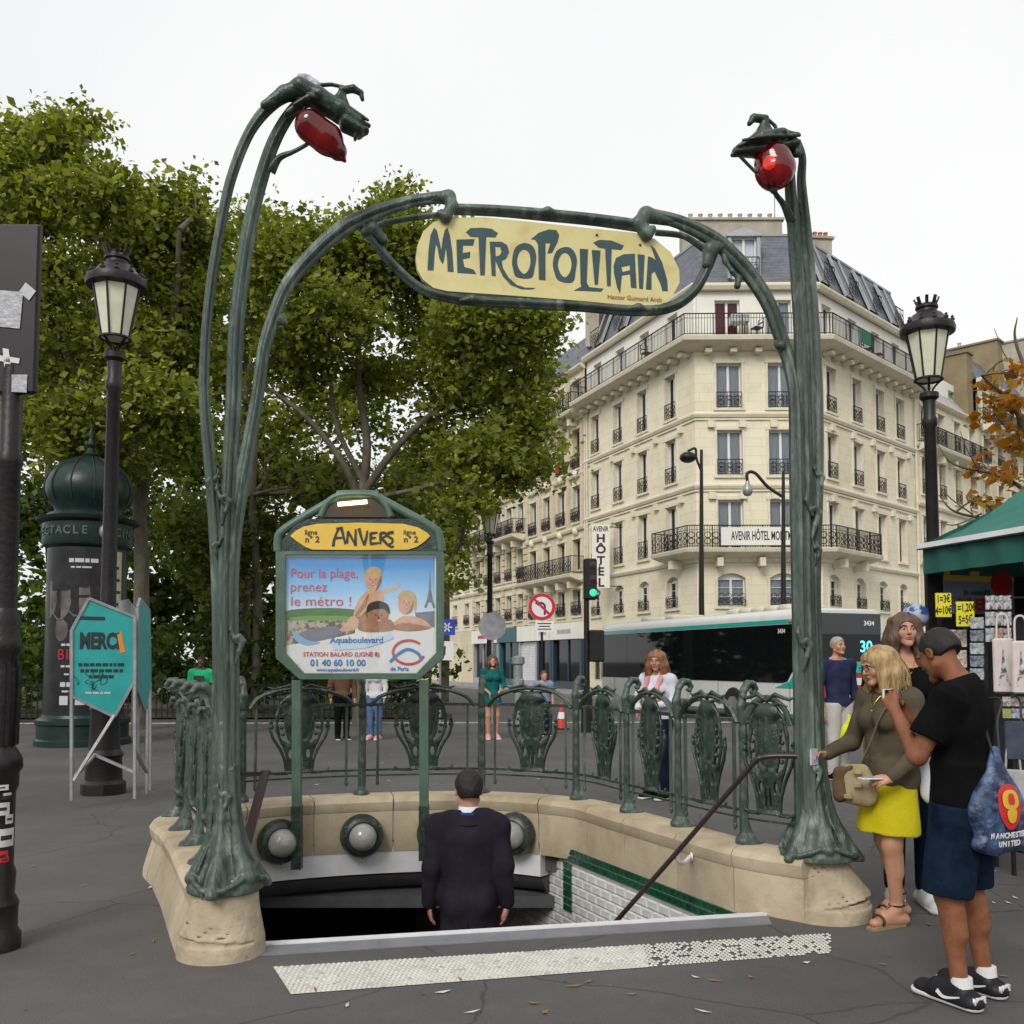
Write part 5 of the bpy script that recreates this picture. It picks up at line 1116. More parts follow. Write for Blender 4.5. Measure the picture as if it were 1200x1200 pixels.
# further trees filling the square
def back_tree(label, px, Y, lst, m, seed, tr=.2, sz=.20, per=38):
    bx = D(px, 800, Y); B = blobs_px(lst, Y, rt, 2.0)
    tree('plane_tree', label, (bx.x, Y, 0), [([(bx.x, Y, 0), D(px+2, 700, Y), D(px-4, 580, Y), D(px+4, 450, Y)], tr, .08)], B, per, .5, sz, m, seed, 'plane trees of the square')
back_tree('plane tree seen between the two left stems of the portal', 285, 31, [(250, 285, 38, 36, 28), (285, 330, 45, 45, 40), (330, 285, 38, 36, 30), (265, 420, 50, 50, 45), (330, 400, 45, 45, 36), (300, 500, 55, 45, 45), (230, 340, 40, 45, 30), (370, 480, 50, 40, 36), (250, 560, 50, 35, 30), (350, 560, 50, 30, 30), (297, 248, 16, 14, 5)], M['leaf'], 23)
back_tree('dark background tree left of the portal, behind the nearer street lamp', 60, 33, [(0, 330, 60, 60, 45), (70, 380, 60, 60, 50), (150, 420, 60, 60, 50), (20, 480, 60, 50, 45), (110, 520, 60, 45, 45), (200, 520, 60, 45, 45), (60, 590, 60, 40, 40), (170, 600, 60, 40, 40), (230, 440, 40, 50, 36), (10, 610, 50, 40, 36)], M['leaf_dark'], 24, .24, .22)
back_tree('yellowish background tree low behind the station sign', 300, 29, [(270, 600, 45, 40, 45), (320, 560, 50, 45, 45), (390, 580, 45, 40, 40), (310, 640, 50, 40, 50), (250, 660, 40, 40, 40), (215, 620, 35, 45, 36), (450, 600, 45, 30, 30), (480, 570, 35, 25, 25)], M['leaf_yel'], 25, .16, .19)
back_tree('dark background tree right of the station sign', 520, 36, [(420, 480, 50, 45, 30), (500, 560, 45, 40, 30), (470, 640, 50, 45, 36), (515, 620, 24, 45, 20), (400, 640, 50, 40, 36)], M['leaf_dark'], 26, .2, .22)
# hedge and shrubs along the railings of the square
hd = MB(); rng = np.random.default_rng(5)
bl_ = []
for i in range(52):
    x = -24+i*.42; bl_.append(((x, 29+rng.uniform(-.6, .6), 1.1+rng.uniform(-.2, .9)), (.9, .8, 1.3), 16))
hm = leaf_mesh('hedge', bl_, 16, .3, .2, M['leaf_dark'], rng); o = link('hedge', hm); tag(o, 'dark hedge massed along the edge of the square', 'hedge', kind='stuff')
o = link('hedge', leaf_mesh('hedge', [((-34+i*1.0, 40+rng.uniform(-1, 1), 2.6+rng.uniform(-1.5, 2.2)), (2.2, 1.5, 3.2), 30) for i in range(28)], 22, .6, .36, M['leaf_dark'], rng)); tag(o, 'far dark mass of shrubs closing the back of the square', 'shrubs', kind='stuff')
bl_ = [((-24+i*.6, 26.8, .45+rng.uniform(-.1, .3)), (.5, .4, .45), 10) for i in range(17)]
o = link('hedge', leaf_mesh('hedge', bl_, 18, .2, .13, M['leaf'], rng)); tag(o, 'low bright green hedge behind the advertising column', 'hedge', kind='stuff')
# lawn / earth bank of the square
mb = MB(); mb.prism([[Vector(p) for p in ((-60, 27.5, .02), (-1.8, 28.5, .02), (-8, 48, .02), (-60, 48, .02))]], (0, 0, -.1)); tag(mb.build('garden_ground', mat('garden_earth', (.035, .035, .018), (.06, .06, .03), 1.5, .95, .5, 20)), 'earth and grass ground of the square garden', kind='structure')
# iron railings of the square
ft = thing('park_fence', 'low dark iron fence along the square behind the advertising column', 'fence', (-14, 26.2, 0))
for z in (.25, .95): mb = MB(); mb.bar((-26, 26.0, z), (-3, 26.6, z), .04, .04); mb.build('rail', M['black_iron'], ft, W=True)
bm = MB().bar((0, 0, 0), (0, 0, 1.05), .025, .025, up=(0, 1, 0)).mesh('picket', M['black_iron'])
for i in range(150): x = -26+i*.155; link('picket', bm, ft, True, (x, 26.0+.6*(x+26)/23, 0))
# autumn tree by the kiosk
Y = 11.5
B = blobs_px([(1190, 470, 24, 12, 10), (1170, 482, 16, 9, 6), (1195, 520, 30, 25, 16), (1170, 560, 25, 14, 8), (1150, 545, 16, 10, 5), (1190, 590, 18, 10, 5), (1195, 440, 14, 10, 4), (1160, 450, 18, 6, 4), (1150, 585, 12, 8, 3)], Y, rt, .5)
bx = D(1232, 900, Y)
tw = [([D(1225, 560, Y), D(1190, 480, Y), D(1150, 440, Y-.2)], .05, .012), ([D(1226, 600, Y), D(1180, 560, Y), D(1120, 545, Y-.3), D(1098, 520, Y-.3)], .03, .005), ([D(1226, 620, Y), D(1170, 610, Y), D(1120, 600, Y-.3), D(1100, 580, Y-.3)], .03, .005), ([D(1150, 602, Y-.2), D(1120, 615, Y-.3), D(1100, 612, Y-.3)], .012, .004), ([D(1225, 560, Y), D(1210, 460, Y), D(1190, 400, Y), D(1192, 372, Y)], .04, .006), ([D(1150, 555, Y-.2), D(1135, 530, Y-.3), D(1125, 505, Y-.3)], .012, .004), ([D(1205, 440, Y), D(1180, 420, Y), D(1165, 385, Y)], .012, .004), ([D(1140, 603, Y), D(1110, 580, Y), D(1106, 560, Y)], .01, .003), ([D(1160, 608, Y), D(1125, 626, Y), D(1108, 640, Y)], .01, .003)]
tree('chestnut_tree', 'chestnut tree with sparse rusty autumn leaves beside the kiosk', (bx.x, Y, 0), [([(bx.x, Y, 0), D(1230, 700, Y), D(1226, 560, Y)], .16, .10)]+tw, B, 9, .12, .11, M['leaf_autumn'], 31, tr=.016)

# ------------------------------------------------------------------ lantern posts
lglass = mat('lantern_glass', (.55, .55, .40), (.66, .66, .50), 4, .2, coat=.2)
def lantern_post(loc, H, label, rz=.4):
    t = thing('street_lamp', label, 'street lamp', loc, rz, 'old lantern street lamps'); k = H/6.2; iron = M['brown_iron']
    mb = MB(); mb.lathe([(r*k, z*k) for r, z in ((.24, 0), (.24, .12), (.20, .16), (.19, .40), (.21, .44), (.17, .50), (.155, .9), (.17, .96), (.13, 1.02), (.12, 1.3), (.13, 1.34), (.10, 1.4))], 12); mb.build('base', iron, t, smooth=30)
    mb = MB(); mb.lathe([(r*k, z*k) for r, z in ((.10, 1.38), (.085, 2.2), (.072, 4.62), (.095, 4.66), (.095, 4.74), (.075, 4.78), (.08, 4.98), (.12, 5.02), (.12, 5.08), (.05, 5.1))], 16); mb.build('pole', iron, t, smooth=40)
    mb = MB(); zb = 5.26*k
    for a in range(4):
        an = a*math.pi/2+math.pi/4; mb.tube(catmull([(0.03*math.cos(an), .03*math.sin(an), 5.05*k), (.06*k*math.cos(an), .06*k*math.sin(an), 5.15*k), (.17*k*math.cos(an), .17*k*math.sin(an), zb)], 4), .014*k, 6)
    mb.build('bracket', iron, t, smooth=60)
    lt = MB(); lt.lathe([(.155*k, zb), (.265*k, 5.86*k)], 8, a0=math.pi/8, a1=2*math.pi+math.pi/8); g_ = lt.build('lantern_glass', lglass, t)
    mb = MB()
    mb.tube([(.17*k*math.cos(a*math.pi/8), .17*k*math.sin(a*math.pi/8), zb) for a in range(16)], .018*k, 6, closed=True)
    for a in range(8):
        an = a*math.pi/4+math.pi/8; mb.bar((.158*k*math.cos(an), .158*k*math.sin(an), zb), (.27*k*math.cos(an), .27*k*math.sin(an), 5.87*k), .02*k, .02*k)
    mb.build('lantern_frame', iron, t)
    mb = MB(); mb.lathe([(r*k, z*k) for r, z in ((.27, 5.85), (.335, 5.87), (.345, 5.92), (.33, 5.97), (.30, 5.99), (.25, 6.03), (.19, 6.11), (.13, 6.15), (.12, 6.19), (.14, 6.20), (.14, 6.23), (.10, 6.26))], 24); cp = mb.build('cap', iron, t, smooth=35)
    for a in range(12):
        an = a*math.pi/6; mb = MB(); mb.lathe([(.0, 0), (.03*k, .01), (.03*k, .03*k), (.015*k, .05*k), (.02*k, .065*k), (0, .08*k)], 6, (.305*k*math.cos(an), .305*k*math.sin(an), 5.975*k)); mb.build('finial', iron, cp)
    for a in range(8):
        an = a*math.pi/4; mb = MB(); mb.bar((.11*k*math.cos(an), .11*k*math.sin(an), 6.24*k), (.15*k*math.cos(an), .15*k*math.sin(an), 6.34*k), .04*k, .02*k); mb.build('crown_leaf', iron, cp)
    return t
lp1 = G(121, 930); lantern_post((lp1.x, lp1.y, 0), 6.62, 'brown lantern street lamp with the teal notices at its foot')
lp2 = D(1093, 620, 12.0); lantern_post((lp2.x, 12.0, 0), 6.15, 'brown lantern street lamp rising beside the green kiosk awning')
lp3 = D(574, 760, 26.0); lantern_post((lp3.x, 26.0, 0), 6.0, 'smaller distant lantern street lamp right of the station sign')
def arm_lamp(px, topy, hx, hy, Y, label, ball):
    b = D(px, 700, Y); top = D(px, topy, Y); h = D(hx, hy, Y); t = thing('modern_street_light', label, 'street light', (b.x, Y, 0), 0, 'tall street lights before the hotel')
    mb = MB(); mb.tube([(b.x, Y, 0), (b.x, Y, 4), top], [.13, .11, .06], 10); mb.build('pole', M['brown_iron'], t, smooth=60, W=True)
    sg = 1 if hx > px else -1
    if ball: pts = [top+Vector((0, 0, -1.0)), top+Vector((sg*.6, 0, -.6)), top+Vector((sg*1.1, 0, -.05)), h+Vector((0, 0, .55)), h+Vector((0, 0, .2))]
    else: pts = [top+Vector((0, 0, -.9)), top+Vector((sg*.2, 0, -.35)), h+Vector((.3, 0, .35)), h+Vector((0, 0, .25))]
    mb = MB(); mb.tube(catmull(pts, 6), .05 if not ball else .065, 8); mb.build('arm', M['brown_iron'], t, smooth=60, W=True)
    mb = MB()
    if ball: mb.lathe([(0, -.35), (.12, -.33), (.2, -.2), (.2, -.05), (.12, .08), (.06, .25)], 14, h); mb.build('lamp_head', M['grey_metal'], t, smooth=60, W=True)
    else: mb.sphere(h, (.33, .33, .22), 16, 10); mb.build('lamp_head', M['brown_iron'], t, smooth=60, W=True)
arm_lamp(822, 527, 806, 536, 37, 'tall street light with a round head left of the hotel banner', False)
arm_lamp(918, 553, 876, 571, 36.5, 'tall street light with a curved arm before the hotel banner', True)

# ------------------------------------------------------------------ advertising column
mc = G(97, 872); mcl = thing('advertising_column', 'dark green domed advertising column covered with theatre posters', 'advertising column', (mc.x, mc.y, 0))
dg = mat('dark_green_iron', (.005, .015, .0125), (.010, .026, .022), 4, .35, .08, 30, spec=.35); k = 1.03; mcl.scale = (1, 1, 1.06)
mb = MB(); mb.lathe([(.84*k, 0), (.84*k, .10), (.80*k, .13), (.80*k, .36), (.83*k, .39), (.83*k, .46), (.74*k, .50), (.72*k, .55)], 40); mb.build('base', dg, mcl, smooth=30)
mb = MB(); mb.lathe([(.70*k, .5), (.70*k, 3.62)], 40); drum = mb.build('drum', dg, mcl, smooth=30)
mb = MB(); mb.lathe([(.70*k, 3.55), (.78*k, 3.6), (.80*k, 3.66), (.80*k, 4.0), (.90*k, 4.05), (.92*k, 4.10), (.76*k, 4.14), (.70*k, 4.2)], 40); mb.build('frieze', dg, mcl, smooth=30)
mb = MB(); mb.lathe([(.60*k, 4.16), (.60*k, 4.30), (.72*k, 4.42), (.78*k, 4.60), (.78*k, 4.74), (.70*k, 4.94), (.52*k, 5.12), (.28*k, 5.25), (.12*k, 5.31)], 24); dome = mb.build('dome', dg, mcl, smooth=50)
for a in range(12):
    an = a*math.pi/6; P_ = [(.785*k*r_*math.cos(an), .785*k*r_*math.sin(an), z) for r_, z in ((.93, 4.42), (1.0, 4.6), (1.0, 4.74), (.9, 4.94), (.67, 5.12), (.36, 5.25))]; mb = MB(); mb.tube(P_, .016, 5); mb.build('rib', dg, dome, smooth=60)
mb = MB(); mb.lathe([(.12, 5.28), (.16, 5.33), (.10, 5.38), (.06, 5.46), (.10, 5.52), (.06, 5.58), (.03, 5.66), (.055, 5.72), (.02, 5.8), (0, 5.95)], 12); mb.build('finial', dg, mcl, smooth=50)
a0 = math.atan2(-mc.y, -mc.x)      # towards the camera
relief = mat('frieze_lettering', (.045, .07, .06), (.07, .1, .085), 6, .5)
for wrd, an0, st_ in (('SPECTACLE', a0-1.62, .192), ('CINÉMA', a0+.66, .17)):
    for i, ch in enumerate(wrd):
        an = an0+i*st_; d = Vector((math.cos(an), math.sin(an), 0)); text(ch, .21, d*(.805*k)+Vector((0, 0, 3.83)), (-d.y, d.x, 0), (0, 0, 1), relief, 'letter', mcl, ext=.008, bold=.004)
mb = MB(); an = a0+.36; d = Vector((math.cos(an), math.sin(an), 0)); mb.sphere(d*.82+Vector((0, 0, 3.83)), (.12, .12, .14), 12, 8); mb.build('medallion', M['grey_metal'], mcl, smooth=60)
def curved(a_, b_, z0, z1, r, n=12, w=0):
    mb = MB(); vs = []
    for i in range(n+1):
        an = a_+(b_-a_)*i/n; vs += [(r*math.cos(an), r*math.sin(an), z0), (r*math.cos(an), r*math.sin(an), z1)]
    mb.add(vs, [(2*i, 2*i+2, 2*i+3, 2*i+1) for i in range(n)]); return mb
posterb = mat('black_poster', (.010, .010, .011), (.026, .026, .028), 3, .3, spec=.25); skin_grey = mat('grey_portrait', (.028, .025, .023), (.12, .105, .097), 2.6, .4, detail=2); redp = mat('red_print', (.35, .01, .015), rough=.4); whp = mat('white_print', (.45, .45, .45), rough=.4)
curved(a0-1.25, a0+.32, .62, 3.5, .706*k).build('poster', posterb, mcl, smooth=30)
def on_drum(an, z, w, h, m, nm, r=.712): curved(an-w/2/r, an+w/2/r, z-h/2, z+h/2, r*k, 5).build(nm, m, mcl, smooth=30)
def face_print(an, z, s):
    # portrait outline as a printed patch on the drum
    pts = [(-.3, .5), (.1, .55), (.34, .35), (.38, .0), (.30, -.3), (.12, -.5), (-.1, -.52), (-.3, -.3), (-.36, .05)]; r = .711*k
    mb = MB(); c = []
    for x, y in pts: aa = an+x*s/r; c.append((r*math.cos(aa), r*math.sin(aa), z+y*s))
    mb.add(c, [tuple(range(len(c)))]); mb.build('portrait', skin_grey, mcl)
for an, z, s in ((a0-.22, 2.62, .62), (a0-.68, 2.55, .60), (a0-1.08, 2.6, .62), (a0-.62, 2.05, .36)): face_print(an, z, s)
for an, z, w, h in ((a0-.24, 2.90, .40, .16), (a0-.70, 2.82, .36, .12), (a0-.16, 2.66, .34, .05)): on_drum(an, z, w, h, posterb, 'printed_hair', .7135)
def wrap_text(s, an, z, size, m, step):
    for i, ch in enumerate(s):
        aa = an+i*step; d = Vector((math.cos(aa), math.sin(aa), 0)); text(ch, size, d*(.713*k)+Vector((0, 0, z)), (-d.y, d.x, 0), (0, 0, 1), m, 'print', mcl, ext=.0005)
wrap_text('BININ', a0-.60, 1.62, .27, redp, .165)
rw = random.Random(8)
for z, h_, sp0, sp1 in ((3.30, .07, -.45, .18), (3.18, .03, -.4, -.1), (1.80, .04, -.6, .1), (1.42, .035, -.6, .15), (1.28, .03, -.5, .0), (1.10, .08, -.6, .18), (.98, .03, -.55, .0)):
    an = a0+sp0
    while an < a0+sp1:
        w_ = rw.uniform(.06, .16); on_drum(an+w_/2/.72, z, w_, h_, whp, 'small_print'); an += w_/.72+.03
for an in (a0-.5, a0-.1, a0+.15): on_drum(an, .82, .16, .16, whp if an < a0 else redp, 'sponsor_mark')
curved(a0+.52, a0+.98, .62, 3.5, .706*k).build('poster', mat('pale_poster', (.30, .28, .22), (.42, .40, .33), 8, .35), mcl, smooth=30)
for i in range(11): on_drum(a0+.72+.04*(i % 3), 3.2-i*.22, .2, .05, blk, 'print')

# ------------------------------------------------------------------ teal campaign notices round the lamp foot
tealb = mat('teal_notice', (.012, .27, .26), (.02, .33, .32), 3, .45); orange = mat('orange_print', (.65, .22, .03), rough=.5); dpr = mat('dark_print', (.012, .022, .03), rough=.5)
ns = thing('campaign_stand', 'grey folding stand with teal hexagonal notices round the lamp foot', 'notice stand', (lp1.x, lp1.y-.4, 0))
def notice(cor, Y0, Y1, x0, x1, letters, lab):
    def q(px, py): t_ = (px-x0)/(x1-x0); return D(px, py, Y0+(Y1-Y0)*t_)
    L_ = [q(*p) for p in cor]; a = (L_[1]-L_[0]); nr = (q(x1, 750)-q(x0, 750)).cross(Vector((0, 0, 1))).normalized()
    if nr.y > 0: nr = -nr
    mb = MB(); mb.prism([L_], nr*-.012); b_ = mb.build('notice_board', tealb, ns, W=True)
    mb = MB()
    for p_, r_ in zip(L_, L_[1:]+L_[:1]): mb.bar(p_, r_, .03, .03, up=nr)
    mb.build('board_frame', M['grey_metal'], ns, W=True); return q, nr, b_
q, nr, b_ = notice([(104, 701), (158, 723), (158, 797), (134, 840), (84, 816), (84, 738)], 10.35, 10.6, 84, 158, None, '')
xd = (q(158, 750)-q(84, 750)).normalized(); xd.z = 0
text('MERCI', .24, q(117, 752)+nr*.004, xd, (0, 0, 1), dpr, 'lettering', b_, sx=.60, bold=.012)
mb = MB(); mb.prism([[q(137, 742)+nr*.006, q(142, 740)+nr*.006, q(147, 764)+nr*.006, q(141, 766)+nr*.006]], nr*-.002); mb.build('printed_mark', orange, b_)
rw = random.Random(3); mb = MB(); mw = MB()
for y_, x0_, x1_, m_ in ((779, 92, 146, mb), (786, 94, 144, mb), (793, 104, 134, mb), (812, 100, 134, mw)):
    x_ = x0_
    while x_ < x1_-3:
        w_ = min(rw.uniform(3, 9), x1_-x_); hh = 1.9 if m_ is mb else 1.2; m_.prism([[q(x_, y_-hh)+nr*.005, q(x_+w_, y_-hh)+nr*.005, q(x_+w_, y_+hh)+nr*.005, q(x_, y_+hh)+nr*.005]], nr*-.002); x_ += w_+1.4
mb.build('small_print', dpr, b_); mw.build('small_print', whp, b_)
mb = MB(); mb.prism([[q(90, 722)+nr*.005, q(123, 723)+nr*.005, q(123, 727)+nr*.005, q(90, 726)+nr*.005]], nr*-.002); mb.build('printed_strip', dpr, b_)
mb = MB(); rs_ = random.Random(4)
for i in range(9):
    x, y = rs_.uniform(90, 146), rs_.uniform(788, 815); stroke(mb, [q(x+rs_.uniform(-7, 7)*j/2, y+rs_.uniform(-7, 7))+nr*.005 for j in range(4)], .006, nr, .001)
mb.build('scribble', dpr, b_)
q2, nr2, b2 = notice([(164, 702), (175, 716), (176, 800), (170, 835), (161, 810), (161, 712)], 10.7, 11.9, 161, 176, None, '')
xd2 = (q2(176, 750)-q2(161, 750)).normalized(); text('O', .25, q2(166, 752)+nr2*.004, xd2, (0, 0, 1), whp, 'lettering', b2, bold=.012)
mb = MB(); L_ = [D(*p, 11.9) for p in ((140, 704), (150, 702), (162, 716), (162, 740), (140, 740))]; mb.prism([L_], (0, .012, 0)); mb.build('notice_back', M['grey_metal'], ns, W=True)
for (a, b, Ya, Yb) in (((84, 738), (84, 938), 10.35, 10.35), ((158, 723), (158, 936), 10.6, 10.6), ((134, 838), (86, 915), 10.5, 10.35), ((86, 912), (112, 884), 10.4, 10.9), ((110, 884), (158, 905), 10.9, 10.6), ((173, 830), (172, 930), 11.6, 11.6), ((176, 800), (176, 926), 11.9, 11.9), ((158, 880), (172, 905), 10.8, 11.6), ((161, 712), (162, 905), 11.0, 11.2)):
    mb = MB(); mb.bar(D(*a, Ya), D(*b, Yb), .03, .03, up=(0, 1, 0)); mb.build('leg', M['grey_metal'], ns, W=True)

# ------------------------------------------------------------------ near pole with the back of a sign panel
pb = G(-7, 1112); pt = thing('ornate_sign_post', 'ornate dark brown post with sticker-covered base at the left edge', 'sign post', (pb.x, pb.y, 0))
k = 1.0
mb = MB(); mb.lathe([(.135, 0), (.135, .08), (.115, .11), (.115, .22), (.12, .25), (.095, .30), (.10, .42), (.085, .46), (.085, .86), (.10, .90), (.10, .97), (.118, 1.0), (.115, 1.05), (.095, 1.09), (.075, 1.12), (.085, 1.3), (.085, 1.55), (.075, 1.62), (.092, 1.66), (.092, 1.72), (.075, 1.76), (.085, 1.82), (.062, 1.9)], 24); mb.build('base', M['brown_iron'], pt, smooth=35)
for a in range(8):
    an = a*math.pi/4; mb = MB(); mb.bar((.083*math.cos(an), .083*math.sin(an), 1.13), (.088*math.cos(an), .088*math.sin(an), 1.60), .02, .02); mb.build('flute', M['brown_iron'], pt)
mb = MB(); mb.lathe([(.062, 1.88), (.058, 2.7), (.07, 2.73), (.07, 2.78), (.058, 2.8), (.056, 3.3)], 16); mb.build('pole', M['brown_iron'], pt, smooth=40)
stw = [mat('white_sticker', (.5, .5, .5), (.6, .6, .58), 9, .5), mat('red_sticker', (.5, .02, .03), rough=.4), mat('black_sticker', (.02, .02, .02), rough=.4)]
ac = math.atan2(-pb.y, -pb.x)
for (an, z, w, h, mi) in ((ac+.35, 1.0, .09, .05, 1), (ac+.1, .78, .10, .07, 0), (ac+.55, .62, .10, .10, 0), (ac+.2, .52, .08, .06, 1), (ac-.1, .90, .1, .03, 0), (ac+.5, .86, .07, .06, 2), (ac+.7, .72, .05, .05, 0), (ac+.45, .5, .05, .03, 1)):
    mb = curved(an-w/2/.088, an+w/2/.088, z-h/2, z+h/2, .0875 if z < .88 else .102, 5); mb.build('sticker', stw[mi], pt, smooth=40)
    mb = curved(an-w/3/.088, an+w/3/.088, z-h/8, z+h/8, .0885 if z < .88 else .103, 5); mb.build('sticker_print', stw[2 if mi != 2 else 0], pt, smooth=40)
a, b = D(49, 264, pb.y-.02), D(46, 462, pb.y-.02); bp_ = mat('brown_panel', (.011, .009, .010), (.017, .014, .0155), 2, .4, spec=.3)
mb = MB(); mb.bbox(((-3.15+a.x)/2-.03, pb.y-.02, (a.z+b.z)/2), (a.x+3.15+.06, .05, a.z-b.z), .012); pnl = mb.build('panel', bp_, pt, W=True)
tape = mat('silver_tape', (.26, .26, .28), (.42, .42, .44), 20, .35, .3, 40)
def tapeq(L_, m=tape, nm='tape'):
    mb = MB(); mb.prism([[D(x, y, pb.y-.052) for x, y in L_]], (0, .003, 0)); mb.build(nm, m, pnl)
tapeq([(-30, 338), (27, 342), (23, 385), (-30, 380)]); tapeq([(22, 342), (30, 331), (42, 341), (34, 352)], mat('pale_tape', (.36, .36, .38), (.46, .46, .48), 20, .4)); tapeq([(-8, 415), (23, 420), (22, 426), (-8, 422)], stw[0]); tapeq([(3, 408), (10, 409), (13, 432), (5, 430)], stw[0], 'tape'); tapeq([(12, 439), (32, 439), (31, 460), (11, 459)])

# ------------------------------------------------------------------ station sign with poster
SY = 8.18
sg = thing('station_sign', 'green framed station sign with yellow name board above a lit poster', 'station sign', D(422, 1000, SY).xy.to_3d())
def S(px, py, off=0): return D(px, py, SY-off)
def SZ2(x, y): return 320+x/5, 570+y/5
gp = M['green_paint']
outer = [(323, 647), (323, 632), (334, 606), (519, 606)]
F_out = [(323, 770), (323, 628), (330, 612), (508, 612), (518, 628), (519, 770), (491, 796), (352, 796)]
F_in = [(334, 765), (334, 650), (511, 650), (511, 765), (488, 789), (356, 789)]
mb = MB(); mb.prism([[S(*p, .06) for p in [(323, 646)]+[(323, 771), (351, 796), (491, 796), (519, 771), (519, 646)]], [S(*p, .06) for p in F_in]], (0, .16, 0)); mb.build('frame', gp, sg, W=True)
mb = MB(); mb.prism([[S(*p, .02) for p in F_in]], (0, .08, 0)); ps_ = mb.build('poster_backing', M['render_white'], sg, W=True)
mb = MB(); cr = [(326, 646), (326, 634), (334, 620), (392, 585), (398, 580), (440, 580), (446, 585), (506, 618), (515, 632), (517, 646)]
Q = catmull([S(*p, .0) for p in cr], 4); mb.tube(Q, .040, 10); mb.build('top_arch', gp, sg, smooth=60, W=True)
mb = MB(); mb.tube(catmull([S(376, 606), S(384, 590), S(400, 581), S(438, 581), S(452, 592), S(458, 606)], 5), .035, 10, flat=1.4); mb.build('hood_rib', gp, sg, smooth=60, W=True)
mb = MB(); mb.prism([[S(*p, .02) for p in ((378, 606), (388, 590), (402, 584), (436, 584), (450, 594), (456, 606))]], (0, .10, 0)); mb.build('hood', mat('hood_inside', (.05, .03, .015), rough=.6), sg, W=True)
lampm = mat('lit_tube', (.9, .8, .55), emit=(1, .80, .45), es=3.0)
mb = MB(); mb.tube([S(396, 591, .05), S(430, 588, .05)], .018, 8); mb.build('sign_light', lampm, sg, smooth=60, W=True)
mb = MB(); mb.prism([[S(*p, .03) for p in ((330, 646), (330, 634), (346, 615), (362, 608), (488, 608), (503, 616), (514, 634), (514, 646))]], (0, .09, 0)); mb.build('name_board_back', M['patina_dark'], sg, W=True)
yel = mat('yellow_enamel', (.66, .42, .035), (.72, .48, .06), 4, .3, coat=.2)
pts = [SZ2(*p) for p in ((100, 290), (130, 262), (180, 235), (260, 219), (500, 212), (760, 219), (850, 240), (905, 272), (920, 292), (885, 325), (840, 355), (790, 370), (520, 373), (230, 370), (190, 355), (140, 322))]
mb = MB(); mb.prism([[S(x, y, .045) for x, y in pts]], (0, .012, 0)); yb = mb.build('name_board', yel, sg, W=True)
STK = [[(338,352),(344,315),(362,265),(385,240)],[(385,240),(398,290),(408,340)],[(342,303),(404,300)],[(356,250),(395,240)],[(418,335),(424,268)],[(422,262),(445,300),(470,348)],[(468,348),(470,250)],[(503,245),(516,295),(533,345)],[(533,345),(546,300),(552,258)],[(572,273),(570,336)],[(570,275),(612,270)],[(570,303),(602,300)],[(568,336),(620,331)],[(630,272),(628,338)],[(628,274),(655,272),(662,288),(632,304)],[(636,303),(665,335),(690,353),(708,350)],[(706,268),(676,274),(674,292),(698,308),(694,332),(664,342)]]
mb = MB()
for i, st_ in enumerate(STK): stroke(mb, [S(*SZ2(p[0]+(14 if i < 7 else 0), p[1]), .048+.0002*i) for p in st_], (.027, .015), (0, -1, 0), .002)
mb.build('name_lettering', dpr, yb)
for x in (222, 800):
    text('ligne', .06, S(*SZ2(x, 270), .048), (1, 0, 0), (0, 0, 1), dpr, 'lettering', yb, bold=.001, ext=.0006); text('n° 2', .075, S(*SZ2(x+8, 312), .048), (1, 0, 0), (0, 0, 1), dpr, 'lettering', yb, bold=.002, ext=.0006)
# poster print: layered flat shapes
sp_ = bpy.data.materials.new('poster_sky'); sp_.use_nodes = True; n = sp_.node_tree; b = n.nodes['Principled BSDF']; tc = n.nodes.new('ShaderNodeTexCoord'); sx_ = n.nodes.new('ShaderNodeSeparateXYZ'); rp = n.nodes.new('ShaderNodeValToRGB'); nz = n.nodes.new('ShaderNodeTexNoise'); nz.inputs['Scale'].default_value = 3; ad = n.nodes.new('ShaderNodeMath'); ad.operation = 'MULTIPLY_ADD'; ad.inputs[1].default_value = .25
n.links.new(tc.outputs['Generated'], sx_.inputs[0]); n.links.new(tc.outputs['Generated'], nz.inputs[0]); n.links.new(nz.outputs[0], ad.inputs[0]); n.links.new(sx_.outputs[2], ad.inputs[2]); n.links.new(ad.outputs[0], rp.inputs[0])
e = rp.color_ramp.elements; e[0].position = .15; e[0].color = (.62, .72, .80, 1); e[1].position = 1.1; e[1].color = (.05, .26, .60, 1); k_ = e.new(.55); k_.color = (.26, .52, .78, 1); n.links.new(rp.outputs[0], b.inputs['Base Color']); b.inputs['Roughness'].default_value = .35
PC = {'green': mat('print_green', (.035, .12, .02), (.07, .18, .03), 8, .4), 'lawn': mat('print_lawn', (.12, .30, .04), rough=.4), 'sand': mat('print_crowd', (.10, .07, .05), (.42, .36, .28), 22, .4, lo=.45, hi=.55), 'white': mat('print_white', (.66, .67, .66), (.74, .75, .74), 3, .4), 'skin': mat('print_skin', (.52, .30, .18), (.66, .42, .28), 12, .4), 'skin2': mat('print_skin_shade', (.30, .14, .075), (.42, .22, .12), 12, .4), 'hair': mat('print_hair', (.025, .018, .014), rough=.4), 'blond': mat('print_blond', (.45, .32, .12), (.56, .42, .2), 15, .4), 'blue': mat('print_blue', (.03, .17, .42), rough=.4), 'red': mat('print_red', (.52, .04, .06), rough=.4), 'grey': mat('print_grey', (.13, .13, .16), (.2, .2, .24), 8, .4), 'water': mat('print_water', (.2, .38, .55), rough=.4), 'pale': mat('print_paleblue', (.5, .62, .74), rough=.4)}
lay = [.021]
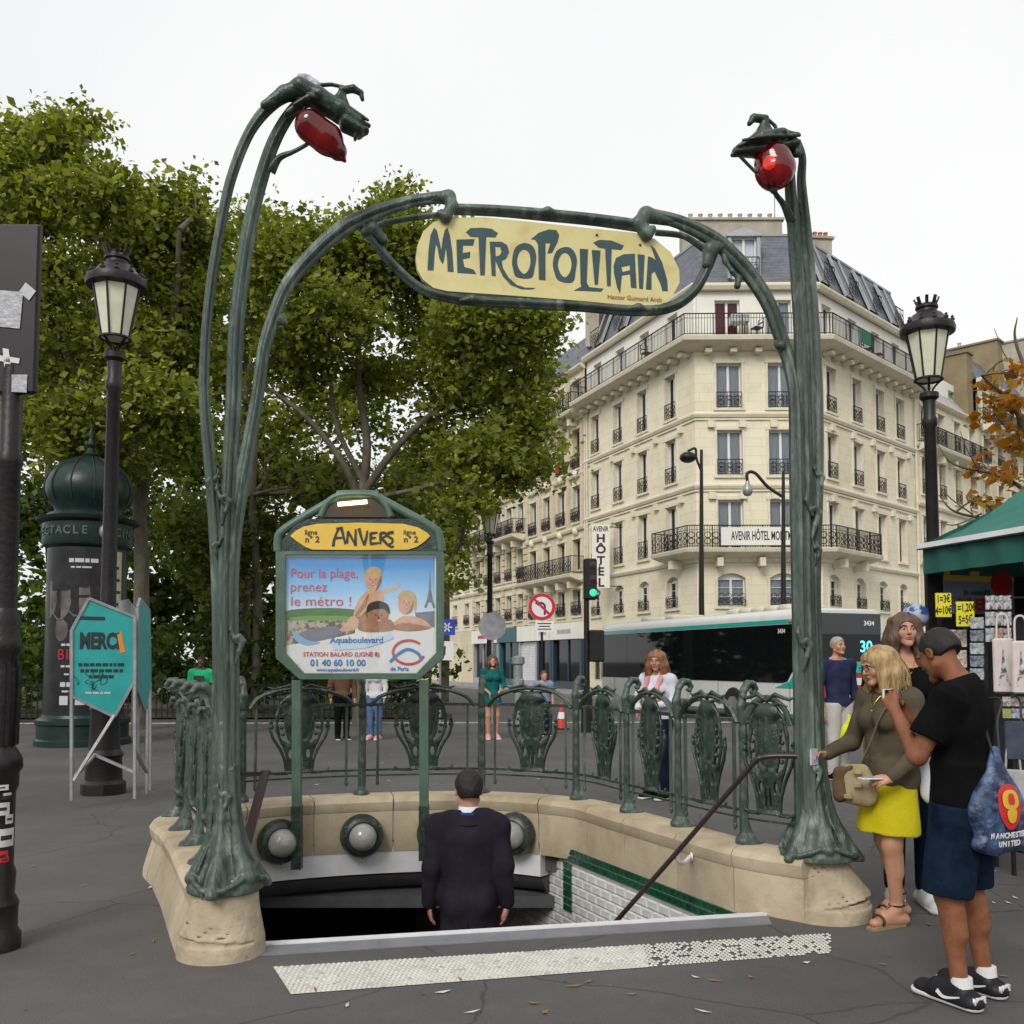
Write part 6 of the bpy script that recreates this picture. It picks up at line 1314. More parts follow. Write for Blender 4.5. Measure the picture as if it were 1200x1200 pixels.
def pr(c, L_, nm='printed_shape', cm=True):
    lay[0] += .00012; mb = MB(); Lq = [S(*SZ2(*p), lay[0]) for p in L_]
    if cm: Lq = catmull(Lq, 3, True)
    mb.prism([Lq], (0, .0001, 0)); mb.build(nm, PC[c] if c in PC else c, ps_)
IN = [(80, 420), (945, 420), (945, 975), (835, 1090), (190, 1090), (80, 975)]
pr(sp_, [(78, 415), (947, 415), (947, 760), (78, 760)], 'printed_sky', False)
pr('green', [(78, 730), (200, 715), (330, 712), (470, 720), (560, 735), (560, 775), (78, 785)]); pr('lawn', [(110, 768), (250, 758), (420, 760), (480, 775), (300, 795), (130, 792)])
pr('sand', [(78, 785), (480, 785), (480, 860), (300, 900), (78, 930)], cm=False); pr('grey', [(150, 860), (330, 820), (420, 850), (300, 900), (180, 910)]); pr('grey', [(830, 740), (947, 730), (947, 830), (850, 815)], cm=False)
pr('white', [(78, 935), (200, 930), (330, 905), (480, 870), (640, 850), (800, 840), (947, 825), (947, 976), (836, 1092), (189, 1092), (78, 976)], 'printed_sail', False); pr('water', [(120, 850), (200, 900), (280, 915), (200, 935), (130, 900)])
# tower, figures
pr('grey', [(917, 490), (921, 490), (925, 600), (936, 660), (952, 712), (938, 712), (926, 680), (912, 680), (900, 712), (884, 712), (902, 660), (913, 600)], 'printed_tower', False)
pr('skin', [(520, 640), (560, 610), (620, 610), (650, 640), (640, 700), (560, 720), (510, 760), (470, 760), (490, 690)], 'printed_figure'); pr('skin', [(630, 610), (720, 585), (735, 562), (748, 575), (735, 595), (650, 630)], 'printed_arm'); pr('skin', [(540, 500), (585, 480), (630, 505), (632, 560), (600, 620), (565, 610), (540, 560)], 'printed_head'); pr('blond', [(536, 540), (545, 490), (590, 470), (632, 490), (638, 540), (620, 510), (570, 512)], 'printed_hair')
pr('skin', [(740, 650), (790, 620), (830, 660), (815, 730), (770, 750), (735, 720)], 'printed_head'); pr('blond', [(730, 660), (750, 615), (810, 612), (842, 660), (835, 740), (815, 690), (780, 650)], 'printed_hair'); pr('skin', [(690, 830), (740, 770), (800, 760), (880, 780), (925, 830), (800, 850)], 'printed_shoulders')
pr('skin2', [(500, 840), (500, 770), (540, 750), (570, 790), (640, 790), (690, 780), (710, 840), (600, 855)], 'printed_shoulders'); pr('skin2', [(555, 720), (600, 690), (660, 700), (678, 750), (660, 810), (610, 840), (565, 800)], 'printed_head'); pr('hair', [(548, 740), (560, 690), (620, 670), (675, 695), (684, 750), (650, 720), (590, 722)], 'printed_hair')
pr('skin', [(430, 800), (460, 760), (500, 780), (490, 830), (420, 850), (390, 840)], 'printed_arm')
def face_marks(cx, cy, w, smile, dk_):
    for sx in (-1, 1):
        pr('hair', [(cx+sx*w*.42-w*.12, cy), (cx+sx*w*.42, cy-w*.09), (cx+sx*w*.42+w*.12, cy), (cx+sx*w*.42, cy+w*.07)], 'printed_eye'); pr('skin2' if not dk_ else 'hair', [(cx+sx*w*.42-w*.18, cy-w*.2), (cx+sx*w*.42, cy-w*.28), (cx+sx*w*.42+w*.18, cy-w*.2), (cx+sx*w*.42, cy-w*.22)], 'printed_brow')
    pr('skin2' if not dk_ else 'hair', [(cx-w*.06, cy+w*.1), (cx+w*.1, cy+w*.42), (cx-w*.12, cy+w*.42)], 'printed_nose')
    pr('red', [(cx-w*.45, cy+w*.62), (cx, cy+w*.72), (cx+w*.45, cy+w*.62), (cx, cy+w*1.0)], 'printed_mouth'); pr('white', [(cx-w*.34, cy+w*.67), (cx, cy+w*.75), (cx+w*.34, cy+w*.67), (cx, cy+w*.86)], 'printed_smile')
face_marks(586, 545, 38, 1, False); face_marks(782, 682, 38, 1, False); face_marks(620, 755, 42, 1, True)
pr('skin2', [(632, 520), (632, 560), (600, 618), (615, 560)], 'printed_shade'); pr('skin2', [(560, 625), (545, 690), (500, 750), (480, 755), (520, 690)], 'printed_shade'); pr('skin2', [(822, 660), (815, 728), (775, 750), (805, 715)], 'printed_shade'); pr('skin2', [(700, 828), (760, 800), (880, 815), (920, 832), (800, 848)], 'printed_shade')
wv = MB(); lay[0] += .0002; stroke(wv, [S(*SZ2(*p), lay[0]) for p in ((350, 940), (430, 935), (540, 925), (640, 895), (700, 870))], .06, (0, -1, 0), .0004); wv.build('printed_ribbon', PC['pale'], ps_)
wv = MB(); lay[0] += .0002
for i in range(0, 26): 
    th = i/26*5.2+.3; th2 = (i+1)/26*5.2+.3; stroke(wv, [S(*SZ2(795+92*math.cos(t_)*1.0, 972+70*math.sin(t_)), lay[0]) for t_ in (th, th2)], .022, (0, -1, 0), .0004)
wv.build('printed_ring', PC['red'], ps_); wv = MB(); lay[0] += .0002; stroke(wv, [S(*SZ2(*p), lay[0]) for p in ((685, 1030), (730, 985), (790, 955), (850, 980), (870, 1020))], .026, (0, -1, 0), .0004); wv.build('printed_wave', PC['blue'], ps_)
lay[0] += .0006
def pt_(s_, x, y, sz, c, bold=.001, sx=1, al='CENTER'): text(s_, sz, S(*SZ2(x, y), lay[0]), (1, 0, 0), (0, 0, 1), PC[c], 'printed_text', ps_, ext=.0004, bold=bold, sx=sx, align=al)
pt_('Pour la plage,', 100, 510, .118, 'red', -.0006, .92, 'LEFT'); pt_('prenez', 100, 590, .118, 'red', -.0006, .98, 'LEFT'); pt_('le métro !', 100, 675, .118, 'red', -.0006, 1.12, 'LEFT')
pt_('Aquaboulevard', 490, 902, .075, 'blue', .002); pt_('STATION BALARD (LIGNE 8)', 400, 985, .052, 'red'); pt_('01 40 60 10 00', 380, 1035, .078, 'blue', .002); pt_('www.aquaboulevard.fr', 380, 1075, .04, 'blue'); pt_('de Paris', 740, 1070, .05, 'blue')
pgl = M['glass'].copy(); pgl.name = 'thin_poster_glass'; ln_ = [l for l in pgl.node_tree.links if l.to_socket == pgl.node_tree.nodes['Mix Shader'].inputs[0]]
for l in ln_: pgl.node_tree.links.remove(l)
pgl.node_tree.nodes['Mix Shader'].inputs[0].default_value = .045; pgl.node_tree.nodes['Transparent BSDF'].inputs[0].default_value = (1, 1, 1, 1)
mb = MB(); mb.prism([[S(*p, .055) for p in F_in]], (0, .003, 0)); mb.build('glass_pane', pgl, sg, W=True)
for px, y1 in ((348, 1018), (497, 1008)):
    mb = MB(); mb.bar(S(px, 797), D(px, 944, SY), .075, .075, up=(0, 1, 0)); mb.build('leg', gp, sg, W=True); mb = MB(); mb.bar(D(px, 944, SY), D(px, y1, SY), .085, .085, up=(0, 1, 0)); mb.build('leg_foot', M['patina_dark'], sg, W=True)

# ------------------------------------------------------------------ traffic light, road signs
tl = D(688, 860, 21.5); T = thing('traffic_light', 'black traffic light showing green beside the hotel blade sign', 'traffic light', (tl.x, tl.y, 0))
mb = MB(); mb.tube([(tl.x, tl.y, 0), (tl.x, tl.y, .9), (tl.x, tl.y, .95), (tl.x, tl.y, 3.2)], [.14, .12, .07, .06], 12); mb.build('pole', M['black_iron'], T, smooth=40, W=True)
c0, c1 = D(684, 655, 21.5), D(703, 703, 21.5); cm_ = (c0+c1)/2
mb = MB(); mb.bbox((cm_.x-.04, cm_.y, cm_.z), (.30, .28, c0.z-c1.z), .03); hd_ = mb.build('housing', M['black_iron'], T, W=True)
offm = mat('unlit_lens', (.03, .012, .01), rough=.2); grn = mat('green_lens', (.02, .4, .25), emit=(.05, .8, .42), es=.45)
for i in range(3):
    zc = c0.z-(c0.z-c1.z)*(i+.5)/3; mb = MB(); mb.lathe([(0, .0), (.085, 0), (.085, .012), (0, .02)], 16, (cm_.x+.02, cm_.y-.141, zc), axis=Matrix.Rotation(math.pi/2, 3, 'X')); mb.build('lens', grn if i == 2 else offm, hd_)
    mb = MB(); mb.lathe([(.125, 0), (.125, .22)], 14, (cm_.x+.06, cm_.y-.14, zc), a0=-.3, a1=math.pi+.3, axis=Matrix.Rotation(math.pi/2, 3, 'X') @ Matrix.Rotation(math.pi, 3, 'X')); mb.lathe([(.115, 0), (.115, .21)], 14, (cm_.x+.06, cm_.y-.14, zc), a0=-.3, a1=math.pi+.3, axis=Matrix.Rotation(math.pi/2, 3, 'X') @ Matrix.Rotation(math.pi, 3, 'X')); mb.build('visor', M['black_iron'], hd_)
pc = D(699, 757, 21.5); mb = MB(); mb.bbox((pc.x, pc.y, pc.z), (.34, .26, .72), .03); mb.build('pedestrian_signal', M['black_iron'], T, W=True)
def round_sign(px, py, Y, r, face, label, name, back=False):
    c = D(px, py, Y); t = thing(name, label, 'road sign', (c.x, Y, 0)); Rm = Matrix.Rotation(math.pi/2, 3, 'X')
    mb = MB(); mb.lathe([(0, -.01), (r, -.01), (r, .01), (0, .012)], 28, c, axis=Rm); mb.build('plate', face, t, W=True)
    mb = MB(); mb.tube([(c.x, Y+.05, 0), (c.x, Y+.05, c.z+r*.6)], .03, 8); mb.build('post', M['grey_metal'] if back else M['black_iron'], t, W=True); return c, t, Rm
whs = mat('sign_white', (.7, .7, .7), rough=.35); rds = mat('sign_red', (.5, .012, .02), rough=.35); bls = mat('sign_blue', (.02, .06, .42), rough=.35)
c, t, Rm = round_sign(635, 711, 23.5, .34, whs, 'round red and white no left turn sign before the ornate building', 'no_left_turn_sign')
mb = MB(); mb.lathe([(.255, .013), (.335, .013), (.335, .017), (.255, .017)], 28, c, axis=Rm, caps=False); mb.build('red_ring', rds, t, W=True)
mb = MB(); stroke(mb, [c+Vector((-.19, -.02, .19)), c+Vector((.19, -.02, -.19))], .06, (0, -1, 0), .003); mb.build('red_bar', rds, t, W=True)
mb = MB(); stroke(mb, [c+Vector((.07, -.0185, -.2)), c+Vector((.07, -.0185, .02)), c+Vector((-.0, -.0185, .09)), c+Vector((-.09, -.0185, .09))], .05, (0, -1, 0), .002); mb.prism([[c+Vector((-.08, -.0185, .16)), c+Vector((-.18, -.0185, .09)), c+Vector((-.08, -.0185, .02))]], (0, .002, 0)); mb.build('black_arrow', blk, t, W=True)
cp = D(638, 734, 23.5); mb = MB(); mb.box((cp.x, cp.y-.01, cp.z), (.46, .02, .28)); mb.build('sub_plate', whs, t, W=True)
for i in range(3): mb = MB(); mb.box((cp.x, cp.y-.023, cp.z+.07-i*.07), (.34-.06*(i % 2), .003, .025)); mb.build('print', blk, t, W=True)
round_sign(577, 734, 24.5, .36, M['grey_metal'], 'bare grey back of a round road sign behind the distant lantern', 'road_sign_back', True)
c = D(524, 735, 25); t = thing('blue_crossing_sign', 'small square blue sign with a white mark right of the station sign', 'road sign', (c.x, 25, 0)); mb = MB(); mb.box(c, (.42, .02, .42)); mb.build('plate', bls, t, W=True)
mb = MB()
for a in range(3): an = a*math.pi/3; mb.bar(c+Vector((-.13*math.cos(an), -.014, -.13*math.sin(an))), c+Vector((.13*math.cos(an), -.014, .13*math.sin(an))), .004, .035, up=(0, 0, 1) if a != 0 else (0, 0, 1))
mb.build('white_mark', whs, t, W=True); mb = MB(); mb.tube([(c.x-.18, 25.03, 0), (c.x-.18, 25.03, c.z+.2)], .03, 8); mb.build('post', M['grey_metal'], t, W=True)
mb = MB(); mb.box(c+Vector((-.1, 0, -.62)), (.55, .02, .5)); mb.build('sub_plate', whs, t, W=True); mb = MB(); stroke(mb, [c+Vector((-.2, -.013, -.48)), c+Vector((-.08, -.013, -.75)), c+Vector((-.05, -.013, -.5))], .04, (0, -1, 0), .002); mb.build('print', blk, t, W=True)
c = D(586, 860, 22); 
cn = G(649, 848); t = thing('traffic_cone', 'small red and white traffic cone beyond the balustrade', 'traffic cone', (D(658, 852, 22.5).x, 22.5, 0)); mb = MB(); mb.lathe([(.13, .02), (.03, .62), (0, .63)], 14); mb.build('cone', mat('cone_red', (.55, .04, .02), rough=.5), t, smooth=50); mb = MB(); mb.lathe([(.098, .25), (.07, .4)], 14, caps=False); mb.build('white_band', whs, t); mb = MB(); mb.box((0, 0, .015), (.34, .34, .03)); mb.build('base', M['black_iron'], t)
c = D(607, 830, 24.2); t = thing('street_bollard', 'grey street bollard pillar beside the teal-dressed woman', 'bollard', (c.x, 24.2, 0)); mb = MB(); mb.lathe([(.10, 0), (.10, .9), (.16, .94), (.16, 1.12), (.12, 1.16), (.12, 1.5), (.17, 1.54), (.17, 1.7), (0, 1.75)], 14); mb.build('pillar', M['grey_metal'], t, smooth=35)
# far pavement before the shops
mb = MB(); mb.prism([[Vector((*dirpt(C_, rd, 60), -.005)), Vector((C_[0], C_[1], -.005)), Vector((B_[0], B_[1], -.005)), Vector((*dirpt(B_, ld, 70), -.005)), Vector((*(Vector(dirpt(B_, ld, 70))+Vector((-3.6, -1.4))), -.005)), Vector((B_[0]-2.6, B_[1]-3.6, -.005)), Vector((C_[0]+1.6, C_[1]-4.2, -.005)), Vector((*(Vector(dirpt(C_, rd, 60))+Vector((3, -3))), -.005))]], (0, 0, -.14)); tag(mb.build('far_pavement', M['kerb']), 'pale pavement along the building fronts', kind='structure')
# ------------------------------------------------------------------ bus
bd = Vector((-.346, .938, 0)).normalized(); b0 = Vector((7.45, 24.2, -.13)); brz = math.atan2(bd.y, bd.x)
bus = thing('city_bus', 'white and teal city bus seen from behind with black windows and 30 on its rear', 'bus', b0, brz)
tealp = mat('teal_bus_paint', (.02, .34, .29), (.025, .38, .33), 2, .25, coat=.5); whb = mat('white_bus_paint', (.55, .56, .52), (.62, .63, .59), 1, .3, coat=.4); dkb = mat('dark_bus_paint', (.018, .022, .026), rough=.2, coat=.4); redb = mat('red_bus_paint', (.28, .012, .02), (.34, .018, .03), 3, .3, coat=.4); tyre = mat('tyre_rubber', (.012, .012, .012), rough=.8)
LB, WB, HB = 12.0, 2.55, 3.12
def xsec(z0, z1, r, ins=0):
    pts = [(-ins, z0), (-ins, z1-r)]
    for a in range(1, 6): an = a*math.pi/12; pts.append((-ins-r*(1-math.cos(an)), z1-r+r*math.sin(an)))
    pts += [(-ins-r, z1)] if False else []
    return pts+[(-WB-y, z) for y, z in [(p[0], p[1]) for p in reversed(pts)]]
cs = xsec(.36, HB, .28)
mb = MB(); n = len(cs); xs = [(0, .10), (.06, .03), (.16, 0), (LB-.4, 0), (LB-.1, .05), (LB, .16)]
vs = []
for x, k in xs:
    for y, z in cs: vs.append((x, -WB/2+(y+WB/2)*(1-k*.35), .36+(z-.36)*(1-k*.18)))
fs = [(i*n+j, i*n+(j+1) % n, (i+1)*n+(j+1) % n, (i+1)*n+j) for i in range(len(xs)-1) for j in range(n)]+[tuple(range(n)), tuple(range(len(xs)*n-1, (len(xs)-1)*n-1, -1))]
mb.add(vs, fs); mb.build('body', whb, bus, smooth=40)
def side(name, pts, m, d=.012, parent=bus): mb = MB(); mb.prism([[Vector((x, d, z)) for x, z in pts]], (0, -d-.02, 0)); return mb.build(name, m, parent)
side('teal_stripe', [(.02, 2.72), (LB-.05, 2.72), (LB-.05, 2.83), (.02, 2.83)], tealp, .010); side('corner_pillar', [(.02, 1.02), (1.25, 1.02), (.62, 1.2), (.36, 1.45), (.36, 2.72), (.02, 2.72)], tealp, .008)
wx = [.40, 2.2, 4.1, 6.0, 7.9, 9.8, 11.8]
for i, (a, b) in enumerate(zip(wx, wx[1:])):
    p = [(a, 1.16), (b-.02, 1.16), (b-.02, 2.70), (a, 2.70)]
    if i == 0: p = [(a, 1.55), (a+.30, 1.20), (a+.5, 1.16), (b-.02, 1.16), (b-.02, 2.70), (a, 2.70)]
    side('side_window', p, M['dark_glass'], .016)
for x in (3.2, 8.6):
    for wy in (-.02,):
        mb = MB(); mb.lathe([(0, 0), (.25, 0), (.27, .04), (.46, .05), (.49, .02), (.49, -.22), (0, -.24)], 24, (x, .0, .50), axis=Matrix.Rotation(-math.pi/2, 3, 'X')); w_ = mb.build('wheel', tyre, bus, smooth=40)
        mb = MB(); mb.lathe([(0, .03), (.10, .05), (.22, .045), (.24, .055)], 18, (x, .006, .50), axis=Matrix.Rotation(-math.pi/2, 3, 'X')); mb.build('rim', M['grey_metal'], w_, smooth=40)
for x in [1.35+i*.62 for i in range(5)]+[7.5, 9.2]:
    mb = MB(); mb.bbox((x, -1.0, HB+.05), (.55, 1.3, .20), .06); mb.build('roof_unit', mat('cream_roof_unit', (.5, .48, .36), (.56, .54, .42), 3, .5) if x < 1.5 else bpy.data.materials['cream_roof_unit'], bus, smooth=50)
for i in range(7): mb = MB(); mb.box((.6+i*1.7, .014, .78), (.012, .004, .70)); mb.build('panel_seam', dkb, bus)
mb = MB(); mb.lathe([(0, 0), (.16, 0), (.16, .012), (0, .014)], 6, (2.3, .016, .95), axis=Matrix.Rotation(-math.pi/2, 3, 'X')); mb.build('emblem', M['grey_metal'], bus)
mb = MB(); mb.bbox((.5, .03, 2.78), (.10, .06, .06), .01); mb.build('marker_light', mat('orange_marker', (.6, .15, .02), rough=.3), bus)
text('3434', .16, (.9, .022, 2.52), (-1, 0, 0), (0, 0, 1), whs, 'lettering', bus, ext=.001, bold=.004)
# rear face (x = 0 plane, facing -x); y runs 0..-WB
def rear(name, y0, y1, z0, z1, m, d=.015): mb = MB(); mb.bbox((-d/2+.05, (y0+y1)/2, (z0+z1)/2), (d+.10, abs(y1-y0), z1-z0), .012); return mb.build(name, m, bus, smooth=30)
rear('rear_upper_panel', -.10, -WB+.10, 2.42, 2.98, dkb, .02); rear('rear_window', -.12, -WB+.12, 1.72, 2.44, M['dark_glass'], .035); rear('rear_teal_band', -.05, -WB+.05, 1.42, 1.73, tealp, .03); rear('engine_cover', -.05, -WB+.05, .70, 1.43, redb, .025); rear('rear_bumper', -.03, -WB+.03, .36, .71, dkb, .06)
rear('licence_plate', -.95, -1.6, .78, .92, whs, .04)
for y in (-.25, -WB+.25): mb = MB(); mb.bbox((-.0, y, 1.05), (.06, .16, .5), .02); mb.build('tail_light', mat('tail_red', (.5, .01, .01), rough=.2, coat=.5), bus)
rear('vent_grille', -.7, -1.85, 1.10, 1.30, whb, .032)
ledm = mat('led_teal', (.05, .5, .5), emit=(.15, .9, .95), es=.9)
text('30', .42, (-.042, -WB+.62, 2.10), (0, -1, 0), (0, 0, 1), ledm, 'route_number', bus, ext=.002, bold=.006); text('3434', .17, (-.028, -WB+.50, 2.72), (0, -1, 0), (0, 0, 1), whs, 'fleet_number', bus, ext=.002, bold=.004)
# ------------------------------------------------------------------ kiosk with awning
awg = mat('green_awning', (.008, .105, .078), (.012, .14, .105), 3, .75, .1, 30); awv = mat('green_valance', (.006, .07, .052), (.009, .09, .068), 3, .8, .1, 30)
F0 = Vector((3.60, 8.25, 2.60)); ed = Vector((.28, -.96, 0)).normalized(); en = Vector((.96, .28, 0)).normalized()
ki = thing('souvenir_kiosk', 'dark souvenir kiosk with a green awning on the right', 'kiosk', (F0+en*1.4).xy.to_3d())
def K(e_, n_, z): return Vector((F0.x, F0.y, 0))+ed*e_+en*n_+Vector((0, 0, z))
mb = MB(); nA = 10
for i in range(nA):
    for j in range(5):
        def p(ii, jj): t = jj/5; return K(2.8*ii/nA, 1.08*t, 2.60+.56*t-.05*math.sin(math.pi*t))
        mb.add([p(i, j), p(i+1, j), p(i+1, j+1), p(i, j+1)], [(0, 1, 2, 3)])
mb.build('awning', awg, ki, smooth=50, W=True)
mb = MB()
for i in range(60):
    def v(ii, z): x = 2.8*ii/60; return K(x, -.004+.012*math.sin(ii*.9), z)
    mb.add([v(i, 2.36), v(i+1, 2.36), v(i+1, 2.585), v(i, 2.585)], [(0, 1, 2, 3)])
for i in range(24):
    def v(ii, z): x = 1.08*ii/24; return K(-.004+.010*math.sin(ii*.9), x, z)
    mb.add([v(i, 2.36), v(i+1, 2.36), v(i+1, 2.62+.02*(i+1)), v(i, 2.62+.02*i)], [(0, 1, 2, 3)])
mb.build('valance', awv, ki, smooth=50, W=True)
mb = MB(); mb.bar(K(-.02, -.02, 2.60), K(2.82, -.02, 2.60), .05, .05); mb.build('front_bar', M['white_paint'], ki, W=True); mb = MB(); mb.bar(K(-.02, -.045, 2.575), K(2.82, -.045, 2.575), .01, .012); mb.build('front_bar_line', blk, ki, W=True)
mb = MB(); mb.bar(K(.05, 1.6, 1.53), K(2.8, 1.6, 1.53), 1.0, 3.06); mb.build('cabin', M['black_iron'], ki, W=True)
mb = MB()
for i, (n0_, z) in enumerate(((.95, 3.10), (.85, 3.22), (1.0, 3.30), (1.15, 3.52), (1.35, 3.62))):
    pass
band(mb, [K(2.9, 1.35, 0).xy, K(.32, 1.35, 0).xy, K(.32, 2.6, 0).xy], [(.3, 3.05), (-.02, 3.05), (-.06, 3.10), (-.02, 3.15), (-.09, 3.22), (-.09, 3.27), (.02, 3.31), (.12, 3.40), (.3, 3.42)]); mb.build('roof_crest', M['black_iron'], ki, W=True)
for i in range(6): mb = MB(); mb.lathe([(.05, 0), (.06, .04), (.02, .10), (.045, .16), (0, .24)], 8, K(.36+i*.5, 1.36, 3.33)); mb.build('finial', M['black_iron'], ki, smooth=50, W=True)
mb = MB(); mb.prism([[K(-.03, .06, .0), K(-.03, 1.12, .0), K(-.03, 1.12, 2.55), K(-.03, .06, 2.40)]], ed*-.04); mb.build('end_screen', M['black_iron'], ki, W=True)
mb = MB(); mb.prism([[K(-.015, .22, 2.02), K(-.015, .98, 2.02), K(-.015, .98, 2.40), K(-.015, .22, 2.40)]], ed*-.01)
kp = mb.build('poster', mat('blue_grey_poster', (.12, .16, .20), (.18, .22, .26), 4, .4), ki, W=True)
mb = MB(); mb.prism([[K(-.009, .22, 2.31), K(-.009, .98, 2.31), K(-.009, .98, 2.40), K(-.009, .22, 2.40)]], ed*-.003); mb.build('poster_print', mat('yellow_print', (.5, .33, .06), rough=.5), ki, W=True)
mb = MB(); mb.lathe([(0, 0), (.12, 0), (.12, .003), (0, .004)], 20, K(-.008, .84, 2.30), axis=ed.to_track_quat('Z', 'Y').to_matrix()); mb.build('poster_print', redp, ki, W=True)
text('LIEUX', .15, K(-.003, .56, 2.10), en, (0, 0, 1), redp, 'poster_lettering', ki, True, sx=-1.0, ext=.0008, bold=.006)
text('Musées et', .07, K(-.003, .56, 2.21), en, (0, 0, 1), dpr, 'poster_lettering', ki, True, sx=-1.0, ext=.0008)
# racks and souvenirs
yl = mat('yellow_card', (.66, .60, .02), (.70, .64, .03), 5, .6)
def price(px0, py0, px1, py1, Y, l1, l2, lb):
    a, b = D(px0, py0, Y), D(px1, py1, Y); t = thing('price_sign', lb, 'price sign', ((a+b)/2).xy.to_3d()+Vector((0, 0, b.z)))
    mb = MB(); mb.box((a+b)/2, (b.x-a.x, .008, a.z-b.z)); mb.build('card', yl, t, W=True); c = (a+b)/2
    text(l1, (a.z-b.z)*.46, c+Vector((0, -.0055, (a.z-b.z)*.24)), (1, 0, .08), (0, 0, 1), blk, 'lettering', t, True, sx=.56, ext=.0005, bold=.002); text(l2, (a.z-b.z)*.46, c+Vector((0, -.0055, -(a.z-b.z)*.24)), (1, 0, .08), (0, 0, 1), blk, 'lettering', t, True, sx=.56, ext=.0005, bold=.002)
price(1096, 695, 1115, 723, 7.6, '1=3€', '4=10€', 'yellow price sign above the dark-haired woman, nearest the blue globe'); price(1120, 705, 1142, 734, 7.4, '1=1,20€', '5=5€', 'yellow price sign over the postcards, right of the other price sign')
rk = thing('postcard_rack', 'tall black wire souvenir rack hung with cards and bags under the awning', 'display rack', G(1175, 985))
for (px, Y) in ((1100, 7.9), (1130, 7.7), (1158, 7.5), (1178, 7.2)):
    a = D(px, 698, Y); mb = MB(); mb.bar((a.x, Y, 0), a, .025, .025, up=(0, 1, 0)); mb.build('upright', M['black_iron'], rk, W=True)
for py in (700, 750, 815, 890, 960): mb = MB(); mb.bar(D(1098, py, 7.9), D(1215, py, 6.9), .015, .015); mb.build('crossbar', M['black_iron'], rk, W=True)
mb = MB(); a = D(1096, 985, 8.0); mb.prism([[K(.05, .55, .02), K(2.6, .55, .02), K(2.6, .55, 2.0), K(.05, .55, 2.0)]], en*.03); mb.build('back_panel', mat('dark_back_panel', (.02, .02, .025), (.05, .045, .05), 6, .7), rk, W=True)
cardm = [mat('card_print_%d' % i, c1, c2, 26, .4, lo=.42, hi=.58) for i, (c1, c2) in enumerate((((.05, .05, .05), (.55, .55, .54)), ((.55, .54, .5), (.16, .15, .14)), ((.62, .60, .55), (.35, .2, .18)), ((.12, .16, .2), (.5, .5, .46)), ((.04, .05, .08), (.25, .28, .32)), ((.35, .04, .04), (.5, .42, .3)), ((.03, .12, .3), (.5, .5, .45)), ((.4, .3, .06), (.2, .3, .12))))]
rs = random.Random(9); ORD = ('first', 'second', 'third', 'fourth', 'fifth')
def card(px, py, w, h, Y, m, lb): 
    c = D(px, py, Y); mb = MB(); mb.box((0, 0, 0), (w*Y/FPX, .006, h*Y/FPX)); o = mb.build('postcard', m, loc=c, rz=-.7+rs.uniform(-.1, .1)); tag(o, lb, 'postcard', 'souvenir cards on the kiosk rack')
for i in range(2):
    for j in range(2): card(1112+i*14, 748+j*24, 13, 20, 7.55, cardm[rs.choice((0, 1, 2))], 'souvenir card under the yellow price signs, %s row, %s column' % (('upper', 'lower')[j], ('left', 'right')[i]))
for j in range(5): card(1145, 730+j*15, 15, 13, 7.3, cardm[3 + j % 2], 'dark wide souvenir card, %s from the top of its single column' % ORD[j])
for i in range(3):
    for j in range(3): card(1160+i*10, 706+j*19, 9.5, 16, 7.15, cardm[rs.choice((0, 0, 1, 3, 5))], 'grey upright souvenir card above the pink bags, %s row, %s in the row' % (ORD[j], ORD[i]))
for i in range(4):
    for j in range(4): card(1104+i*11, 795+j*16, 9.5, 13, 7.6, cardm[rs.choice((0, 3, 4, 1, 5, 6, 7))], 'souvenir card low behind the man in black, %s row, %s in the row' % (ORD[j], ORD[i]))
for i in range(3):
    for j in range(2): card(1180+i*10, 822+j*14, 9, 11, 6.9, cardm[rs.choice((1, 2, 0, 6, 7))], 'small pale souvenir card below the pink bags, %s row, %s in the row' % (ORD[j], ORD[i]))
def tote(px, py, w, h, Y, m, lb, tower=True):
    c = D(px, py, Y); t = thing('tote_bag', lb, 'tote bag', c, -.5, 'souvenir bags on the kiosk rack'); s_ = Y/FPX
    mb = MB(); mb.bbox((0, 0, 0), (w*s_, .04, h*s_), .012); mb.build('body', m, t, smooth=40); mb = MB(); mb.tube(catmull([(-w*s_*.3, 0, h*s_*.5), (-.03, 0, h*s_*.5+.16), (.03, 0, h*s_*.5+.16), (w*s_*.3, 0, h*s_*.5)], 5), .008, 6); mb.build('handle', m, t)
    if tower:
        q_ = h*s_*.8; mb = MB(); mb.prism([[Vector((x*q_, -.0215, z*q_)) for x, z in ((0, .48), (.03, .1), (.07, -.2), (.15, -.45), (.09, -.45), (.04, -.25), (-.04, -.25), (-.09, -.45), (-.15, -.45), (-.07, -.2), (-.03, .1))]], (0, .002, 0)); mb.build('printed_tower', cardm[0], t)
pinkish = mat('pale_pink_cotton', (.55, .46, .44), (.62, .54, .52), 9, .9); greyish = mat('grey_cotton', (.30, .30, .30), (.42, .42, .42), 9, .9); dk = mat('navy_cotton', (.03, .04, .07), (.06, .07, .1), 9, .9)
tote(1176, 780, 22, 64, 7.0, pinkish, 'pale pink souvenir bag nearest the man in black on the kiosk rack'); tote(1197, 782, 20, 62, 6.8, pinkish, 'pale pink souvenir bag at the right edge of the kiosk rack'); tote(1190, 868, 22, 46, 6.9, dk, 'dark blue souvenir bag below the pale ones', False); tote(1188, 925, 26, 46, 6.9, greyish, 'grey souvenir bag low on the kiosk rack')
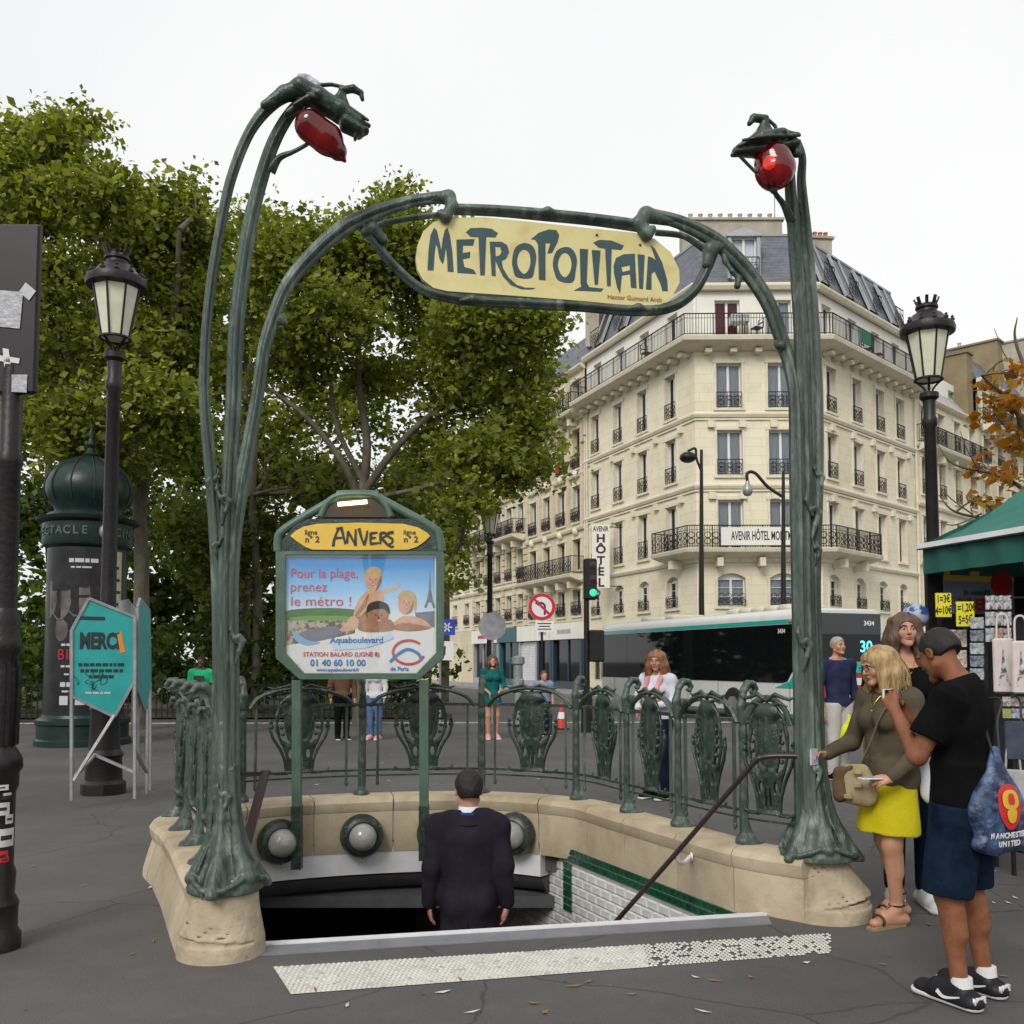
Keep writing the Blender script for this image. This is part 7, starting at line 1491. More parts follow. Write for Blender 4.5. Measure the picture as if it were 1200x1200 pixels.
c = D(1073, 722, 8.0); t = thing('souvenir_globe', 'round blue and white souvenir display ball left of the price signs', 'display ball', c); mb = MB(); mb.sphere((0, 0, 0), .11, 20, 14); mb.build('ball', mat('blue_white_print', (.34, .4, .5), (.02, .05, .22), 14, .5, lo=.46, hi=.54), t, smooth=80); mb = MB(); mb.bar((0, .0, -.16), (0, 0, -1.75), .03, .03, up=(0, 1, 0)); mb.build('stand', M['black_iron'], t)
# ------------------------------------------------------------------ people
SK = mat('light_skin', (.38, .19, .12), (.48, .26, .175), 14, .55, .12, 160, spec=.28, c3=(.42, .17, .12), s3=30, a3=.3); SKT = mat('tanned_skin', (.17, .062, .028), (.24, .095, .046), 14, .55, .15, 160, spec=.28); SKB = mat('dark_skin', (.06, .03, .02), (.09, .045, .03), 7, .4); SKG = mat('sun_skin', (.40, .19, .105), (.48, .25, .15), 7, .45)
EYW = mat('eye_white', (.6, .58, .55), rough=.2); EYD = mat('eye_dark', (.012, .008, .006), rough=.1); LIP = mat('lip', (.34, .09, .08), rough=.35)
def cloth(name, a, b, sc=5, rough=.9): return mat(name, a, b, sc, rough, .3, 120, spec=.08)
class Person:
    def __init__(s, name_label, loc, rz, H, fem=False, h=.012, skin=SK, group=None, head=(0, 0), pose=None, width=1.0, hs=1.0):
        s.hs = hs
        s.t = thing('person', name_label, 'person', loc, rz, group); s.H = H; s.fem = fem; s.h = h; s.skin = skin; J = {}
        w = (.098 if fem else .113)*width
        J['neck'] = (0, .012, .842); J['headc'] = (0, -.012, .935)
        for sd, sx in (('L', 1), ('R', -1)):
            J['sh'+sd] = (sx*w, .008, .808); J['el'+sd] = (sx*(w+.032), .022, .63); J['wr'+sd] = (sx*(w+.03), -.02, .485)
            J['hip'+sd] = (sx*.05, 0, .515); J['kn'+sd] = (sx*.052, -.012, .285); J['an'+sd] = (sx*.05, .012, .045); J['toe'+sd] = (sx*.062, -.105, .018)
        if pose: J.update(pose)
        s.J = {k: np.array(v)*H for k, v in J.items()}; s.w = width
        s.RH = Matrix.Rotation(head[0], 3, 'Z') @ Matrix.Rotation(head[1], 3, 'X')
        allp = np.array(list(s.J.values())); s.lo = allp.min(0)-np.array([.17, .19, .05])*H; s.hi = allp.max(0)+np.array([.17, .17, .13])*H
    def sdf(s, lo=None, hi=None, h=None): return SDF(s.lo if lo is None else lo, s.hi if hi is None else hi, h or s.h)
    def hd(s, x, y, z):
        v = s.RH @ Vector((x, y, z)); c = s.J['headc']; k = s.H/1.75 if s.H > 1.5 else .9; k = min(k, 1.04)*s.hs; return (c[0]+v.x*k, c[1]+v.y*k, c[2]+v.z*k)
    def torso(s, f, e=0.0, k=.05):
        H, W = s.H, s.w; q = .92 if s.fem else 1.0
        f.ell((0, .006*H, .735*H), (.100*H*q*W+e, .064*H+e, .112*H+e), k); f.ell((0, .004*H, .63*H), ((.078 if s.fem else .088)*H*W+e, .056*H*W+e, .085*H+e), k); f.ell((0, .008*H, .535*H), ((.096 if s.fem else .092)*H*W+e, .066*H+e, .066*H+e), k)
        for sd, sx in (('L', 1), ('R', -1)):
            f.cone((sx*.02*H, .012*H, .835*H), s.J['sh'+sd]-np.array([0, 0, .004*H]), .030*H+e, .034*H+e, k*.8); f.ell((sx*.043*H, .042*H, .512*H), (.046*H+e, .045*H+e, .05*H+e), k*.7)
            if s.fem: f.ell((sx*.042*H, -.052*H, .735*H), (.036*H+e, .032*H+e, .036*H+e), k*.5)
        return f
    def arm(s, f, sd, e=0.0, t=2.0, k=.02, cap=False):
        H, J = s.H, s.J; q = .86 if s.fem else 1.0; a, b, c = J['sh'+sd], J['el'+sd], J['wr'+sd]
        if t <= 1: f.cone(a, a+(b-a)*t, .034*H*q+e, .027*H*q+e*1.3, k, cap=cap); return f
        f.cone(a, b, .033*H*q+e, .024*H*q+e, k); f.cone(b, b+(c-b)*min(1, t-1), .025*H*q+e, (.0165*H*q+e) if e == 0 else .019*H*q+e, k); return f
    def leg(s, f, sd, e=0.0, t=2.0, k=.03, end=None, cap=False):
        H, J = s.H, s.J; a, b, c = J['hip'+sd], J['kn'+sd], J['an'+sd]; d = b+(c-b)*.3
        if t <= 1: f.cone(a, a+(b-a)*t, .054*H+e, (.040*H+e) if end is None else end, k, cap=cap); return f
        f.cone(a, b, .053*H+e, .034*H+e, k)
        if e == 0:
            f.cone(b, c, .032*H, .0205*H, k); dv = np.array([0, .012*H, 0]); f.cone(b+(c-b)*.18+dv, b+(c-b)*.42+dv, .026*H, .026*H, .03)
        else: f.cone(b, b+(c-b)*(t-1), .034*H+e, (.027*H+e) if end is None else end, k, cap=cap)
        return f
    def foot(s, f, sd, e=0.0):
        H, J = s.H, s.J; a, t = J['an'+sd], J['toe'+sd]; d = t-a; hl = np.array([a[0]-d[0]*.28, a[1]-d[1]*.28, t[2]+.002*H])
        f.cone(a, a+(t-a)*.55, .022*H+e, .019*H+e, .02); f.cone(hl, a+(t-a)*.6, .021*H+e, .022*H+e, .02); f.cone(hl+np.array([0, 0, -.004*H]), t, .017*H+e, .016*H+e, .02, flat=(1.25, 1.25, 1)); return f
    def hand(s, f, sd, dirv, nrm, curl=.5, spread=.10, k=.012):
        # dirv: pointing direction; nrm: palm normal (towards which fingers curl)
        H = s.H; w = Vector(s.J['wr'+sd]); d = Vector(dirv).normalized(); n = Vector(nrm); n = (n-d*n.dot(d)).normalized(); lat = d.cross(n); u = H/1.75*(.93 if s.fem else 1.0)
        f.cone(w, w+d*.03*u, .020*u, .021*u, .015)
        for i in range(4):
            o = (i-1.5)*.0195*u; kn_ = w+d*(.085-.006*abs(i-1.2))*u+lat*o*1.05; f.cone(w+d*.015*u+lat*o*.6, kn_, .0125*u, .0105*u, k)
            L = (.078, .088, .082, .064)[i]*u; p = kn_; dd = (d+lat*(i-1.5)*spread).normalized(); ang = 0
            for j, fr_ in enumerate((.44, .32, .24)):
                ang += curl*(.7, 1.0, .8)[j]; v = dd*math.cos(ang)+n*math.sin(ang); q = p+v*L*fr_; f.cone(p, q, (.0092, .0084, .0076)[j]*u, (.0084, .0076, .0066)[j]*u, .004); p = q
        sg = 1 if sd == 'L' else -1
        th0 = w+d*.03*u; tl = -lat
        p1 = th0+(tl*.032+d*.025+n*.008)*u; p2 = p1+(tl*.010+d*.032+n*.012)*u; p3 = p2+(d*.026+n*.010-tl*.004)*u
        f.cone(th0, p1, .015*u, .0125*u, k); f.cone(p1, p2, .0115*u, .010*u, .005); f.cone(p2, p3, .010*u, .008*u, .005); return f
    def head(s, f, k=.012):
        P = s.hd; u = min(1.04, s.H/1.75 if s.H > 1.5 else .9)*s.hs; R_ = s.RH
        def E(c, r, kk=k, sub=False): f.ell(P(*c), tuple(x*u for x in r), kk, rot=R_, sub=sub)
        def C(a, b, ra, rb, kk=k): f.cone(P(*a), P(*b), ra*u, rb*u, kk)
        fw = .94 if s.fem else 1.0
        E((0, .016, .030), (.073, .092, .084)); E((0, -.028, -.025), (.058*fw, .066, .078), .03)
        for x in (-1, 1):
            C((x*.052*fw, .0, -.055), (x*.012, -.078, -.092), .018, .014, .025); E((x*.038, -.058, -.022), (.024, .026, .026), .02); E((x*.030, -.083, .030), (.024, .012, .009), .012); E((x*.031, -.093, .009), (.015, .012, .010), .008, True)
            E((x*.076, .014, -.004), (.008, .020, .032), .008); E((x*.080, .012, -.002), (.005, .011, .018), .004, True)
        C((0, -.090, .022), (0, -.113, -.018), .008, .0105, .010); E((-.010, -.104, -.022), (.007, .009, .007), .006); E((.010, -.104, -.022), (.007, .009, .007), .006)
        E((0, -.092, -.047), (.022, .010, .0055), .008); E((0, -.090, -.059), (.019, .010, .006), .008); E((0, -.0845, -.090), (.022, .018, .018), .02)
        nb = s.J['neck']; q = .82 if s.fem else 1.0
        f.cone(P(0, .020, -.055), nb+np.array([0, .0, -.01*s.H]), .050*u*q, .056*u*q, .03); return f
    def face_details(s, lips=True):
        for x in (-1, 1):
            mb = MB(); mb.sphere(s.hd(x*.031, -.0820, .009), .0080, 12, 8); e_ = mb.build('eye', EYW, s.t, smooth=80)
            mb = MB(); mb.sphere(s.hd(x*.031, -.0868, .0085), .0060, 10, 6); mb.build('iris', EYD, e_, smooth=80)
            mb = MB(); mb.tube([s.hd(x*.012, -.097, .030), s.hd(x*.032, -.0965, .035), s.hd(x*.05, -.083, .029)], [.003, .0035, .002], 6); mb.build('eyebrow', EYD, s.t, smooth=80)
        if lips:
            mb = MB(); mb.tube(catmull([s.hd(-.02, -.094, -.052), s.hd(-.007, -.102, -.048), s.hd(0, -.1025, -.049), s.hd(.007, -.102, -.048), s.hd(.02, -.094, -.052)], 3), .0042, 6); mb.tube(catmull([s.hd(-.018, -.094, -.055), s.hd(0, -.1005, -.060), s.hd(.018, -.094, -.055)], 4), .005, 6); mb.build('lips', LIP, s.t, smooth=80)
    def body(s, hands=None):
        f = s.sdf(); s.torso(f)
        for sd in 'LR':
            s.arm(f, sd); s.leg(f, sd); s.foot(f, sd); hh = (hands or {}).get(sd)
            if hh is None: hh = ((0, -.1, -1), (1 if sd == 'R' else -1, -.25, 0), .35)
            s.hand(f, sd, *hh)
        s.head(f); return f.build('body', s.skin, s.t)
    def piece(s, name, f, m): return f.build(name, m, s.t)
    def short_hair(s, m, back=-.05, thick=.010):
        f = SDF(np.array(s.hd(0, 0, .02))-.16, np.array(s.hd(0, 0, .02))+.16, min(s.h, .007)); u = min(1.04, s.H/1.75 if s.H > 1.5 else .9)*s.hs
        f.ell(s.hd(0, .020, .034), ((.073+thick)*u, (.092+thick)*u, (.084+thick)*u), .01, rot=s.RH); f.cone(s.hd(0, .07, .0), s.hd(0, .062, back), .055*u, .045*u, .03)
        n1 = s.RH @ Vector((0, -.80, -.62)); p1 = s.hd(0, -.056, .052); f.cut(p1, n1); n2 = s.RH @ Vector((0, -.35, -1)); f.cut(s.hd(0, .03, back+.015), s.RH @ Vector((0, .25, -1)))
        f.ell(s.hd(.078, .008, -.01), (.012, .026, .036), .004, sub=True, rot=s.RH); f.ell(s.hd(-.078, .008, -.01), (.012, .026, .036), .004, sub=True, rot=s.RH); f.wrinkle(.002, 120, 3)
        return s.piece('hair', f, m)
    def long_hair(s, m, length=.28, vol=1.0, part=.0, amp=.004, fl=1.0):
        c = np.array(s.hd(0, 0, 0)); f = SDF(c-np.array([.24, .24, length+.12]), c+np.array([.24, .24, .20]), min(s.h, .008)); u = min(1.04, s.H/1.75 if s.H > 1.5 else .9)*s.hs
        f.ell(s.hd(0, .022, .036), (.088*u, .104*u, .094*u), .01, rot=s.RH)
        for i in range(9):
            a = -2.25+i*4.5/8; x, y = .082*math.sin(a), .025+.080*math.cos(a); p0 = s.hd(x*.85, y*.9, .05); p1 = s.hd(x*1.12*vol, y*1.02, -.06); p2 = np.array(p1)+np.array([x*.25*fl, y*.12, -(length-.08)]); p2 = np.array([p1[0]+ (p1[0]-c[0])*.25*fl, p1[1]+(p1[1]-c[1])*.1, c[2]-length+.03*math.cos(i*2)])
            f.chain([p0, p1, tuple(p2)], [.040*u, .038*u*vol, .020*u], .03)
        f.ell(s.hd(part*.02, -.075, -.025), (.052*u, .060*u, .082*u), .008, rot=s.RH, sub=True); f.ell(s.hd(0, -.06, -.10), (.05*u, .05*u, .05*u), .01, rot=s.RH, sub=True)
        f.wrinkle(amp, 90, 4, zf=.25); o = s.piece('hair', f, m)
        if s.h < .011:
            rr = random.Random(int(s.H*1000)); mb = MB()
            for i in range(150):
                a = rr.uniform(-2.45, 2.45); x, y = .082*math.sin(a), .025+.082*math.cos(a); e_ = rr.uniform(1.06, 1.24)
                p0 = Vector(s.hd(x*.35, y*.5, .128)); p1 = Vector(s.hd(x*.95*e_, y*.98*e_, .06)); p2 = Vector(s.hd(x*1.32*vol*e_, y*1.28*e_, -.06)); tip = Vector((p2.x+(p2.x-c[0])*.2*fl+rr.uniform(-.02, .02), p2.y+(p2.y-c[1])*.1+rr.uniform(-.02, .02), c[2]-length*rr.uniform(.75, 1.08)))
                mb.tube(catmull([p0, p1, p2, p2.lerp(tip, .5)+Vector((rr.uniform(-.008, .008), rr.uniform(-.008, .008), 0)), tip], 3), [.0022]*10+[.0022, .002, .001], 4)
            q = mb.build('hair_strands', m, o, smooth=80); q['kind'] = 'stuff'
        return o
    def shoe(s, sd, m, sole, e=.012, h=None):
        J, H = s.J, s.H; a, t = J['an'+sd], J['toe'+sd]; lo = np.minimum(a, t)-.13; hi = np.maximum(a, t)+.13; lo[2] = -.02 if lo[2] > -.2 else lo[2]
        f = SDF(lo, hi, h or min(s.h, .007)); s.foot(f, sd, e); f.cut((0, 0, a[2]+.028*H), (0, 0, 1)); d = t-a; dn = d/np.linalg.norm(d)
        f.cut((0, 0, t[2]-.008*H), (0, 0, -1)); o = s.piece('shoe', f, m)
        f = SDF(lo, hi, h or min(s.h, .007)); hl = np.array([a[0]-d[0]*.30, a[1]-d[1]*.30, t[2]-.008*H]); tt = np.array([t[0]+d[0]*.06, t[1]+d[1]*.06, t[2]-.008*H]); f.cone(hl, tt, .032*H*.9, .034*H*.9, .02, flat=(1, 1, .55)); f.cut((0, 0, t[2]-.001*H), (0, 0, 1)); f.cut((0, 0, t[2]-.017*H), (0, 0, -1)); so_ = f.build('sole', sole, o); return o
hairb = mat('dark_hair', (.005, .0035, .0028), (.012, .008, .006), 30, .7, .4, 90, stretch=(1, 1, .2)); hairbr = mat('brown_hair', (.045, .022, .012), (.11, .06, .032), 30, .5, .4, 90, stretch=(1, 1, .15)); hairbl = mat('blonde_hair', (.22, .12, .042), (.50, .35, .16), 26, .5, .5, 90, stretch=(1, 1, .12)); hairred = mat('auburn_hair', (.14, .05, .018), (.28, .12, .045), 26, .5, .4, 90, stretch=(1, 1, .15)); hairg = mat('grey_hair', (.22, .20, .18), (.38, .36, .33), 30, .6, .3, 90)
rub = mat('white_rubber', (.55, .55, .53), (.62, .62, .6), 8, .6); blackc = cloth('black_cotton', (.003, .003, .0035), (.006, .006, .0065)); 

# --- man in suit going down the stairs (seen from behind)
H = 1.82; c = D(549, 990, 6.75); zf_ = D(549, 905, 6.75).z-H*1.0
p = Person('man in a dark suit walking down the metro stairs, seen from behind', (c.x, 6.75, zf_), math.pi+.06, H, False, .009, SK, width=1.04, head=(.1, .05), hs=1.14)
p.J['headc'] = np.array([0, -.006, .93])*H
for sd in 'LR': p.J['sh'+sd][2] = .793*H
p.J['elL'] = np.array([.140, .03, .645])*H; p.J['elR'] = np.array([-.140, .03, .645])*H; p.J['wrL'] = np.array([.148, .0, .505])*H; p.J['wrR'] = np.array([-.148, .0, .505])*H
p.J['knR'] = np.array([-.05, -.06, .30])*H; p.J['anR'] = np.array([-.05, -.04, .075])*H; p.J['toeR'] = np.array([-.06, -.15, .03])*H
p.body(); suit = cloth('dark_suit_wool', (.013, .011, .017), (.023, .0195, .029), 4)
f = p.sdf(); p.torso(f, .026, .06)
for sd in 'LR': p.arm(f, sd, .017, 2.0, .035); f.ell(p.J['sh'+sd]+np.array([0, 0, -.004]), (.058, .055, .040), .04)
f.cone((0, .01, .70*H), (0, .01, .40*H), .165, .205, .06, flat=(1, .72, 1), cap=True); f.cut((0, 0, .435*H), (0, 0, -1)) if False else None
f.cone((0, .20, .50*H), (0, .20, .38*H), .006, .006, .002, sub=True, flat=(1, 12, 1)); f.cut((0, -.02, .852*H), (0, -.35, 1)); f.wrinkle(.0065, 19, 8, .7); p.piece('jacket', f, suit)
f = p.sdf(); 
for sd in 'LR': p.leg(f, sd, .018, 1.97, .02, end=.058, cap=True)
p.torso(f, .01); f.cut((0, 0, .56*H), (0, 0, 1)); p.piece('trousers', f, suit)
nb = p.J['neck']; mb = MB(); mb.lathe([(.082, -.03), (.074, .012), (.069, .044), (.066, .046), (.066, -.03)], 28, (nb[0], nb[1]+.006, nb[2]+.012), ex=1.0, caps=False); mb.build('shirt_collar', mat('white_shirt', (.6, .62, .68), (.66, .68, .72), 8, .7), p.t, smooth=50)
mb = MB(); mb.lathe([(.118, -.055), (.102, -.012), (.090, .010), (.082, .010), (.080, -.01)], 28, (nb[0], nb[1]+.010, nb[2]-.004), caps=False); mb.build('jacket_collar', suit, p.t, smooth=50); mb = MB(); mb.lathe([(.0870, .004), (.0815, .024), (.078, .024)], 28, (nb[0], nb[1]+.009, nb[2]-.002), caps=False); mb.build('tie_band', cloth('blue_collar', (.02, .035, .12), (.03, .05, .16)), p.t, smooth=50)
for sx in (0,):
    mb = MB(); mb.tube([(0, .128, .80*H), (0, .132, .70*H), (0, .128, .60*H), (0, .152, .50*H)], .0022, 6); mb.build('back_seam', suit, p.t)
p.short_hair(hairb, -.065, .011)
for sd in 'LR': p.shoe(sd, blackc, blackc)

# --- man in black T-shirt looking at his phone
H = 1.78; g = G(1133, 1172)
p = Person('man in black T-shirt and denim shorts raising a phone to his face', (g.x, g.y, 0), rad(-128), H, False, .0075, SKT, width=1.08, head=(rad(-28), rad(30)),
  pose={'headc': (-.012, -.050, .918), 'elL': (.148, -.070, .650), 'wrL': (.060, -.150, .765), 'elR': (-.150, -.045, .640), 'wrR': (-.065, -.145, .735), 'hipL': (.05, 0, .515), 'knL': (.062, -.025, .285), 'anL': (.064, .0, .046), 'toeL': (.020, -.100, .020), 'knR': (-.066, .0, .285), 'anR': (-.072, .03, .046), 'toeR': (-.105, -.070, .020)})
p.body({'L': ((-.45, -.45, .75), (-.75, .2, -.4), .75), 'R': ((.45, -.45, .75), (.75, .2, -.4), .75)})
f = p.sdf(); p.torso(f, .022, .055)
for sd in 'LR': p.arm(f, sd, .020, .66, .04, cap=True); f.ell(p.J['sh'+sd], (.064, .060, .056), .03)
f.cone((0, .010*H, .62*H), (0, .010*H, .470*H), .178, .196, .06, flat=(1, .80, 1), cap=True); f.cut((0, 0, .475*H), (0, 0, -1)); f.cut((0, 0, .852*H), (0, -.35, 1)); f.wrinkle(.009, 17, 9, .8); p.piece('t_shirt', f, blackc)
denim = cloth('dark_denim', (.003, .008, .020), (.009, .019, .038), 9)
f = p.sdf(); p.torso(f, .014)
for sd in 'LR': p.leg(f, sd, .028, .98, .03, end=.105, cap=True)
f.cut((0, 0, .55*H), (0, 0, 1)); f.cut((0, 0, .285*H), (0, 0, -1)); f.wrinkle(.008, 20, 12, .8); p.piece('shorts', f, denim)
p.short_hair(hairb, -.055, .006)
wsock = mat('white_sock', (.6, .6, .58), (.66, .66, .64), 20, .9)
for sd in 'LR':
    mb = MB(); a = p.J['an'+sd]; mb.lathe([(.050, .0), (.048, .03), (.0465, .052), (.038, .054)], 18, (a[0], a[1]+.006, a[2]+.005)); mb.build('sock', wsock, p.t, smooth=60)
    o = p.shoe(sd, mat('black_leather', (.010, .010, .013), rough=.5, spec=.25) if sd == 'L' else bpy.data.materials['black_leather'], rub, .013, .006)
    a, t_ = Vector(p.J['an'+sd]), Vector(p.J['toe'+sd]); d = Vector((t_.x-a.x, t_.y-a.y, 0)).normalized()
    for sg in (1, -1):
        lt = Vector((-d.y, d.x, 0))*sg; 
        # side mark and heel letters stand just off the leather
        c0 = Vector((a.x, a.y, 0))+lt*.0600
        P_ = [c0+d*(-.035)+Vector((0, 0, .062)), c0+d*.02+Vector((0, 0, .046)), c0+d*.055+lt*.000+Vector((0, 0, .044)), c0+d*.085+lt*-.001+Vector((0, 0, .062))]
        mb = MB(); stroke(mb, P_, (.006, .020), lt, .004); mb.build('side_mark', whs, o)
    hl = Vector((a.x, a.y, .056))-d*.0965; text('NIKE', .036, hl, Vector((d.y, -d.x, 0)), (0, 0, 1), whs, 'lettering', o, ext=.006, bold=.002)
ph = p.t.matrix_basis if False else Matrix.Translation(p.t.location) @ Matrix.Rotation(p.t.rotation_euler.z, 4, 'Z')
pc_ = ph @ Vector((0.0*H, -.185*H, .800*H)); mb = MB(); mb.bbox((0, 0, 0), (.145, .012, .075), .004); t = thing('phone', 'white phone held up by the man in black T-shirt', 'phone', pc_, rad(-128)); mb.build('case', mat('white_phone', (.6, .6, .62), rough=.25), t); mb = MB(); mb.box((0, .0075, 0), (.128, .002, .066)); mb.build('screen', M['dark_glass'], t)
# drawstring bag on his back
bgm = bpy.data.materials.new('blue_printed_nylon'); bgm = mat('blue_printed_nylon', (.006, .010, .035), (.075, .16, .32), 9, .5, .3, 50, lo=.40, hi=.66, c3=(.35, .45, .6), s3=22, a3=.45)
bl0 = ph @ Vector((.03*H, .092*H, .535*H)); t = thing('drawstring_bag', 'blue printed drawstring bag with a football crest on the man in black', 'bag', bl0, rad(26))
f = SDF((-.22, -.12, -.29), (.22, .12, .34), .007); f.ell((0, 0, -.06), (.170, .062, .18), .02); f.cone((0, 0, -.02), (0, .0, .22), .14, .030, .06, flat=(1, .45, 1)); f.cone((-.12, 0, -.19), (.12, 0, -.19), .042, .042, .03); f.wrinkle(.006, 34, 6, .6); f.build('sack', bgm, t)
for sx in (-1, 1): mb = MB(); mb.tube(catmull([(sx*.02, -.01, .20), (sx*.05, .02, .36), (sx*.11, .04, .46), (sx*.12, .12, .47)], 5), .006, 6); mb.build('cord', blk, t)
cy = mat('crest_yellow', (.62, .36, .02), rough=.5); crd = mat('crest_red', (.5, .015, .015), rough=.5)
def onbag(x, z, off=.0): return Vector((x, -.062*math.sqrt(max(.02, 1-(x/.17)**2-((z+.06)/.19)**2))-.012-off, z))
def bagpatch(L_, m, nm, off, K_=3): 
    mb = MB(); C = catmull([Vector((x, 0, z)) for x, z in L_], K_, True); cx = sum(v.x for v in C)/len(C); cz = sum(v.z for v in C)/len(C); ring = [onbag(v.x, v.z, off) for v in C]; mid = [onbag((v.x+cx)/2, (v.z+cz)/2, off) for v in C]; n_ = len(C)
    mb.add(ring+mid+[onbag(cx, cz, off)], [(i, (i+1) % n_, n_+(i+1) % n_, n_+i) for i in range(n_)]+[(n_+i, n_+(i+1) % n_, 2*n_) for i in range(n_)]); mb.build(nm, m, t, smooth=60)
bagpatch([(-.06, .06), (0, .085), (.06, .06), (.075, -.03), (.04, -.10), (0, -.12), (-.04, -.10), (-.075, -.03)], crd, 'crest', .004); bagpatch([(-.045, .045), (0, .06), (.045, .045), (.05, -.01), (0, -.03), (-.05, -.01)], cy, 'crest_field', .008); bagpatch([(-.03, -.03), (.03, -.03), (.025, -.075), (0, -.09), (-.025, -.075)], cy, 'crest_field', .008); bagpatch([(-.015, .04), (.015, .04), (.018, .0), (-.018, .0)], crd, 'crest_ship', .012)
for s_, z in (('MANCHESTER', -.145), ('UNITED', -.185)):
    for i, ch in enumerate(s_): x = (i-(len(s_)-1)/2)*.024; q_ = onbag(x, z, .008); text(ch, .036, q_, (1, x*-1.2, 0), (0, -.15, 1), whs, 'lettering', t, ext=.001, bold=.001)

# --- blonde woman in olive jacket and yellow skirt
H = 1.69; g = G(1046, 1080)
p = Person('blonde woman in olive jacket and yellow skirt reaching out with a card', (g.x, g.y, 0), rad(-66), H, True, .0075, SKG, head=(rad(-14), rad(18)),
  pose={'headc': (-.005, -.035, .930), 'elR': (-.150, -.035, .640), 'wrR': (-.140, -.165, .600), 'elL': (.150, .005, .640), 'wrL': (.115, -.105, .535), 'knL': (.050, -.045, .285), 'anL': (.050, -.030, .062), 'toeL': (.052, -.135, .022), 'knR': (-.045, .015, .285), 'anR': (-.045, .080, .075), 'toeR': (-.045, -.015, .022)})
p.body({'R': ((0, -1, -.05), (.5, .0, -.6), .45), 'L': ((-.35, -.9, -.15), (-.6, .1, -.5), .6)})
p.face_details(); olive = cloth('olive_knit', (.070, .058, .038), (.105, .088, .058), 6); ysk = cloth('yellow_skirt', (.50, .42, .008), (.58, .50, .02), 4)
f = p.sdf(); p.torso(f, .020, .055)
for sd in 'LR': p.arm(f, sd, .016, 1.93, .03); f.ell(p.J['sh'+sd], (.052, .050, .046), .03)
f.cone((0, .008*H, .58*H), (0, .008*H, .485*H), .168, .178, .05, flat=(1, .76, 1), cap=True); f.cut((0, 0, .487*H), (0, 0, -1)); f.cut((0, -.01, .845*H), (0, -.6, 1)); f.wrinkle(.008, 20, 5, .8); p.piece('jacket', f, olive)
f = p.sdf(); f.cone((0, .01*H, .56*H), (0, -.012*H, .320*H), .165, .205, .03, flat=(1, .80, 1), cap=True); f.cone((0, -.01, .50*H), (0, -.01, .33*H), .02, .045, .03) ; f.cut((0, 0, .328*H), (0, 0, -1)); f.wrinkle(.009, 24, 4, .3); p.piece('skirt', f, ysk)
p.long_hair(hairbl, .20, 1.08, amp=.005, fl=.6)
mb = MB()
for x in (-1, 1): mb.tube([p.hd(x*.031+.021*math.cos(a*math.pi/6), -.105, .010+.016*math.sin(a*math.pi/6)) for a in range(12)], .0018, 5, closed=True); mb.tube([p.hd(x*.052, -.103, .014), p.hd(x*.075, -.04, .012)], .0016, 5)
mb.tube([p.hd(-.010, -.106, .014), p.hd(.010, -.106, .014)], .0018, 5); mb.build('glasses', blk, p.t)
sand = mat('brown_leather', (.035, .022, .016), (.06, .04, .028), 9, .5); cork = mat('cork_wedge', (.24, .15, .07), (.32, .21, .11), 25, .8)
for sd in 'LR':
    a, t_ = Vector(p.J['an'+sd]), Vector(p.J['toe'+sd]); d = Vector((t_.x-a.x, t_.y-a.y, 0)).normalized(); l_ = Vector((-d.y, d.x, 0)); hx = Vector((a.x, a.y, 0))-d*.045; tx = Vector((t_.x, t_.y, 0))+d*.045
    mb = MB(); zt = a.z-.045 if sd == 'L' else a.z-.06
    mb.prism([[hx+l_*.03+Vector((0, 0, .0)), tx+l_*.035, tx+l_*.035+Vector((0, 0, .012)), Vector((a.x, a.y, max(.03, a.z-.045)))+l_*.032+d*.03, hx+l_*.03+Vector((0, 0, max(.05, a.z-.040)))]], l_*-.066); o = mb.build('sandal', cork, p.t)
    for (q_, r_) in ((a+Vector((0, 0, .02)), .041), (Vector((t_.x, t_.y, t_.z+.012))-d*.03, .044)):
        mb = MB(); mb.tube([q_+l_*r_*math.cos(i*math.pi/8)+(d*r_*math.sin(i*math.pi/8) if r_ < .043 else Vector((0, 0, r_*.75*math.sin(i*math.pi/8)))) for i in range(16)], .006, 6, closed=True, flat=1.6); mb.build('strap', sand, o)
    mb = MB(); mb.tube([a+Vector((0, 0, .02))+d*.04, Vector((t_.x, t_.y, t_.z+.04))-d*.03], .006, 6); mb.build('strap', sand, o)
nk = MB(); nk.tube(catmull([(-.05, -.05, .845*H), (-.02, -.115, .80*H), (0, -.125, .775*H), (.02, -.115, .80*H), (.05, -.05, .845*H)], 5), .002, 5); nk.sphere((0, -.13, .765*H), .009, 8, 6); nk.build('necklace', mat('gold', (.6, .4, .12), rough=.3, metal=1), p.t)
pm_ = Matrix.Translation(p.t.location) @ Matrix.Rotation(p.t.rotation_euler.z, 4, 'Z')
c = pm_ @ Vector((-.130*H, -.235*H, .593*H)); mb = MB(); mb.box((0, 0, 0), (.01, .075, .10)); o = mb.build('paper_card', mat('lilac_card', (.42, .38, .55), (.55, .52, .62), 12, .5), loc=c, rz=rad(-50)); tag(o, 'small lilac card held out by the blonde woman', 'card')
c = pm_ @ Vector((.085*H, -.175*H, .535*H)); t = thing('phone', 'white phone in the lowered hand of the blonde woman', 'phone', c, rad(-80)); mb = MB(); mb.bbox((0, 0, 0), (.065, .13, .010), .003); mb.build('case', mat('white_phone2', (.65, .65, .66), rough=.25), t); mb = MB(); mb.box((0, 0, .0065), (.056, .105, .002)); mb.build('screen', mat('pale_screen', (.25, .4, .6), rough=.15), t)
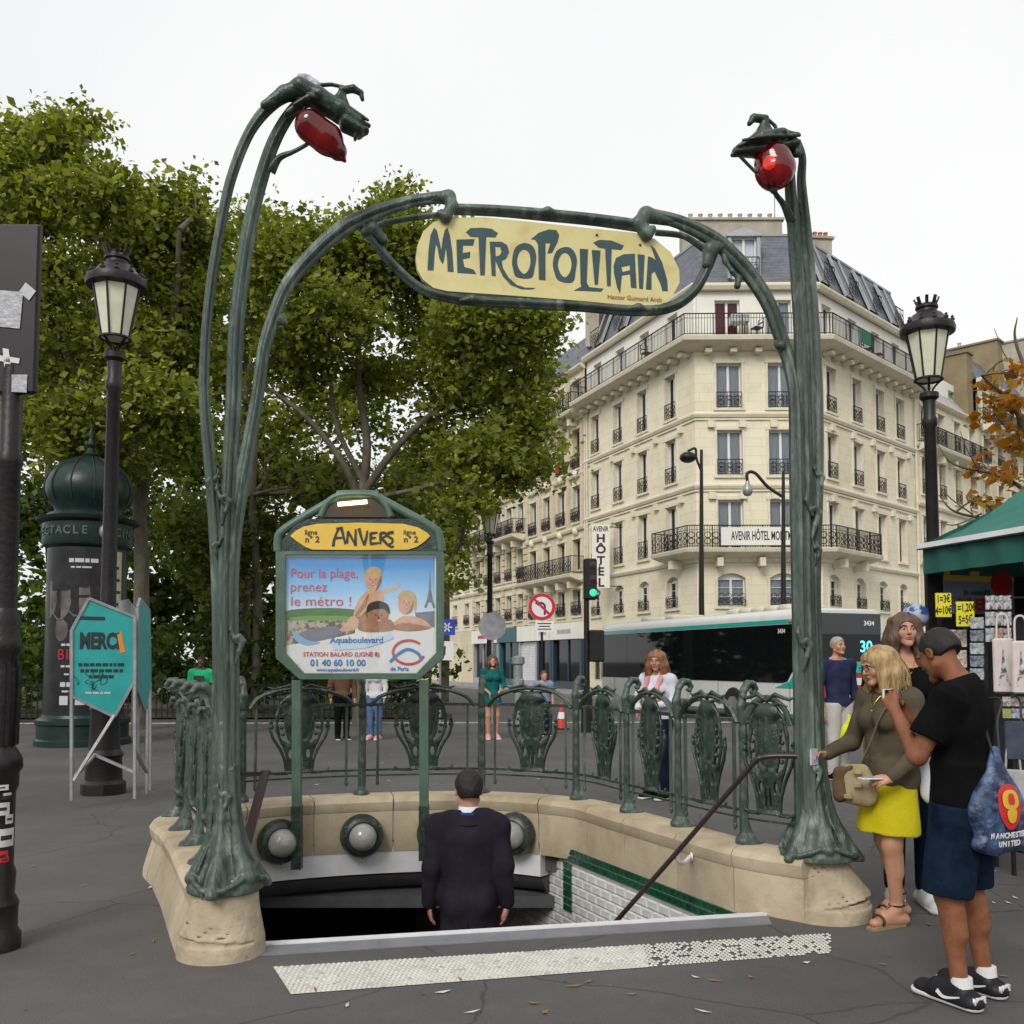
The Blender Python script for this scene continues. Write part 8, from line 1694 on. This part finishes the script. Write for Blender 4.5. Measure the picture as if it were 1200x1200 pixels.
# her canvas shoulder bag
canv = cloth('beige_canvas', (.26, .20, .11), (.36, .29, .17), 8); brc = cloth('brown_canvas', (.09, .055, .03), (.13, .085, .05), 8)
c = pm_ @ Vector((-.01*H, -.155*H, .515*H)); t = thing('shoulder_bag', 'beige and brown canvas shoulder bag hanging at the front of the blonde woman', 'bag', c, rad(-30))
f = SDF((-.2, -.12, -.18), (.2, .12, .18), .008); f.cone((-.055, 0, -.075), (.065, 0, -.085), .060, .066, .03, flat=(1, .62, 1)); f.cone((-.05, 0, .0), (.06, 0, -.01), .066, .066, .04, flat=(1, .6, 1)); f.cone((-.03, 0, .06), (.045, 0, .065), .040, .040, .05, flat=(1, .6, 1)); f.wrinkle(.006, 30, 7); f.build('body', canv, t)
f = SDF((-.2, -.14, -.18), (.2, .12, .18), .008); f.cone((-.085, -.012, .05), (-.085, -.016, -.09), .036, .048, .03, flat=(1, .85, 1)); f.cone((-.085, -.01, .05), (-.02, -.01, .075), .030, .022, .03); f.wrinkle(.005, 40, 8); f.build('flap', brc, t)
for (x, z) in ((.03, .06), (.03, -.02), (-.03, -.09)): mb = MB(); mb.bbox((x, -.062, z), (.05, .02, .03), .006); mb.build('buckle', canv, t)
mb = MB(); q0 = Vector((.03, 0, .11)); shp = t.matrix_basis
inv = (Matrix.Translation(t.location) @ Matrix.Rotation(t.rotation_euler.z, 4, 'Z')).inverted()
pp_ = [inv @ (pm_ @ Vector(v)) for v in ((.0*H, -.135*H, .575*H), (.03*H, -.112*H, .66*H), (.06*H, -.100*H, .74*H), (.082*H, -.055*H, .815*H), (.085*H, .0, .853*H), (.06*H, .06*H, .815*H))]
mb.tube(catmull(pp_, 5), .022, 8, flat=.25, up=(0, 1, 0)); mb.build('strap', cloth('khaki_webbing', (.17, .16, .085), (.22, .2, .11), 10), t, smooth=60)
# white bag behind her arm
c = pm_ @ Vector((.115*H, .075*H, .63*H)); t = thing('white_bag', 'large white cloth bag hanging behind the shoulder of the blonde woman', 'bag', c, rad(-20))
f = SDF((-.2, -.12, -.34), (.2, .12, .34), .009); f.cone((-.02, 0, .25), (.01, 0, -.1), .03, .085, .04, flat=(1, .7, 1)); f.cone((.01, 0, -.1), (.02, 0, -.26), .085, .07, .03, flat=(1, .7, 1)); f.wrinkle(.006, 28, 3, .6); f.build('body', mat('white_cloth', (.62, .62, .64), (.72, .72, .74), 5, .8), t)

# --- tall dark-haired woman behind them
H = 1.93; Yw = 6.35; c = D(1060, 760, Yw)
p = Person('brown-haired woman in a black top with a necklace, behind the man in black', (c.x, Yw, 0), rad(-12), H, True, .0085, SK, head=(rad(6), 0), hs=.93); p.body(); p.face_details()
f = p.sdf(); p.torso(f, .014)
for sd in 'LR': p.arm(f, sd, .012, .9, .03)
f.cut((0, 0, .50*H), (0, 0, -1)); f.cut((0, -.02, .822*H), (0, -.5, 1)); f.wrinkle(.003, 24, 3); p.piece('top', f, blackc)
f = p.sdf()
for sd in 'LR': p.leg(f, sd, .012, 1.9, .02)
p.torso(f, .008); f.cut((0, 0, .54*H), (0, 0, 1)); p.piece('trousers', f, denim)
p.long_hair(hairbr, .34, 1.05, amp=.005)
nk = MB(); nk.tube(catmull([(-.06, -.02, .85*H), (-.03, -.095, .80*H), (0, -.115, .785*H), (.03, -.095, .80*H), (.06, -.02, .85*H)], 5), .0025, 5); nk.sphere((0, -.12, .777*H), .012, 8, 6); nk.build('necklace', bpy.data.materials['gold'], p.t)
for sd in 'LR': p.shoe(sd, rub, rub, .012)

# --- background people
def passer(label, px, Y, H, rz, fem, top, bottom, hair, skin=SK, long=False, dress=False, sleeve=1.9, pose=None, hm='short', trow=1.95, shoes=None, h=.015, head=(0, 0), shorts=False, z=0.0, fdet=False):
    c = D(px, 760, Y); p = Person(label, (c.x, Y, z), rz, H, fem, h, skin, pose=pose, head=head); p.body()
    f = p.sdf(); p.torso(f, .018)
    for sd in 'LR': p.arm(f, sd, .014, sleeve, .03, cap=sleeve <= 1)
    if dress: f.cone((0, .01, .56*H), (0, 0, .40*H), .16, .21, .04, flat=(1, .8, 1), cap=True); f.cut((0, 0, .40*H), (0, 0, -1))
    else: f.cut((0, 0, .50*H), (0, 0, -1))
    f.cut((0, -.02, .842*H), (0, -.5, 1)); f.wrinkle(.007, 20, int(px)); p.piece('dress' if dress else 'shirt', f, top)
    if not dress:
        f = p.sdf(); p.torso(f, .01)
        for sd in 'LR': p.leg(f, sd, .016, trow, .02)
        f.cut((0, 0, .54*H), (0, 0, 1)); f.wrinkle(.003, 22, int(px)+1, .8); p.piece('trousers', f, bottom)
    if long: p.long_hair(hair, .24, 1.05)
    else: p.short_hair(hair)
    if fdet: p.face_details()
    for sd in 'LR': p.shoe(sd, shoes or blackc, rub, .012)
    return p
passer('man in navy sweater and white trousers walking behind the right green post', 981, 12.9, 1.93, rad(20), False, cloth('navy_knit', (.016, .022, .058), (.028, .036, .08)), cloth('white_trousers', (.42, .40, .38), (.52, .5, .48)), hairg, SKG, sleeve=1.45, h=.011, fdet=True)
t = thing('yellow_bag', 'bright yellow bag seen between the navy-sweatered man and the blonde woman', 'bag', D(998, 860, 12.6), 0); f = SDF((-.25, -.15, -.3), (.25, .15, .3), .012); f.ell((0, 0, -.03), (.15, .08, .21), .03).cone((0, 0, .1), (-.04, 0, .24), .05, .02, .05).wrinkle(.006, 30, 3); f.build('body', mat('acid_yellow', (.55, .56, .01), (.62, .62, .02), 4, .7), t)
pk = cloth('pale_blouse', (.52, .52, .60), (.62, .62, .68), 5)
p = passer('auburn-haired woman in white blouse with a pink scarf behind the balustrade', 770, 11.2, 1.72, rad(-38), True, pk, denim, hairred, SK, True, sleeve=1.9, h=.010, head=(rad(15), rad(12)), fdet=True, pose={'elL': (.145, -.03, .65), 'wrL': (.02, -.12, .63), 'elR': (-.15, -.03, .65), 'wrR': (-.06, -.15, .61)})
f = p.sdf(h=.009); H = 1.72
for sx in (-1, 1): f.chain([(sx*.06, .03, .85*H), (sx*.085, -.07, .81*H), (sx*.075, -.165, .74*H), (sx*.065, -.16, .60*H)], [.026, .03, .034, .036], .02)
f.wrinkle(.004, 50, 4); p.piece('scarf', f, cloth('pink_scarf', (.50, .20, .20), (.62, .34, .32), 9))
passer('woman in a teal dress facing the metro entrance from beyond the balustrade', 577, 19.6, 1.72, rad(10), True, cloth('teal_dress', (.006, .085, .085), (.012, .12, .115)), None, hairbr, SKG, True, dress=True, sleeve=1.4, pose={'elL': (.14, -.01, .64), 'wrL': (.06, -.12, .56), 'elR': (-.14, -.01, .64), 'wrR': (-.05, -.13, .55)}, shoes=mat('pink_shoe', (.6, .25, .25), rough=.6))
passer('child in a pale blue shirt beyond the balustrade', 637, 20.5, 1.38, rad(15), False, cloth('pale_blue_shirt', (.16, .2, .3), (.24, .28, .38)), denim, hairbr, SKG, sleeve=.8)
p = passer('man in a bright green T-shirt standing by the dark hedge', 236, 20.0, 1.70, rad(5), False, cloth('green_shirt', (.02, .36, .16), (.03, .42, .2)), blackc, hairb, SKB, sleeve=.75)
mb = MB(); mb.box((0, -.165, 1.25), (.22, .006, .10)); mb.build('shirt_print', blk, p.t)
passer('person in dark trousers half hidden behind the station sign', 402, 19.5, 1.70, rad(20), False, cloth('brown_top', (.10, .05, .03), (.14, .07, .04)), blackc, hairb, SKG)
passer('person in blue jeans half hidden behind the station sign', 440, 19.5, 1.68, rad(-15), True, cloth('white_top', (.5, .5, .52), (.6, .6, .62)), cloth('blue_denim', (.05, .10, .2), (.10, .17, .3)), hairbr, SK, True, shoes=mat('pink_trainer', (.6, .3, .35), rough=.6))
# ------------------------------------------------------------------ litter
lm = [mat('paper_scrap', (.5, .5, .48), rough=.8), mat('dry_leaf', (.22, .12, .04), rough=.8)]
rl = random.Random(12)
for i in range(46):
    if i < 10: px, py = [(690, 1150), (740, 1165), (1105, 1143), (1130, 1150), (945, 1128), (880, 1145), (815, 1145), (1035, 1130), (1190, 1052), (1165, 1058)][i]
    else: px, py = rl.choice(((rl.uniform(20, 190), rl.uniform(960, 1190)), (rl.uniform(1000, 1190), rl.uniform(980, 1150)), (rl.uniform(300, 900), rl.uniform(1140, 1195)), (rl.uniform(330, 640), rl.uniform(875, 925))))
    g = G(px, py, .006); k = rl.randrange(2); mb = MB(); a = rl.uniform(0, 3); w = rl.uniform(.012, .03); l = rl.uniform(.02, .05)
    mb.add([Vector((math.cos(a)*x-math.sin(a)*y, math.sin(a)*x+math.cos(a)*y, z)) for x, y, z in ((-l, 0, .004), (0, -w*.5, 0), (l, 0, .006), (0, w*.5, .002))], [(0, 1, 2), (0, 2, 3)])
    o = mb.build('paper_scrap' if k == 0 else 'fallen_leaf', lm[k], loc=g); tag(o, 'tiny pale paper scrap on the asphalt' if k == 0 else 'tiny dry brown leaf on the asphalt', 'litter' if k == 0 else 'leaf', 'paper scraps on the ground' if k == 0 else 'dry leaves on the ground')
